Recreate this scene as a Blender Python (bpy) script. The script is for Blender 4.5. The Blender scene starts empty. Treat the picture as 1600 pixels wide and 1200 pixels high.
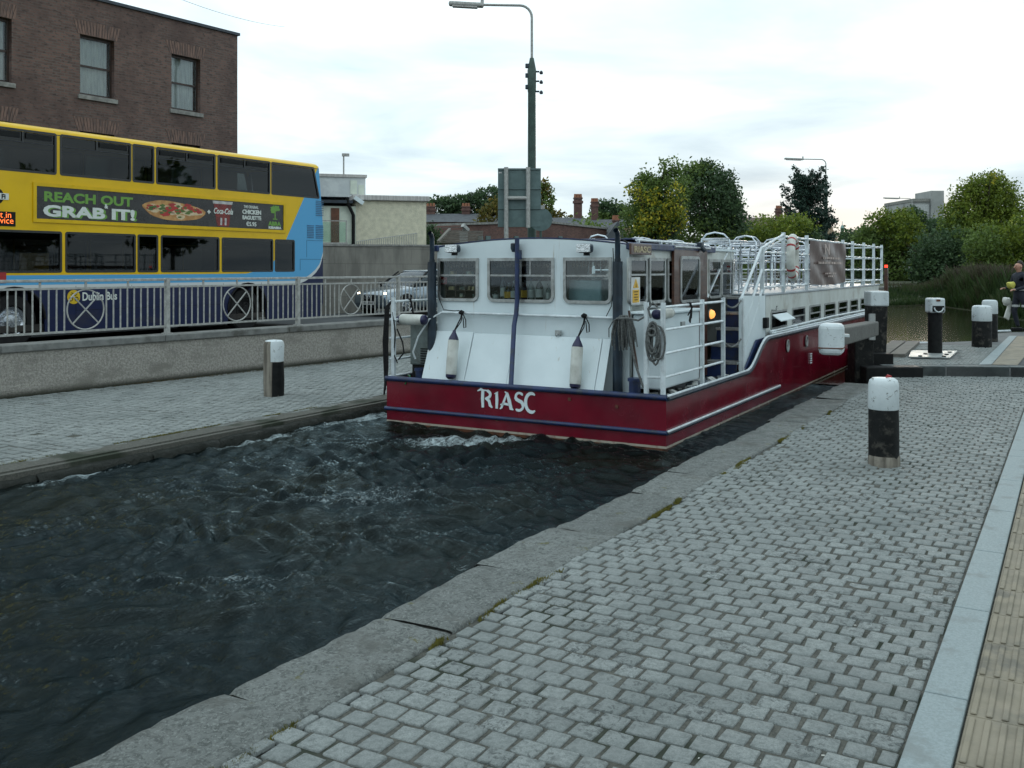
import bpy, bmesh, math, random
import numpy as np
from mathutils import Vector, Matrix
R = math.radians; PI = math.pi
random.seed(7); rng = np.random.default_rng(7)
SC = bpy.context.scene; COL = SC.collection
# ------------------------------------------------------------ camera
CAMH, F, HZ = 1.65, 1500.0, 419.0
cd = bpy.data.cameras.new('camera'); cam = bpy.data.objects.new('camera', cd); COL.objects.link(cam)
cam.location = (0, 0, CAMH); cam.rotation_euler = (R(90), 0, 0)
cd.sensor_width = 36; cd.lens = 36 * F / 1600; cd.shift_y = -(600 - HZ) / 1600
cd.clip_start = .1; cd.clip_end = 2000
SC.camera = cam
# ------------------------------------------------------------ sky and sun
SUN_AZ, SUN_EL = 19.0, 6.0            # low sun ahead, right of centre, behind cloud
GLOW_AZ = SUN_AZ                      # bright gap in the cloud at its foot
wd = bpy.data.worlds.new("World"); SC.world = wd; wd.use_nodes = True
nt = wd.node_tree; nt.nodes.clear(); N = nt.nodes.new; L = nt.links.new
def nd(t, **k):
    n = N(t)
    for a, b in k.items(): setattr(n, a, b)
    return n
def mth(op, a, b=None, c=None, cl=False):
    n = nd('ShaderNodeMath', operation=op, use_clamp=cl)
    for i, v in enumerate((a, b, c)):
        if v is None: continue
        if isinstance(v, (int, float)): n.inputs[i].default_value = v
        else: L(v, n.inputs[i])
    return n.outputs[0]
def mixc(f, a, b, bt='MIX'):
    n = nd('ShaderNodeMix', data_type='RGBA', blend_type=bt)
    for k, v in ((0, f), (6, a), (7, b)):
        if isinstance(v, (int, float)): n.inputs[k].default_value = v
        elif isinstance(v, tuple): n.inputs[k].default_value = (*v[:3], 1)
        else: L(v, n.inputs[k])
    return n.outputs[2]
out = N('ShaderNodeOutputWorld'); bg = N('ShaderNodeBackground')
sky = nd('ShaderNodeTexSky', sky_type='NISHITA'); sky.sun_disc = False
sky.sun_elevation = R(SUN_EL); sky.sun_rotation = R(SUN_AZ); sky.air_density = 1.4; sky.dust_density = 3.0
tc = N('ShaderNodeTexCoord'); sx = N('ShaderNodeSeparateXYZ'); L(tc.outputs['Generated'], sx.inputs[0])
zc = mth('MAXIMUM', sx.outputs[2], 0.0)
zz = mth('ADD', zc, .10)
cv = N('ShaderNodeCombineXYZ'); L(mth('DIVIDE', sx.outputs[0], zz), cv.inputs[0]); L(mth('DIVIDE', sx.outputs[1], zz), cv.inputs[1])
n1 = N('ShaderNodeTexNoise'); n1.inputs['Scale'].default_value = .75; n1.inputs['Detail'].default_value = 7; n1.inputs['Roughness'].default_value = .52; n1.inputs['Distortion'].default_value = .35
L(cv.outputs[0], n1.inputs['Vector'])
cr = N('ShaderNodeValToRGB'); L(n1.outputs[0], cr.inputs[0])
e = cr.color_ramp.elements; e[0].position = .34; e[0].color = (.70, .83, .91, 1); e[1].position = .58; e[1].color = (1.15, 1.25, 1.26, 1)
m = cr.color_ramp.elements.new(.485); m.color = (.94, 1.05, 1.09, 1)
# brighter cloud high up, greyer band low, warm glow at the sun's foot
hi = nd('ShaderNodeMapRange', interpolation_type='SMOOTHSTEP'); L(zc, hi.inputs[0]); hi.inputs[1].default_value = .02; hi.inputs[2].default_value = .26; hi.inputs[3].default_value = .84; hi.inputs[4].default_value = 1.12
cloud = mixc(1.0, cr.outputs[0], (1, 1, 1), 'MULTIPLY')
cloud = mixc(1.0, cloud, (.95, 1.005, 1.03), 'MULTIPLY')
sc_ = N('ShaderNodeVectorMath'); sc_.operation = 'SCALE'; L(cloud, sc_.inputs[0]); L(hi.outputs[0], sc_.inputs[3])
dt = N('ShaderNodeVectorMath'); dt.operation = 'DOT_PRODUCT'; L(tc.outputs['Generated'], dt.inputs[0])
dt.inputs[1].default_value = (math.sin(R(GLOW_AZ)) , math.cos(R(GLOW_AZ)), .03)
g = nd('ShaderNodeMapRange', interpolation_type='SMOOTHSTEP'); L(dt.outputs['Value'], g.inputs[0]); g.inputs[1].default_value = .986; g.inputs[2].default_value = .9998
lo = nd('ShaderNodeMapRange', interpolation_type='SMOOTHSTEP'); L(zc, lo.inputs[0]); lo.inputs[1].default_value = .0; lo.inputs[2].default_value = .11; lo.inputs[3].default_value = 1; lo.inputs[4].default_value = 0
gl = mth('MULTIPLY', g.outputs[0], lo.outputs[0])
c2 = mixc(gl, sc_.outputs[0], (1.22, 1.08, .92))
nsc = N('ShaderNodeVectorMath'); nsc.operation = 'SCALE'; L(sky.outputs[0], nsc.inputs[0]); nsc.inputs[3].default_value = .05
fc = mixc(.975, nsc.outputs[0], c2)
L(fc, bg.inputs[0]); bg.inputs[1].default_value = 1.0; L(bg.outputs[0], out.inputs[0])
sd = bpy.data.lights.new('sun', 'SUN'); sd.energy = .5; sd.angle = R(14); sd.color = (1, .84, .68)
so = bpy.data.objects.new('sun', sd); COL.objects.link(so)
sv = Vector((math.sin(R(SUN_AZ)) * math.cos(R(SUN_EL)), math.cos(R(SUN_AZ)) * math.cos(R(SUN_EL)), math.sin(R(SUN_EL))))
so.rotation_euler = sv.to_track_quat('Z', 'Y').to_euler(); so.location = (20, 60, 20)
SC.view_settings.view_transform = 'Standard'; SC.view_settings.look = 'None'; SC.view_settings.exposure = .03; SC.view_settings.gamma = 1
SC.cycles.max_bounces = 6; SC.cycles.transparent_max_bounces = 16; SC.cycles.glossy_bounces = 4; SC.cycles.transmission_bounces = 4; SC.cycles.diffuse_bounces = 3
SC.cycles.caustics_reflective = False; SC.cycles.caustics_refractive = False
# ------------------------------------------------------------ frames: photo pixel -> point on a plane of the place
class Frame:
    def __init__(s, ox, oy, ang, oz=0): s.o = Vector((ox, oy, oz)); s.a = ang; s.c = math.cos(ang); s.s = math.sin(ang)
    def ray(s, px, py):
        d = Vector(((px - 800) / F, 1, -(py - HZ) / F)); q = Vector((0, 0, CAMH)) - s.o
        r = lambda v: Vector((v.x * s.c + v.y * s.s, -v.x * s.s + v.y * s.c, v.z))
        return r(q), r(d)
    def hy(s, px, py, y):       # -> (x, z) on local plane y
        q, d = s.ray(px, py); t = (y - q.y) / d.y; p = q + d * t; return p.x, p.z
    def hx(s, px, py, x):       # -> (y, z)
        q, d = s.ray(px, py); t = (x - q.x) / d.x; p = q + d * t; return p.y, p.z
    def hz(s, px, py, z):       # -> (x, y)
        q, d = s.ray(px, py); t = (z - q.z) / d.z; p = q + d * t; return p.x, p.y
    def w(s, x, y, z=0): return Vector((s.o.x + x * s.c - y * s.s, s.o.y + x * s.s + y * s.c, s.o.z + z))
LOCK = Frame(-2.798, 0, PI / 2 - .5303)       # x along the lock, y towards the road (minus = right quay)
BOAT = Frame(1.505, 9.373, PI / 2 - .5214)    # x towards the bow, y from starboard side to port
BUSF = Frame(-4.97, 25.24, math.atan2(-.859, -.512), .15)   # x towards the front, y towards the canal
WALLF = Frame(-6.44, 12.07, math.atan2(.827, .562))         # roadside parapet, x along it
def gnd(px, py, z=0): D = F * (CAMH - z) / (py - HZ); return Vector(((px - 800) / F * D, D, z))
def atD(px, py, D): return Vector(((px - 800) / F * D, D, CAMH - (py - HZ) / F * D))
# ------------------------------------------------------------ materials
def mat(name):
    global nt, N, L
    m = bpy.data.materials.new(name); m.use_nodes = True; nt = m.node_tree; nt.nodes.clear(); N = nt.nodes.new; L = nt.links.new
    return m
def noise(scale, detail=4, rough=.55, vec=None, dist=0, st=None):
    n = N('ShaderNodeTexNoise'); n.inputs['Scale'].default_value = scale; n.inputs['Detail'].default_value = detail
    n.inputs['Roughness'].default_value = rough; n.inputs['Distortion'].default_value = dist
    if vec is None:
        t = N('ShaderNodeTexCoord'); vec = t.outputs['Object']
    if st:
        mp = N('ShaderNodeMapping'); mp.inputs['Scale'].default_value = st; L(vec, mp.inputs[0]); vec = mp.outputs[0]
    L(vec, n.inputs['Vector']); return n.outputs[0]
def ramp(f, stops):
    r = N('ShaderNodeValToRGB'); L(f, r.inputs[0]); el = r.color_ramp.elements
    while len(el) < len(stops): el.new(.5)
    for k, (p, c) in enumerate(stops): el[k].position = p; el[k].color = (*c, 1) if isinstance(c, tuple) else (c, c, c, 1)
    return r.outputs[0]
def mrange(v, a, b, c=0, d=1, smooth=True):
    n = nd('ShaderNodeMapRange', interpolation_type='SMOOTHSTEP' if smooth else 'LINEAR'); L(v, n.inputs[0])
    for k, x in enumerate((a, b, c, d)): n.inputs[k + 1].default_value = x
    return n.outputs[0]
def objc():
    t = N('ShaderNodeTexCoord'); s = N('ShaderNodeSeparateXYZ'); L(t.outputs['Object'], s.inputs[0]); return s.outputs
def bump(h, strength=.3, dist=.01, nrm=None):
    b = N('ShaderNodeBump'); b.inputs['Strength'].default_value = strength; b.inputs['Distance'].default_value = dist; L(h, b.inputs['Height'])
    if nrm: L(nrm, b.inputs['Normal'])
    return b.outputs[0]
def attr(name):
    a = N('ShaderNodeAttribute'); a.attribute_name = name; return a.outputs['Fac']
def principled(col, rough=.6, metal=0, spec=.5, nrm=None, coat=0, em=None, ems=0, alpha=None):
    p = N('ShaderNodeBsdfPrincipled')
    for k, v in (('Base Color', col), ('Roughness', rough), ('Metallic', metal), ('Specular IOR Level', spec), ('Coat Weight', coat), ('Emission Color', em), ('Emission Strength', ems), ('Alpha', alpha)):
        if v is None: continue
        if isinstance(v, tuple): p.inputs[k].default_value = (*v[:3], 1)
        elif isinstance(v, (int, float)): p.inputs[k].default_value = v
        else: L(v, p.inputs[k])
    if nrm: L(nrm, p.inputs['Normal'])
    o = N('ShaderNodeOutputMaterial'); L(p.outputs[0], o.inputs[0]); return p
def surf(name, c1, c2=None, scale=6, rough=.6, bmp=0, bs=60, metal=0, spec=.5, lo=.35, hi=.65, c3=None, s3=2, coat=0, bd=.01, st=None):
    m = mat(name); c2 = c2 or tuple(x * .8 for x in c1)
    col = mixc(mrange(noise(scale, 6, .6, st=st), lo, hi), c1, c2)
    if c3: col = mixc(mrange(noise(s3, 6, .65), .52, .66), col, c3)
    r = mrange(noise(scale * 1.7, 4), .3, .7, max(rough - .08, .02), rough + .08)
    principled(col, r, metal, spec, bump(noise(bs, 5, .65), bmp, bd) if bmp else None, coat)
    return m
M = {}
M['white'] = surf('white paint', (.66, .76, .80), (.60, .69, .73), 2, .38, .08, 18, spec=.5)
m = mat('boat white paint'); M['white'] = m
c = mixc(mrange(noise(2, 5), .35, .65), (.68, .77, .80), (.62, .71, .74)); c = mixc(mth('MULTIPLY', mrange(noise(10, 5, .6, st=(2.2, 2.2, .12)), .62, .72), mrange(noise(1.6, 3), .45, .6)), c, (.42, .40, .34))
c = mixc(mrange(noise(30, 5, .8), .68, .72, 0, .7), c, (.30, .20, .13)); principled(c, .4, 0, .45, bump(noise(3.5, 4), .15, .02))
M['white2'] = surf('white rail paint', (.66, .73, .76), (.50, .55, .57), 9, .35, .05, 30)
M['cream'] = surf('cabin side paint', (.58, .62, .60), (.50, .53, .50), 4, .4, .05, 20, c3=(.42, .42, .38), s3=3, st=(1, 1, .5))
M['sill'] = surf('aluminium window frame', (.42, .44, .44), (.28, .29, .28), 12, .35, .1, 60, metal=.4)
M['navy'] = surf('dark blue paint', (.017, .035, .11), (.010, .020, .06), 7, .38, .1, 40, c3=(.03, .04, .06), s3=14)
M['slate'] = surf('blue grey pipe paint', (.018, .035, .055), (.01, .018, .028), 7, .42, .1, 40)
M['black'] = surf('black paint', (.005, .006, .0065), (.010, .011, .011), 10, .6, .25, 40, spec=.2)
M['rubber'] = surf('black rubber', (.009, .009, .010), (.014, .014, .014), 10, .75, .1, 50, spec=.2)
M['alu'] = surf('brushed aluminium', (.62, .66, .70), (.45, .48, .52), 12, .25, .05, 80, metal=.9)
M['galv'] = surf('galvanised steel', (.38, .385, .37), (.27, .275, .26), 14, .55, .12, 60, metal=.15, c3=(.44, .45, .43), s3=20)
M['wood'] = surf('varnished brown wood', (.085, .035, .02), (.045, .018, .012), 4, .35, .1, 40, st=(1, 1, 9), coat=.2)
M['plank'] = surf('weathered timber', (.20, .19, .165), (.10, .095, .085), 3, .8, .5, 40, st=(1.5, 14, 14), bd=.004)
M['fwhite'] = surf('fender vinyl', (.62, .64, .60), (.45, .46, .42), 6, .45, .05, 30)
M['fnavy'] = surf('fender end vinyl', (.014, .014, .07), (.01, .01, .04), 6, .4)
M['rope'] = surf('grey rope', (.16, .17, .165), (.07, .075, .075), 60, .85, .6, 160)
M['brope'] = surf('black rope', (.009, .009, .011), (.018, .018, .018), 60, .8, .5, 160, spec=.2)
M['boxgrey'] = surf('grey green metal casing', (.17, .21, .205), (.11, .135, .13), 5, .45, .08, 30, c3=(.10, .11, .10), s3=8)
M['yellow'] = surf('yellow sticker', (.62, .36, .02), (.5, .28, .02), 5, .5)
M['paper'] = surf('white sticker', (.6, .62, .6), (.5, .5, .5), 5, .5)
M['red'] = surf('red paint', (.35, .02, .02), (.28, .015, .015), 5, .4)
M['concrete'] = surf('concrete', (.20, .20, .185), (.13, .13, .12), 5, .85, .5, 60, c3=(.09, .09, .08), s3=1.5)
M['capstone'] = surf('parapet cap', (.20, .205, .195), (.13, .135, .13), 5, .85, .5, 50, c3=(.07, .07, .06), s3=1.7)
M['dark'] = surf('dark interior', (.016, .014, .013), (.03, .026, .022), 3, .8)
M['ldark'] = surf('brown interior', (.12, .075, .05), (.07, .045, .03), 3, .7)
M['green'] = surf('green lamp post paint', (.045, .085, .07), (.03, .055, .046), 6, .5, .1, 40)
M['signback'] = surf('grey green sign back', (.10, .155, .155), (.075, .12, .12), 4, .5, .05, 30)
M['roofslate'] = surf('roof slate', (.075, .085, .095), (.05, .055, .062), 2, .8, .3, 20)
M['tank'] = surf('grey render', (.62, .66, .66), (.50, .54, .55), 2.5, .8, .1, 20)
M['skin'] = surf('skin', (.48, .27, .19), (.42, .22, .16), 10, .5)
M['hair'] = surf('dark hair', (.02, .014, .01), (.03, .02, .015), 30, .6, .3, 80)
M['uniform'] = surf('dark navy cloth', (.012, .015, .026), (.02, .024, .036), 12, .85, .3, 50)
M['hivis'] = surf('yellow fabric', (.50, .48, .10), (.5, .48, .08), 12, .7)
M['reflect'] = surf('pale reflective tape', (.55, .58, .58), (.4, .42, .42), 12, .5)
M['trunk'] = surf('tree bark', (.07, .055, .04), (.035, .03, .022), 8, .9, .6, 20, st=(1, 1, .3))
M['plasterend'] = surf('tan render', (.42, .30, .20), (.34, .25, .17), 3, .85)
def m_glass(name, tint=(.5, .55, .55), r=.03, ior=1.36):
    m = mat(name); f = N('ShaderNodeFresnel'); f.inputs[0].default_value = ior
    t = N('ShaderNodeBsdfTransparent'); t.inputs[0].default_value = (*tint, 1)
    gz = N('ShaderNodeBsdfGlossy'); gz.inputs[1].default_value = r; gz.inputs[0].default_value = (.95, .97, 1, 1)
    mx = N('ShaderNodeMixShader'); L(mth('ADD', f.outputs[0], .015, cl=True), mx.inputs[0]); L(t.outputs[0], mx.inputs[1]); L(gz.outputs[0], mx.inputs[2])
    o = N('ShaderNodeOutputMaterial'); L(mx.outputs[0], o.inputs[0]); return m
M['glass'] = m_glass('window glass', (.85, .90, .90))
M['tglass'] = m_glass('tinted bus glass', (.42, .45, .45), .02, 1.22)
M['bottle'] = m_glass('bottle glass', (.12, .22, .10), .02)
M['bottle2'] = m_glass('brown bottle glass', (.35, .14, .04), .02)
M['bottle3'] = m_glass('clear bottle glass', (.75, .8, .78), .02)
def m_em(name, col, s):
    m = mat(name); principled(col, .4, em=col, ems=s); return m
M['lampwarm'] = m_em('warm lamp', (1, .42, .10), 1.3)
M['headlamp'] = m_em('lit headlamp', (1, .86, .62), 14)
M['led'] = m_em('orange display dots', (1, .18, .03), 1.6)
M['redlamp'] = m_em('red light', (1, .04, .02), 3)
M['lens'] = surf('lamp reflector', (.75, .78, .8), (.55, .58, .6), 30, .15, .4, 60, metal=.9)
# hull paint: crimson, pale boot line, stained bottom
m = mat('crimson hull paint'); M['hull'] = m; o = objc(); z = o[2]
base = mixc(mrange(noise(2.2, 5), .35, .7), (.165, .004, .017), (.115, .004, .014))
base = mixc(mth('MULTIPLY', mrange(noise(9, 6, .7, st=(.5, .5, 3)), .60, .70), mrange(z, .2, -.1, .15, .75)), base, (.06, .03, .025))
low = mixc(mrange(noise(7, 5, st=(1, 1, .3)), .4, .65), (.12, .05, .028), (.04, .02, .014))
c = mixc(mrange(z, -.112, -.108), low, base)
line = mth('MULTIPLY', mrange(z, -.118, -.114), mrange(z, -.091, -.095))
c = mixc(mth('MULTIPLY', line, mrange(noise(14, 4), .3, .5, .55, .95)), c, (.42, .38, .31))
principled(c, mrange(noise(3, 4), .3, .7, .16, .28), 0, .5, bump(noise(1.3, 3), .12, .03), .25)
# setts
m = mat('granite setts'); M['sett'] = m; a = attr('tone')
spk = noise(190, 3, .7); big = noise(1.1, 4, .6)
c = mixc(a, (.245, .265, .258), (.33, .355, .345))
c = mixc(mrange(spk, .35, .7), c, (.14, .16, .157), 'MIX'); c = mixc(.6, mixc(a, (.25, .27, .263), (.335, .36, .35)), c)
c = mixc(mrange(noise(38, 5, .75), .42, .66, 0, .7), c, (.15, .17, .165))
st_ = mth('MULTIPLY', mrange(noise(30, 6, .8, dist=.8), .515, .575), mrange(noise(2.3, 3), .48, .60, .15, .9))
c = mixc(st_, c, (.075, .085, .083))
c = mixc(mrange(big, .50, .68, 0, .55), c, (.14, .16, .155))
principled(c, .72, 0, .35, bump(noise(110, 5, .75), .9, .008, bump(noise(26, 4, .6), .7, .012)))
m = mat('jointing grit'); M['joint'] = m
c = mixc(mrange(noise(60, 5, .7), .35, .65), (.125, .124, .108), (.07, .071, .064)); c = mixc(mrange(noise(1.7, 4), .52, .66), c, (.035, .042, .03))
principled(c, .95, 0, .2, bump(noise(180, 4, .7), .8, .006))
m = mat('coping granite'); M['coping'] = m; a = attr('tone')
c = mixc(a, (.125, .137, .130), (.18, .195, .185)); c = mixc(mrange(noise(24, 6, .8, dist=1.2), .495, .555, 0, .85), c, (.065, .073, .068)); c = mixc(mrange(noise(70, 3, .7), .55, .63, 0, .7), c, (.27, .29, .275))
c = mixc(mrange(noise(2.6, 7, .7), .50, .66), c, (.095, .10, .09)); c = mixc(mrange(noise(5.5, 6, .75), .62, .66), c, (.10, .10, .04))
wet = mrange(mth('ADD', objc()[2], mth('MULTIPLY', noise(7, 4), .03)), .0, -.035); c = mixc(wet, c, (.013, .016, .012))
principled(c, mrange(noise(8, 4), .35, .65, .45, .75), 0, .4, bump(noise(60, 6, .75), 1, .012, bump(noise(9, 5), .9, .04)))
M['kerb'] = surf('kerb granite', (.25, .30, .31), (.20, .245, .25), 90, .7, .3, 160, c3=(.18, .21, .21), s3=4, bd=.004)
M['tactile'] = surf('buff tactile paving', (.235, .205, .15), (.175, .155, .115), 5, .75, .35, 130, c3=(.13, .12, .095), s3=3, bd=.004)
M['asphalt'] = surf('asphalt', (.055, .062, .066), (.042, .047, .05), 40, .85, .5, 200, c3=(.075, .08, .082), s3=1.2)
M['path'] = surf('footway concrete', (.13, .14, .14), (.095, .10, .10), 6, .85, .4, 120)
M['earth'] = surf('earth and grass', (.03, .045, .015), (.045, .045, .02), 1.2, .95, .6, 20)
M['grit'] = surf('litter chips', (.6, .6, .56), (.5, .5, .45), 5, .7)
M['moss'] = surf('yellow moss', (.16, .14, .02), (.10, .10, .02), 20, .95, .6, 100)
M['steel'] = surf('worn steel plate', (.42, .45, .44), (.30, .32, .31), 8, .45, .2, 60, metal=.5)
# roughcast parapet
m = mat('roughcast render'); M['roughcast'] = m
c = mixc(mrange(noise(30, 6, .75), .35, .65), (.50, .475, .43), (.27, .26, .235))
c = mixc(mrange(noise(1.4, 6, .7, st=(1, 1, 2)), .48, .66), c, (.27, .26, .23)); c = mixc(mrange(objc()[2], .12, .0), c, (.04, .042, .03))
principled(c, .95, 0, .2, bump(noise(55, 5, .75), 1, .03))
m = mat('stained concrete wall'); M['greywall'] = m
c = mixc(mrange(noise(1.2, 6, .65, st=(1, 1, .35)), .38, .65), (.24, .232, .205), (.15, .145, .13))
bt = N('ShaderNodeTexBrick'); t = N('ShaderNodeTexCoord'); mp = N('ShaderNodeMapping'); mp.inputs['Rotation'].default_value = (R(90), 0, 0); L(t.outputs['Object'], mp.inputs[0]); L(mp.outputs[0], bt.inputs[0])
bt.inputs['Scale'].default_value = 1; bt.inputs['Brick Width'].default_value = 1.1; bt.inputs['Row Height'].default_value = .55; bt.inputs['Mortar Size'].default_value = .012
c = mixc(mth('MULTIPLY', bt.outputs['Fac'], .35), c, (.06, .06, .05))
principled(c, .9, 0, .25, bump(noise(30, 5, .7), .6, .02))
M['pebble'] = surf('cream pebbledash', (.70, .67, .52), (.54, .52, .40), 5, .95, .9, 26, bd=.03, lo=.3, hi=.7, st=(1, 1, 1))
M['greenwhite'] = surf('pale green render', (.66, .72, .62), (.56, .62, .54), 3, .9, .2, 40)
def m_brick(name, c1, c2, mort, w=.225, h=.075):
    m = mat(name); t = N('ShaderNodeTexCoord'); mp = N('ShaderNodeMapping'); mp.inputs['Rotation'].default_value = (R(90), 0, 0); L(t.outputs['Object'], mp.inputs[0])
    b = N('ShaderNodeTexBrick'); L(mp.outputs[0], b.inputs[0]); b.inputs['Scale'].default_value = 1; b.inputs['Brick Width'].default_value = w; b.inputs['Row Height'].default_value = h
    b.inputs['Mortar Size'].default_value = .009; b.inputs['Bias'].default_value = -.1
    b.inputs['Color1'].default_value = (*c1, 1); b.inputs['Color2'].default_value = (*c2, 1); b.inputs['Mortar'].default_value = (*mort, 1)
    c = mixc(mrange(noise(.6, 6, .65), .42, .64, 0, .75), b.outputs['Color'], (c1[0] * .5, c1[1] * .55, c1[2] * .6))
    c = mixc(mrange(noise(7, 3, .6, vec=mp.outputs[0], st=(1, 2.2, 1)), .56, .64, 0, .6), c, (.035, .03, .03))
    principled(c, .9, 0, .25, bump(b.outputs['Fac'], -.5, .01)); return m
M['brick'] = m_brick('weathered brown brick', (.165, .102, .085), (.10, .068, .060), (.125, .115, .105))
M['brickf'] = m_brick('far red brick', (.17, .09, .074), (.11, .062, .052), (.13, .10, .09))
M['arch'] = surf('brick arch', (.20, .125, .10), (.08, .06, .055), 26, .9, .4, 30, st=(1, 1, .12))
M['sash'] = surf('dark brown sash paint', (.035, .018, .012), (.02, .012, .01), 5, .5)
M['stone'] = surf('stone sill', (.26, .26, .24), (.16, .16, .15), 6, .85, .3, 40)
M['curtain'] = surf('net curtain', (.52, .51, .49), (.38, .37, .36), 3, .9, st=(6, 6, .6))
# ------------------------------------------------------------ mesh building
class MB:
    def __init__(s): s.v = []; s.f = []
    def add(s, vs, fs):
        n = len(s.v); s.v += [tuple(x) for x in vs]; s.f += [tuple(i + n for i in f) for f in fs]; return s
    def box(s, c, d, rz=0, tilt=None):
        x, y, z = d[0] / 2, d[1] / 2, d[2] / 2
        vs = [Vector((i * x, j * y, k * z)) for k in (-1, 1) for j in (-1, 1) for i in (-1, 1)]
        mt = Matrix.Rotation(rz, 3, 'Z')
        if tilt: mt = mt @ Matrix.Rotation(tilt[1], 3, tilt[0])
        return s.add([mt @ v + Vector(c) for v in vs], [(0, 2, 3, 1), (4, 5, 7, 6), (0, 1, 5, 4), (2, 6, 7, 3), (0, 4, 6, 2), (1, 3, 7, 5)])
    def bb(s, x0, x1, y0, y1, z0, z1): return s.box(((x0 + x1) / 2, (y0 + y1) / 2, (z0 + z1) / 2), (x1 - x0, y1 - y0, z1 - z0))
    def bar(s, a, b, w, h=None, up=(0, 0, 1)):
        a = Vector(a); b = Vector(b); h = h or w; d = (b - a).normalized(); u = Vector(up)
        if abs(d.dot(u)) > .95: u = Vector((1, 0, 0))
        r = d.cross(u).normalized(); u = r.cross(d)
        vs = [p + r * (i * w / 2) + u * (j * h / 2) for p in (a, b) for i, j in ((-1, -1), (1, -1), (1, 1), (-1, 1))]
        return s.add(vs, [(0, 3, 2, 1), (4, 5, 6, 7), (0, 1, 5, 4), (1, 2, 6, 5), (2, 3, 7, 6), (3, 0, 4, 7)])
    def tube(s, pts, r, n=10, cap=True, closed=False):
        pts = [Vector(p) for p in pts]; k = len(pts); rs = r if isinstance(r, (list, tuple)) else [r] * k
        rings = []; pu = None
        for i, p in enumerate(pts):
            if closed: d = pts[(i + 1) % k] - pts[i - 1]
            else: d = pts[min(i + 1, k - 1)] - pts[max(i - 1, 0)]
            d.normalize()
            if pu is None: pu = Vector((0, 0, 1)) if abs(d.z) < .9 else Vector((1, 0, 0))
            a = d.cross(pu).normalized(); pu = a.cross(d).normalized()
            rings.append([p + (a * math.cos(2 * PI * j / n) + pu * math.sin(2 * PI * j / n)) * rs[i] for j in range(n)])
        vs = [q for g in rings for q in g]; fs = []
        for i in range(k if closed else k - 1):
            for j in range(n):
                i2 = (i + 1) % k; fs.append((i * n + j, i * n + (j + 1) % n, i2 * n + (j + 1) % n, i2 * n + j))
        if cap and not closed: fs += [tuple(range(n))[::-1], tuple((k - 1) * n + j for j in range(n))]
        return s.add(vs, fs)
    def lathe(s, prof, c=(0, 0, 0), n=20, axis='Z', wob=0):
        vs = []; fs = []; k = len(prof); c = Vector(c)
        for (r, h) in prof:
            for j in range(n):
                a = 2 * PI * j / n; rr = r * (1 + wob * (math.sin(3 * a + h * 9) + .6 * math.sin(7 * a + 1.3)))
                x, y = rr * math.cos(a), rr * math.sin(a)
                vs.append(c + (Vector((x, y, h)) if axis == 'Z' else Vector((h, x, y)) if axis == 'X' else Vector((x, h, y))))
        for i in range(k - 1):
            for j in range(n): fs.append((i * n + j, i * n + (j + 1) % n, (i + 1) * n + (j + 1) % n, (i + 1) * n + j))
        fs += [tuple(range(n))[::-1], tuple((k - 1) * n + j for j in range(n))]
        return s.add(vs, fs)
    def poly(s, pts): return s.add(pts, [tuple(range(len(pts)))])
    def prism(s, pts, off):
        k = len(pts); off = Vector(off); a = [Vector(p) for p in pts]
        return s.add(a + [p + off for p in a], [tuple(range(k))[::-1], tuple(range(k, 2 * k))] + [(i, (i + 1) % k, k + (i + 1) % k, k + i) for i in range(k)])
    def build(s, name, m, parent=None, bev=0, smooth=False, seg=2):
        me = bpy.data.meshes.new(name); me.from_pydata(s.v, [], s.f)
        for q in (m if isinstance(m, (list, tuple)) else [m]): me.materials.append(q)
        me.update()
        bm = bmesh.new(); bm.from_mesh(me); bmesh.ops.recalc_face_normals(bm, faces=bm.faces); bm.to_mesh(me); bm.free()
        if smooth: me.shade_smooth(); me.set_sharp_from_angle(angle=R(40))
        o = bpy.data.objects.new(name, me); COL.objects.link(o); o.parent = parent
        if bev:
            b = o.modifiers.new('bevel', 'BEVEL'); b.width = bev; b.segments = seg; b.limit_method = 'ANGLE'; b.angle_limit = R(35)
        return o
def tag(o, label=None, cat=None, group=None, kind=None):
    if label: o['label'] = label
    if cat: o['category'] = cat
    if group: o['group'] = group
    if kind: o['kind'] = kind
    return o
def empty(name, loc, rz, label, cat, group=None):
    o = bpy.data.objects.new(name, None); COL.objects.link(o); o.location = loc; o.rotation_euler = (0, 0, rz); o.empty_display_size = .2
    return tag(o, label, cat, group)
def in_frame(o, fr): o.location = fr.o; o.rotation_euler = (0, 0, fr.a); return o
def copy_tree(o, parent=None, mark=None):
    c = o.copy(); COL.objects.link(c); c.parent = parent
    for ch in [q for q in o.children]: copy_tree(ch, c)
    return c
def mesh_np(name, V, Fq, m, attrs=None, parent=None, smooth=False):
    me = bpy.data.meshes.new(name); V = np.asarray(V, np.float32); Fq = np.asarray(Fq, np.int32)
    me.vertices.add(len(V)); me.vertices.foreach_set('co', V.ravel())
    k = Fq.shape[1]; me.loops.add(Fq.size); me.loops.foreach_set('vertex_index', Fq.ravel())
    me.polygons.add(len(Fq)); me.polygons.foreach_set('loop_start', np.arange(0, Fq.size, k, dtype=np.int32)); me.polygons.foreach_set('loop_total', np.full(len(Fq), k, np.int32))
    if smooth: me.polygons.foreach_set('use_smooth', np.ones(len(Fq), bool))
    me.update(calc_edges=True); me.validate()
    for n, a in (attrs or {}).items():
        at = me.attributes.new(n, 'FLOAT', 'POINT'); at.data.foreach_set('value', np.asarray(a, np.float32))
    me.materials.append(m); o = bpy.data.objects.new(name, me); COL.objects.link(o); o.parent = parent; return o
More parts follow.
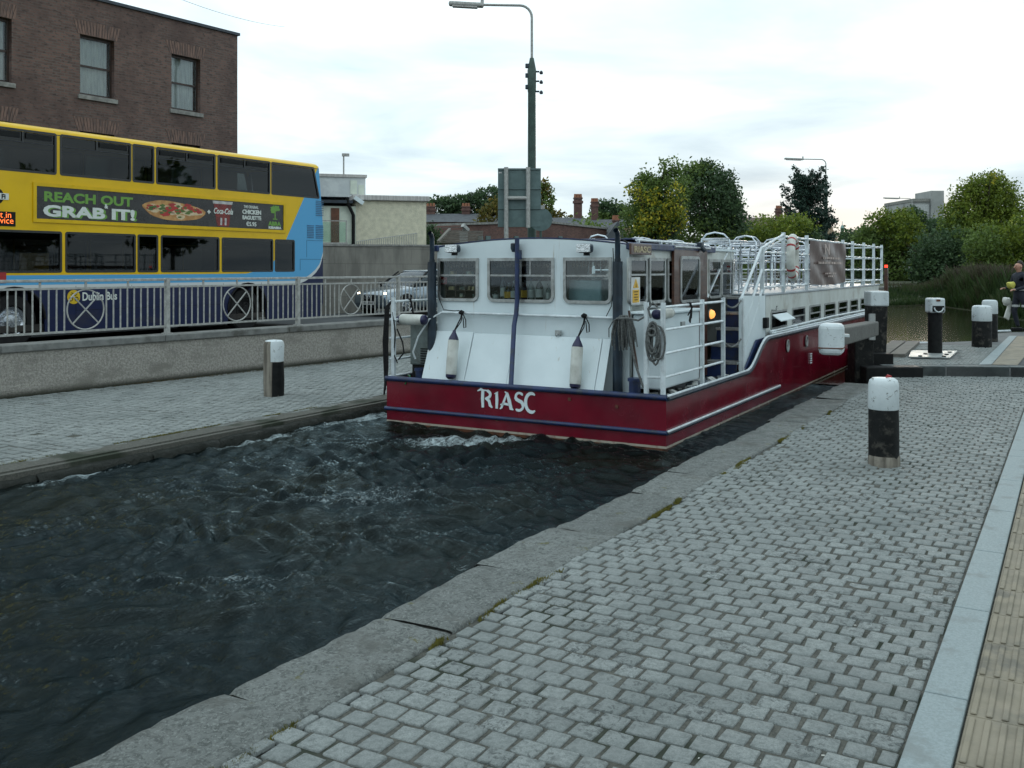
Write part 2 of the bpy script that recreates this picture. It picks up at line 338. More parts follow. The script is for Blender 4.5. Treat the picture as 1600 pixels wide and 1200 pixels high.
def text(body, size, org, right, up, m, parent, name='lettering', bold=0, ext=.002, align='LEFT', sx=1.0, shear=0, maxw=None):
    cu = bpy.data.curves.new('t', 'FONT'); cu.body = body; cu.size = size; cu.offset = bold; cu.extrude = ext; cu.align_x = align; cu.shear = shear; cu.resolution_u = 3
    o = bpy.data.objects.new('t', cu); COL.objects.link(o); bpy.context.view_layer.update()
    me = bpy.data.meshes.new_from_object(o); bpy.data.objects.remove(o)
    r = Vector(right).normalized(); u = Vector(up).normalized(); n = r.cross(u)
    if maxw:
        xs = [v.co.x for v in me.vertices]; sx = maxw / (max(xs) - min(xs))
    mt = Matrix((( r.x * sx, u.x, n.x, org[0]), (r.y * sx, u.y, n.y, org[1]), (r.z * sx, u.z, n.z, org[2]), (0, 0, 0, 1)))
    me.transform(mt); me.materials.clear(); me.materials.append(m); me.name = name
    q = bpy.data.objects.new(name, me); COL.objects.link(q); q.parent = parent; return q
def rrect(x0, x1, z0, z1, r=.06, top=True, n=5):
    pts = []
    for cx, cz, a0, on in ((x1 - r, z0 + r, -90, 1), (x1 - r, z1 - r, 0, top), (x0 + r, z1 - r, 90, top), (x0 + r, z0 + r, 180, 1)):
        if on: pts += [(cx + r * math.cos(R(a0 + 90 * k / n)), cz + r * math.sin(R(a0 + 90 * k / n))) for k in range(n + 1)]
        else: pts.append((x1, z1) if a0 == 0 else (x0, z1))
    return pts
def sheet(name, outer, holes, place, th, m, parent):
    """flat panel with openings; place(a,b) -> 3D, thickness th along its normal"""
    cu = bpy.data.curves.new('c', 'CURVE'); cu.dimensions = '2D'; cu.fill_mode = 'BOTH'; cu.extrude = th / 2
    for pl in [outer] + holes:
        sp = cu.splines.new('POLY'); sp.points.add(len(pl) - 1); sp.use_cyclic_u = True
        for k, p in enumerate(pl): sp.points[k].co = (p[0], p[1], 0, 1)
    o = bpy.data.objects.new('c', cu); COL.objects.link(o); bpy.context.view_layer.update()
    me = bpy.data.meshes.new_from_object(o); bpy.data.objects.remove(o)
    o0 = Vector(place(0, 0)); a = Vector(place(1, 0)) - o0; b = Vector(place(0, 1)) - o0; n = a.cross(b).normalized()
    me.transform(Matrix(((a.x, b.x, n.x, o0.x), (a.y, b.y, n.y, o0.y), (a.z, b.z, n.z, o0.z), (0, 0, 0, 1))))
    me.materials.clear(); me.materials.append(m); me.name = name; q = bpy.data.objects.new(name, me); COL.objects.link(q); q.parent = parent; return q
def inset(pl, d):
    k = len(pl); out = []
    for i in range(k):
        p = Vector(pl[i]); a = (p - Vector(pl[i - 1])); b = (Vector(pl[(i + 1) % k]) - p)
        if a.length < 1e-9 or b.length < 1e-9: out.append(tuple(p)); continue
        a.normalize(); b.normalize(); n = Vector((-a.y - b.y, a.x + b.x))
        if n.length < 1e-6: n = Vector((-a.y, a.x))
        n.normalize(); c = max(.3, n.dot(Vector((-a.y, a.x)))); q = p + n * d / c; out.append((q.x, q.y))
    return out
# ============================================================ SETTING
WATER = -.13
def slab(name, pts, z, m, depth=None):
    b = MB()
    if depth: b.prism([(p[0], p[1], z - depth) for p in pts], (0, 0, depth))
    else: b.poly([(p[0], p[1], z) for p in pts])
    return tag(b.build(name, m), kind='structure')
lw = lambda x, y: LOCK.w(x, y)[:2]
slab('ground', [(-500, -60), (500, -60), (500, 900), (-500, 900)], -1.2, M['earth'])
slab('quay_bed', [lw(-6, -9), lw(14.6, -9), lw(14.6, -.06), lw(-6, -.06)], -.0065, M['joint'], 1.0)
slab('left_quay_bed', [lw(-6, 5.1), lw(26, 5.1), lw(26, 10.2), lw(-6, 10.2)], -.0065, M['joint'], 1.0)
def setts(name, x0, x1, y0fn, y1fn, pitch_t, pitch_w, seed, zfn=lambda x, y: 0):
    r = np.random.default_rng(seed); V = []; Fq = []; T = []; nrow = int((x1 - x0) / pitch_t)
    P = np.array([(-1, -1), (1, -1), (1, 1), (-1, 1)], float)
    k = 0
    for i in range(nrow):
        x = x0 + i * pitch_t; ya = y0fn(x); yb = y1fn(x); y = ya - r.random() * pitch_w * .5 + (i % 2) * pitch_w * .5
        drift = .006 * math.sin(i * .37)
        y = ya - pitch_w * (.5 if i % 2 else .02) + r.normal(0, .006); jit = 0
        while y < yb - .02:
            j2 = r.normal(0, .0045); c0, c1 = max(y + jit, ya), min(y + pitch_w + j2, yb); y += pitch_w; jit = j2
            if c1 - c0 < .035: continue
            cx = x + r.normal(0, .003) + drift + .01 * math.sin(y * 2.1 + i * .2); cy = (c0 + c1) / 2
            hx = pitch_t / 2 - .0058 - abs(r.normal(0, .0018)); hy = (c1 - c0) / 2 - .0075 - abs(r.normal(0, .0025))
            rot = r.normal(0, .03); cr_, sr_ = math.cos(rot), math.sin(rot)
            z = zfn(cx, cy) + r.normal(0, .0022); tx, ty = r.normal(0, .010, 2)
            # outer foot, shoulder (8 points), top (8 points), centre
            def ring(fx, fy, cut, zz):
                q = []
                for sx_, sy_, order in ((-1, -1, 0), (1, -1, 1), (1, 1, 0), (-1, 1, 1)):
                    c = cut * r.uniform(.7, 1.5)
                    pa = (sx_ * fx, sy_ * (fy - c)); pb = (sx_ * (fx - c), sy_ * fy)
                    q += [pa, pb] if order == 0 else [pb, pa]
                return [(a + r.normal(0, .0013), b + r.normal(0, .0013), zz + r.normal(0, .0009)) for a, b in q]
            vs = ring(hx, hy, .003, -.018) + ring(hx, hy, .0035, -.003) + ring(hx - .003, hy - .003, .0045, 0.0) + [(0, 0, .0006)]
            for a, b, zz in vs: V.append((cx + a * cr_ - b * sr_, cy + a * sr_ + b * cr_, z + zz + a * tx + b * ty))
            n = k * 25
            for g in (0, 8):
                for j in range(8): Fq.append((n + g + j, n + g + (j + 1) % 8, n + g + 8 + (j + 1) % 8, n + g + 8 + j))
            for j in (0, 2, 4, 6): Fq.append((n + 16 + j, n + 16 + j + 1, n + 16 + (j + 2) % 8, n + 24))
            T += [r.random()] * 25; k += 1
    o = mesh_np(name, V, Fq, M['sett'], {'tone': T}, smooth=False); in_frame(o, LOCK); return tag(o, kind='structure')
stepx = lambda y: 14.2 + (-y) * .0
# quay right: y from -1.905 to coping joint 0
def step_t(y):      # position of the raised kerb across the quay, found from the photo
    return STEP_A + (STEP_B - STEP_A) * (-y) / 1.9
pA = LOCK.hz(1437, 585, 0); pB = LOCK.hz(1600, 588, 0)
STEP_A = pA[0] + (pB[0] - pA[0]) * (0 - pA[1]) / (pB[1] - pA[1]); STEP_B = pA[0] + (pB[0] - pA[0]) * (-1.9 - pA[1]) / (pB[1] - pA[1])
setts('quay_paving', 1.6, max(STEP_A, STEP_B) + .15, lambda x: -1.905, lambda x: .03 + .03 * math.sin(x * 2.3), .112, .118, 3)
setts('left_quay_paving', 3.0, 25, lambda x: 5.38 + .02 * math.sin(x * 1.7), lambda x: 9.75, .112, .118, 5)
def coping(name, x0, x1, yin, yout, seed, slope=0.0):
    """line of big dressed stones; yin = joint side, yout = water side"""
    r = np.random.default_rng(seed); V = []; Fq = []; T = []; x = x0; sgn = 1 if yout > yin else -1; n0 = 0; idx = 0
    while x < x1:
        ln = r.uniform(.72, 1.35); xe = x + ln; nx, ny = max(int(ln / .045), 6), 13
        wv = abs(yout - yin) + r.normal(0, .014); tl = r.normal(0, .005, 2); dz = r.normal(0, .004); tone = r.random(); skew = r.normal(0, .018); ph = r.random(3) * 6
        prof = [(0.0, -.05), (0.004, -.012)] + [(.02 + (wv - .05) * j / 6, 0) for j in range(7)] + [(wv - .012, -.012), (wv, -.04), (wv + .005, -.12), (wv - .01, -.55)]
        for i in range(nx + 1):
            xx = x + .0035 + (ln - .007) * i / nx; edge = min(i, nx - i)
            for j, (d, z) in enumerate(prof):
                rough = .012 * math.sin(xx * 2.1 + 1) + .006 * math.sin(xx * 9 + ph[0]) + .005 * math.sin(xx * 23 + ph[1]) + r.normal(0, .0035)
                yy = yin + sgn * (d + (rough * (d / wv) if j > 6 else 0)); zz = z + dz + tl[0] * (i / nx - .5) + tl[1] * (d / wv - .5)
                zz -= slope * (d / wv) ** 1.5
                if 1 < j < 9: zz += .0035 * math.sin(xx * 13 + d * 9 + ph[2]) + r.normal(0, .0012)
                if edge == 0: zz -= .009 if 1 < j < 10 else 0
                V.append((xx + skew * (d / wv - .5) * (1 if j > 1 else 1), yy, zz))
                T.append(tone)
        m_ = len(prof)
        for i in range(nx):
            for j in range(m_ - 1):
                a = n0 + i * m_ + j; q = (a, a + 1, a + m_ + 1, a + m_); Fq.append(q if sgn < 0 else q[::-1])
        n0 += (nx + 1) * m_; x = xe; idx += 1
    o = mesh_np(name, V, Fq, M['coping'], {'tone': T}, smooth=True); in_frame(o, LOCK); return tag(o, kind='structure')
slab('coping_bed', [lw(1.2, -.02), lw(15.6, -.02), lw(15.6, .43), lw(1.2, .43)], -.02, M['joint'], .4)
slab('left_coping_bed', [lw(2.4, 5.03), lw(16.6, 5.03), lw(16.6, 5.36), lw(2.4, 5.36)], -.02, M['joint'], .4)
coping('lock_coping', 1.2, 15.6, .03, .47, 11)
coping('left_lock_coping', 2.4, 16.6, 5.38, 4.98, 12, .065)
def moss(name, segs, n, m, s=.012):
    b = MB(); r = random.Random(4)
    for _ in range(n):
        (xa, ya), (xb, yb) = r.choice(segs); t = r.random(); c = r.random() * .35
        x = xa + (xb - xa) * t + r.gauss(0, .010); y = ya + (yb - ya) * t + r.gauss(0, .008); h = r.uniform(.004, s); a = r.random() * 3.1; w = r.uniform(.002, .006)
        dx, dy = math.cos(a) * w, math.sin(a) * w
        b.add([(x - dx, y - dy, -.012), (x + dx, y + dy, -.012), (x + dx * .3 + r.gauss(0, .006), y + r.gauss(0, .006), h * 1.0)], [(0, 1, 2)])
    return tag(in_frame(b.build(name, m), LOCK), kind='stuff', label='yellowish moss and dry grass in the paving joints', cat='moss')
rr = random.Random(9); segs = []
for _ in range(26):
    x = rr.uniform(2.5, 14); segs.append(((x, rr.uniform(-.01, .03)), (x + rr.uniform(.08, .5), rr.uniform(-.0, .04))))
for _ in range(14):
    x = rr.uniform(5.5, 16); segs.append(((x, 5.38), (x + rr.uniform(.2, .7), 5.37)))
moss('moss', segs, 9000, M['moss'], .014)
wl = [((LOCK.hz(px, py, 0)), (LOCK.hz(px2, py2, 0))) for px, py, px2, py2 in ((2, 622, 330, 588), (330, 588, 590, 559))]
moss('wall_foot_grass', wl, 2600, surf('dead grass', (.12, .085, .035), (.05, .045, .02), 20, .9), .03)
def chips():
    b = MB(); r = random.Random(12)
    for _ in range(330):
        x = r.uniform(3.2, 13); y = -1.9 + abs(r.gauss(0, .35)) if r.random() < .8 else r.uniform(-2.05, -.2); s = r.uniform(.002, .0055); z = -.004 if y > -1.9 else .018
        b.box((x, y, z), (s * r.uniform(1, 3), s, s * .5), r.random() * 3)
    return tag(in_frame(b.build('litter', M['grit']), LOCK), 'tiny white chips and litter scattered by the granite kerb', 'litter', kind='stuff')
chips()
# granite kerb and tactile strip
b = MB(); x = 1.1
while x < STEP_B - .02:
    xe = min(x + 1.08, STEP_B - .01); b.bb(x + .003, xe - .003, -2.064, -1.911, -.3, .017); x = xe
tag(in_frame(b.build('kerb', M['kerb'], bev=.006), LOCK), kind='structure')
b = MB(); x = 1.3
while x < STEP_B - .02:
    xe = min(x + .4, STEP_B - .02)
    for j in range(2): b.bb(x + .002, xe - .002, -2.07 - .4 * (j + 1) + .002, -2.07 - .4 * j - .002, -.3, .010)
    y = -2.092
    while y > -2.86:
        if xe - x > .3: b.bb(x + .012, xe - .018, y - .011, y + .011, .010, .0172)
        y -= .052
    x = xe
tag(in_frame(b.build('tactile_paving', M['tactile'], bev=.003, seg=1), LOCK), kind='structure')
slab('right_footway', [lw(1, -9), lw(STEP_B, -9), lw(STEP_B, -2.876), lw(1, -2.876)], .009, M['asphalt'])
# raised platform by the lock gate
PZ = .15
def g2(px, py, z): p = gnd(px, py, z); return (p.x, p.y)
e0 = g2(1385, 571.5, PZ); e1 = g2(1600, 573.5, PZ); ex = (e1[0] + (e1[0] - e0[0]) * 2.5, e1[1] + (e1[1] - e0[1]) * 2.5)
back = [g2(1700, 515, PZ), g2(1585, 518, PZ), g2(1556, 520, PZ), g2(1545, 531, PZ), g2(1420, 536, PZ), g2(1385, 548, PZ)]
slab('gate_platform', [e0, e1, ex, (ex[0] + 4, ex[1] + 12)] + back, PZ - .012, M['path'], .9)
b = MB(); d = Vector((e1[0] - e0[0], e1[1] - e0[1], 0)); ln = d.length; d.normalize(); nn = Vector((-d.y, d.x, 0)); t = -.05; 
while t < ln * 2.5:
    a = Vector((*e0, 0)) + d * (t + .004); c_ = Vector((*e0, 0)) + d * (t + .93)
    b.prism([(a.x, a.y, -.2), (c_.x, c_.y, -.2), (c_.x + nn.x * .2, c_.y + nn.y * .2, -.2), (a.x + nn.x * .2, a.y + nn.y * .2, -.2)], (0, 0, .2 + PZ + .004)); t += .935
tag(b.build('platform_kerb', surf('dark kerb stone', (.12, .14, .14), (.075, .09, .09), 8, .7, .3, 60), bev=.008), kind='structure')
b = MB(); q = [g2(1550, 570, PZ), g2(1590, 571, PZ), g2(1625, 527, PZ), g2(1590, 525, PZ)]
b.poly([(p[0], p[1], PZ + .004) for p in q])
tag(b.build('platform_tactile_strip', M['tactile']), kind='structure')
b = MB(); q = [g2(1529, 570, PZ), g2(1549, 570, PZ), g2(1589, 525, PZ), g2(1577, 525, PZ)]
b.poly([(p[0], p[1], PZ + .004) for p in q]); tag(b.build('platform_kerb_strip', M['kerb']), kind='structure')
b = MB(); q = [g2(1592, 571, PZ), g2(1720, 573, PZ), g2(1720, 525, PZ), g2(1627, 527, PZ)]
b.poly([(p[0], p[1], PZ + .004) for p in q]); tag(b.build('platform_path', M['asphalt']), kind='structure')
# setts on the platform
def plat_setts():
    r = np.random.default_rng(2); V = []; Fq = []; T = []; k = 0
    f0 = LOCK
    for i in range(110):
        for j in range(26):
            x = 14.2 + i * .105; y = -1.25 + j * .118 + (i % 2) * .06; w = f0.w(x, y)
            D = w.y; px = 800 + w.x / D * F; py = HZ + (CAMH - PZ) / D * F
            if py > 569 or py < 539 or px > 1527 + (570 - py) * .95 or px < 1392 or py < (549 if px < 1420 else 533): continue
            if 1418 < px < 1500 and 546 < py < 562: continue
            n = k * 8; h = .045
            for (a, c), z in [(p, z) for z in (-.012, .0) for p in ((-h, -h), (h, -h), (h, h), (-h, h))]:
                V.append((x + a * (1 if z < -.001 else .9), y + c * 1.1 * (1 if z < -.001 else .9), PZ + z + r.normal(0, .0012)))
            Fq += [(n + 4, n + 5, n + 6, n + 7)] + [(n + q, n + (q + 1) % 4, n + 4 + (q + 1) % 4, n + 4 + q) for q in range(4)]
            T += [r.random()] * 8; k += 1
    o = mesh_np('platform_paving', V, Fq, M['sett'], {'tone': T}); in_frame(o, LOCK); tag(o, kind='structure')
plat_setts()
# ---- water
m = mat('canal water'); M['water'] = m
foam = attr('foam'); tcw = N('ShaderNodeTexCoord')
fn1 = noise(5.5, 8, .72, dist=1.6, st=(1, 1.7, 1)); fn2 = noise(30, 6, .7, dist=1.0)
fn3 = noise(75, 4, .7, dist=.6); fm = mth('ADD', mth('ADD', mth('MULTIPLY', fn1, .48), mth('MULTIPLY', fn2, .32)), mth('MULTIPLY', fn3, .20))
thr = mth('SUBTRACT', .73, mth('MULTIPLY', foam, .27))
fmask = mth('MULTIPLY', mth('MULTIPLY', mth('SUBTRACT', fm, thr), 7.0, cl=True), .8, cl=True)
b1 = bump(noise(9, 7, .66, dist=1.4, st=(1, 1.7, 1)), .30, .06); b2 = bump(noise(38, 4, .65, dist=.8), .26, .012, b1)
deep = mixc(mrange(noise(.55, 4), .45, .65), (.002, .004, .0045), (.006, .006, .003))
colr = mixc(fmask, deep, (.42, .50, .52))
fr = N('ShaderNodeFresnel'); fr.inputs[0].default_value = 1.33; L(b2, fr.inputs[1])
df = N('ShaderNodeBsdfDiffuse'); L(colr, df.inputs[0]); L(b2, df.inputs[2])
gz = N('ShaderNodeBsdfGlossy'); gz.inputs[0].default_value = (.62, .78, .83, 1); gz.inputs['Roughness'].default_value = .025; L(b2, gz.inputs['Normal'])
mx = N('ShaderNodeMixShader'); L(mth('MULTIPLY', mth('MULTIPLY', fr.outputs[0], .56), mth('SUBTRACT', 1.0, fmask)), mx.inputs[0]); L(df.outputs[0], mx.inputs[1]); L(gz.outputs[0], mx.inputs[2])
o_ = N('ShaderNodeOutputMaterial'); L(mx.outputs[0], o_.inputs[0])
def wave_h(X, Y, amp):
    r = np.random.default_rng(21); H = np.zeros_like(X); WX = X + .12 * np.sin(Y * 3.1 + 1) + .07 * np.sin(X * 5.3 + Y * 2.2); WY = Y + .12 * np.sin(X * 2.7) + .06 * np.sin(Y * 6.1 - X * 1.7)
    for _ in range(64):
        lam = .075 * (5.2 ** r.random()); k = 2 * PI / lam; th = r.normal(.25, 1.0); ph = r.random() * 6.28
        s = np.sin(k * (WX * math.cos(th) + WY * math.sin(th)) + ph); H += lam * .020 * (1 - 2 * np.abs(s) ** 1.0 * .5 if False else s)
    return H * amp
def lock_water():
    xs = np.arange(.5, 16.6, .026); ys = np.arange(.30, 5.2, .026); X, Y = np.meshgrid(xs, ys, indexing='ij')
    sp = LOCK.hz(745, 690, WATER); turb = np.exp(-(((X - sp[0]) / 3.4) ** 2 + ((Y - sp[1]) / 1.8) ** 2))
    amp = (.24 + .46 * turb + .26 * np.exp(-(((X - 6.3) / 2.6) ** 2 + ((Y - 2.4) / 1.7) ** 2))) * (1 - .65 * (1 / (1 + np.exp(-(X - 10.2) * 2))) * (1 / (1 + np.exp((Y - 1.1) * 8))))
    Z = wave_h(X, Y, amp) ; Z += .016 * np.sin(3.4 * (X * .6 + Y * .8) + 1.2 * np.sin(X * 1.3)) * (1 - .5 * turb)
    W = np.stack([X * LOCK.c - Y * LOCK.s + LOCK.o.x, X * LOCK.s + Y * LOCK.c], -1)
    def gp(px, py, rx, ry, a=1.0):
        w = gnd(px, py, WATER); u = (W[..., 0] - w.x) / rx; v = (W[..., 1] - w.y) / ry; return a * np.exp(-(u * u + v * v))
    fo = gp(715, 690, .55, .40, 1.05) + gp(780, 686, .55, .28, .95) + gp(650, 700, .6, .5, .35) + gp(590, 770, .9, .30, .62) + gp(700, 745, .5, .14, .62) + gp(560, 785, .6, .12, .42) + gp(640, 665, .5, .5, .55) + gp(330, 860, .5, .2, .42) + gp(420, 900, .6, .07, .75) + gp(260, 900, .5, .08, .55) + gp(720, 885, .12, .12, .9) + gp(480, 800, 1.4, .9, .34) + gp(560, 680, .7, .8, .30)
    fo += 1.15 * np.exp(-((Y - 4.90) / .13) ** 2) * (.75 + .25 * np.sin(X * 3.1)) * (X > 4) + .55 * np.exp(-((Y - 4.75) / .25) ** 2) * np.exp(-((X - 10.8) / 1.4) ** 2)
    edge = np.exp(-((Y - .50) / .05) ** 2) * .30
    fo = np.clip(fo + edge, 0, 1.15)
    # keep the water outside the hull calm along its sides
    nx, ny = X.shape; V = np.stack([X, Y, Z + WATER], -1).reshape(-1, 3); idx = np.arange(nx * ny).reshape(nx, ny)
    Fq = np.stack([idx[:-1, :-1], idx[1:, :-1], idx[1:, 1:], idx[:-1, 1:]], -1).reshape(-1, 4)
    o = mesh_np('canal_water', V, Fq, M['water'], {'foam': fo.ravel()}, smooth=True); in_frame(o, LOCK); return tag(o, kind='structure')
lock_water()
m = mat('calm pound water'); M['calm'] = m
c = mixc(mrange(noise(60, 3, .6), .70, .74), mixc(mrange(noise(.5, 4), .4, .6), (.012, .016, .008), (.02, .02, .008)), (.25, .27, .22))
principled(c, .06, 0, .5, bump(noise(3.2, 4, .6, st=(1, 2.5, 1)), .05, .03)).inputs['IOR'].default_value = 1.33
b = MB(); b.poly([(*lw(16.55, -40), WATER), (*lw(16.55, 30), WATER), (*lw(120, 30), WATER), (*lw(120, -40), WATER)])
tag(b.build('pound_water', M['calm']), kind='structure')
b = MB(); b.poly([(*lw(14.4, -25), WATER - .002), (*lw(14.4, .44), WATER - .002), (*lw(16.7, .44), WATER - .002), (*lw(16.7, -25), WATER - .002)])
tag(b.build('gate_recess_water', M['calm']), kind='structure')
# ---- road side
wl0 = WALLF.w(-12, .05)
def wp(x, y): p = WALLF.w(x, y); return (p.x, p.y)
slab('road', [wp(-14, .30), wp(70, .30), wp(300, 1.0), wp(300, 16.5), wp(-14, 16.5)], .15, M['asphalt'], .9)
slab('road_footway', [wp(-14, .32), wp(60, .32), wp(60, 1.9), wp(-14, 1.9)], .262, M['path'], .16)
b = MB()
for yy in (2.15,):
    b.bb(-14, 60, yy - .05, yy + .05, .154, .158)
x = -10
while x < 60: b.bb(x, x + 2, 5.9, 6.0, .154, .158); x += 5
o = b.build('road_marking', surf('worn road paint', (.45, .45, .40), (.2, .2, .19), 12, .7)); o.location = (WALLF.o.x, WALLF.o.y, 0); o.rotation_euler = (0, 0, WALLF.a); tag(o, kind='structure')
slab('far_footway', [wp(-14, 11.0), wp(300, 11.0), wp(300, 60), wp(-14, 60)], .27, M['path'], 1.0)
# parapet wall and railing
wall = in_frame(empty('parapet_wall', (0, 0, 0), 0, 'low roughcast roadside wall with a flat concrete cap, carrying the grey railing', 'wall'), WALLF)
b = MB(); nx = 220
vs = []; 
for i in range(nx + 1):
    x = -12 + 62 * i / nx
    for y, z in ((0, -.3), (.0 + .006 * math.sin(x * 5), .30), (.0, .575), (.30, .575), (.30, -.3)): vs.append((x, y, z))
fs = [(i * 5 + j, i * 5 + j + 1, i * 5 + 6 + j, i * 5 + 5 + j) for i in range(nx) for j in range(4)]
b.add(vs, fs); b.build('wall_face', M['roughcast'], wall)
b = MB(); x = -12
while x < 50: b.bb(x + .002, x + 2.396, -.035, .34, .577, .672); x += 2.4
b.build('cap', M['capstone'], wall, bev=.012)
def railing_bay(first=False):
    r = empty('railing_panel', (0, 0, 0), 0, 'x', 'railing', 'grey steel railing bays along the road wall')
    b = MB(); b.box((0, 0, 1.09), (.062, .062, .83)); b.box((0, 0, .682), (.12, .10, .02)); b.build('post', M['galv'], r)
    b = MB(); b.bb(.032, 2.568, -.022, .022, 1.462, 1.500); b.build('handrail', M['galv'], r, bev=.006)
    b = MB(); b.bb(.032, 2.568, -.012, .012, 1.362, 1.390); b.bb(.032, 2.568, -.012, .012, .775, .803); b.build('rail', M['galv'], r)
    b = MB()
    for k in range(9):
        for x in (.11 * (k + 1), 2.6 - .11 * (k + 1)):
            if abs(x - 1.3) > .30: b.bb(x - .008, x + .008, -.008, .008, .804, 1.361)
    for x in (.65, 1.3, 1.95): b.bb(x - .014, x + .014, -.008, .008, 1.391, 1.461)
    b.build('bars', M['galv'], r)
    b = MB(); pts = [(1.3 + .272 * math.cos(2 * PI * k / 36), 0, 1.0825 + .272 * math.sin(2 * PI * k / 36)) for k in range(36)]
    b.tube(pts, .010, 6, closed=True)
    for s in (-1, 1): b.bar((1.3 - .19, 0, 1.0825 - s * .19), (1.3 + .19, 0, 1.0825 + s * .19), .016, .012, up=(0, 1, 0))
    b.build('wheel_ornament', M['galv'], r); return r
bay0 = railing_bay()
labels = ['railing bay at the left edge of the photo in front of the bus front wheel', 'railing bay with the ornament over the bus rear wheel', 'railing bay right of the bus tail, left of the parked-looking dark car', 'railing bay in front of the dark car, partly behind the boat exhaust']
for i in range(-2, 12):
    o = bay0 if i == -2 else copy_tree(bay0)
    p = WALLF.w(-.05 + 2.6 * i, .14); o.location = p; o.rotation_euler = (0, 0, WALLF.a)
    o['label'] = {-1: 'grey railing bay mostly outside the left edge of the photo', 0: 'grey railing bay whose crossed circle overlaps the bus operator name', 1: 'grey railing bay whose crossed circle overlaps the bus rear wheel', 2: 'grey railing bay between the bus tail and the estate car headlight', 3: 'grey railing bay starting at the post by the estate car headlight'}.get(i, 'grey railing bay outside the left edge of the photo' if i < 0 else 'distant grey railing bay behind the boat')
# ---- brick building
BR = Frame(*atD(371, 419, 32)[:2], math.atan2(-math.cos(.60), -math.sin(.60)), .15)   # x leftwards along the facade, y towards camera
bb = in_frame(empty('brick_building', (0, 0, 0), 0, 'tall brown brick building with sash windows behind the bus', 'building'), BR)
ztop = BR.hy(371, 56, 0)[1]
holes = []; wins = []
def bwin(px0, px1, py0, py1):
    x0, _ = BR.hy(px1, (py0 + py1) / 2, 0); x1, _ = BR.hy(px0, (py0 + py1) / 2, 0); pm = (px0 + px1) / 2
    zt = BR.hy(pm, py0, 0)[1]; zb = BR.hy(pm, py1, 0)[1]; return x0, x1, zb, zt
W3 = bwin(268, 313, 90, 176); W2 = bwin(126, 178, 57, 149); sp = ((W2[0] + W2[1]) - (W3[0] + W3[1])) / 2; wW = W3[1] - W3[0]; wc = (W3[0] + W3[1]) / 2
zb, zt = (W3[2] + W2[2]) / 2, (W3[3] + W2[3]) / 2
ztl = BR.hy(290, 204, 0)[1] - .05
for fl, (a, c) in enumerate(((zb, zt), (ztl - (zt - zb), ztl - .38))):
    for k in range(6):
        cx = wc + sp * k; holes.append([(cx - wW / 2, a), (cx + wW / 2, a), (cx + wW / 2, c), (cx - wW / 2, c)]); wins.append((cx, a, c))
LEN = wc + sp * 5.6
y0_ = BR.hy(200, 7, 0)
outer = [(0, -.2), (LEN, -.2), (LEN, ztop - .0), (0, ztop)]
place = lambda a, c: (a, -.125, c)
sheet('wall', outer, [h for h in holes], place, .25, M['brick'], bb)
b = MB(); b.bb(0, .25, -9, -.252, -.2, ztop); b.bb(.25, LEN, -9, -8.8, -.2, ztop); b.build('side_wall', M['brick'], bb)
b = MB(); b.bb(-.06, LEN, -.32, .07, ztop + .002, ztop + .09); b.build('coping', M['slate'], bb)
b = MB(); hx = BR.hy(232, 20, 0)[0]; b.add([(.3, -1.2, ztop - .1), (LEN, -1.2, ztop - .1), (LEN, -4.5, ztop + 1.9), (hx + 1.5, -4.5, ztop + 1.9), (.3, -8.8, ztop - .1), (LEN, -8.8, ztop - .1)], [(0, 1, 2, 3), (4, 5, 2, 3), (0, 3, 4)]); b.build('roof', M['roofslate'], bb)
b = MB(); b.bb(.3, LEN, -8.7, -.3, .1, .2); b.bb(.3, LEN, -3.2, -3.0, .2, ztop - .2); b.build('inner_wall', M['ldark'], bb)
for (cx, a, c) in wins:
    w2 = wW / 2; f = MB()
    for (x0, x1, z0, z1) in ((cx - w2 + .002, cx - w2 + .06, a + .002, c - .002), (cx + w2 - .06, cx + w2 - .002, a + .002, c - .002), (cx - w2 + .062, cx + w2 - .062, c - .07, c - .002), (cx - w2 + .062, cx + w2 - .062, a + .002, a + .08)): f.bb(x0, x1, -.23, -.14, z0, z1)
    zm = a + (c - a) * .5; f.bb(cx - w2 + .062, cx + w2 - .062, -.20, -.155, zm - .03, zm + .03)
    wn = f.build('window', M['sash'], bb)
    g_ = MB(); g_.bb(cx - w2 + .061, cx + w2 - .061, -.185, -.178, a + .081, zm - .031); g_.bb(cx - w2 + .061, cx + w2 - .061, -.185, -.178, zm + .031, c - .071); g_.build('pane', M['glass'], wn)
    g_ = MB(); pts = []
    for k in range(25): pts.append((cx - w2 + .08 + (wW - .16) * k / 24, -.29 + .02 * math.sin(k * 1.3)))
    vs = [(p[0], p[1], z) for z in (a + .05, c - .05) for p in pts]; g_.add(vs, [(k, k + 1, k + 26, k + 25) for k in range(24)]); g_.build('curtain', M['curtain'], wn)
    g_ = MB(); g_.bb(cx - w2 - .08, cx + w2 + .08, -.10, .07, a - .13, a - .003); g_.build('sill', M['stone'], wn, bev=.01)
    g_ = MB()
    for k in range(15):
        t = (k - 7) / 7; xx = cx + t * (w2 + .04); lean = t * .28
        g_.prism([(xx - .036, .001, c + .005), (xx + .036, .001, c + .005), (xx + .040 + lean * .45, .001, c + .40), (xx - .032 + lean * .45, .001, c + .40)], (0, .010, 0))
    g_.build('brick_arch', M['arch'], wn)
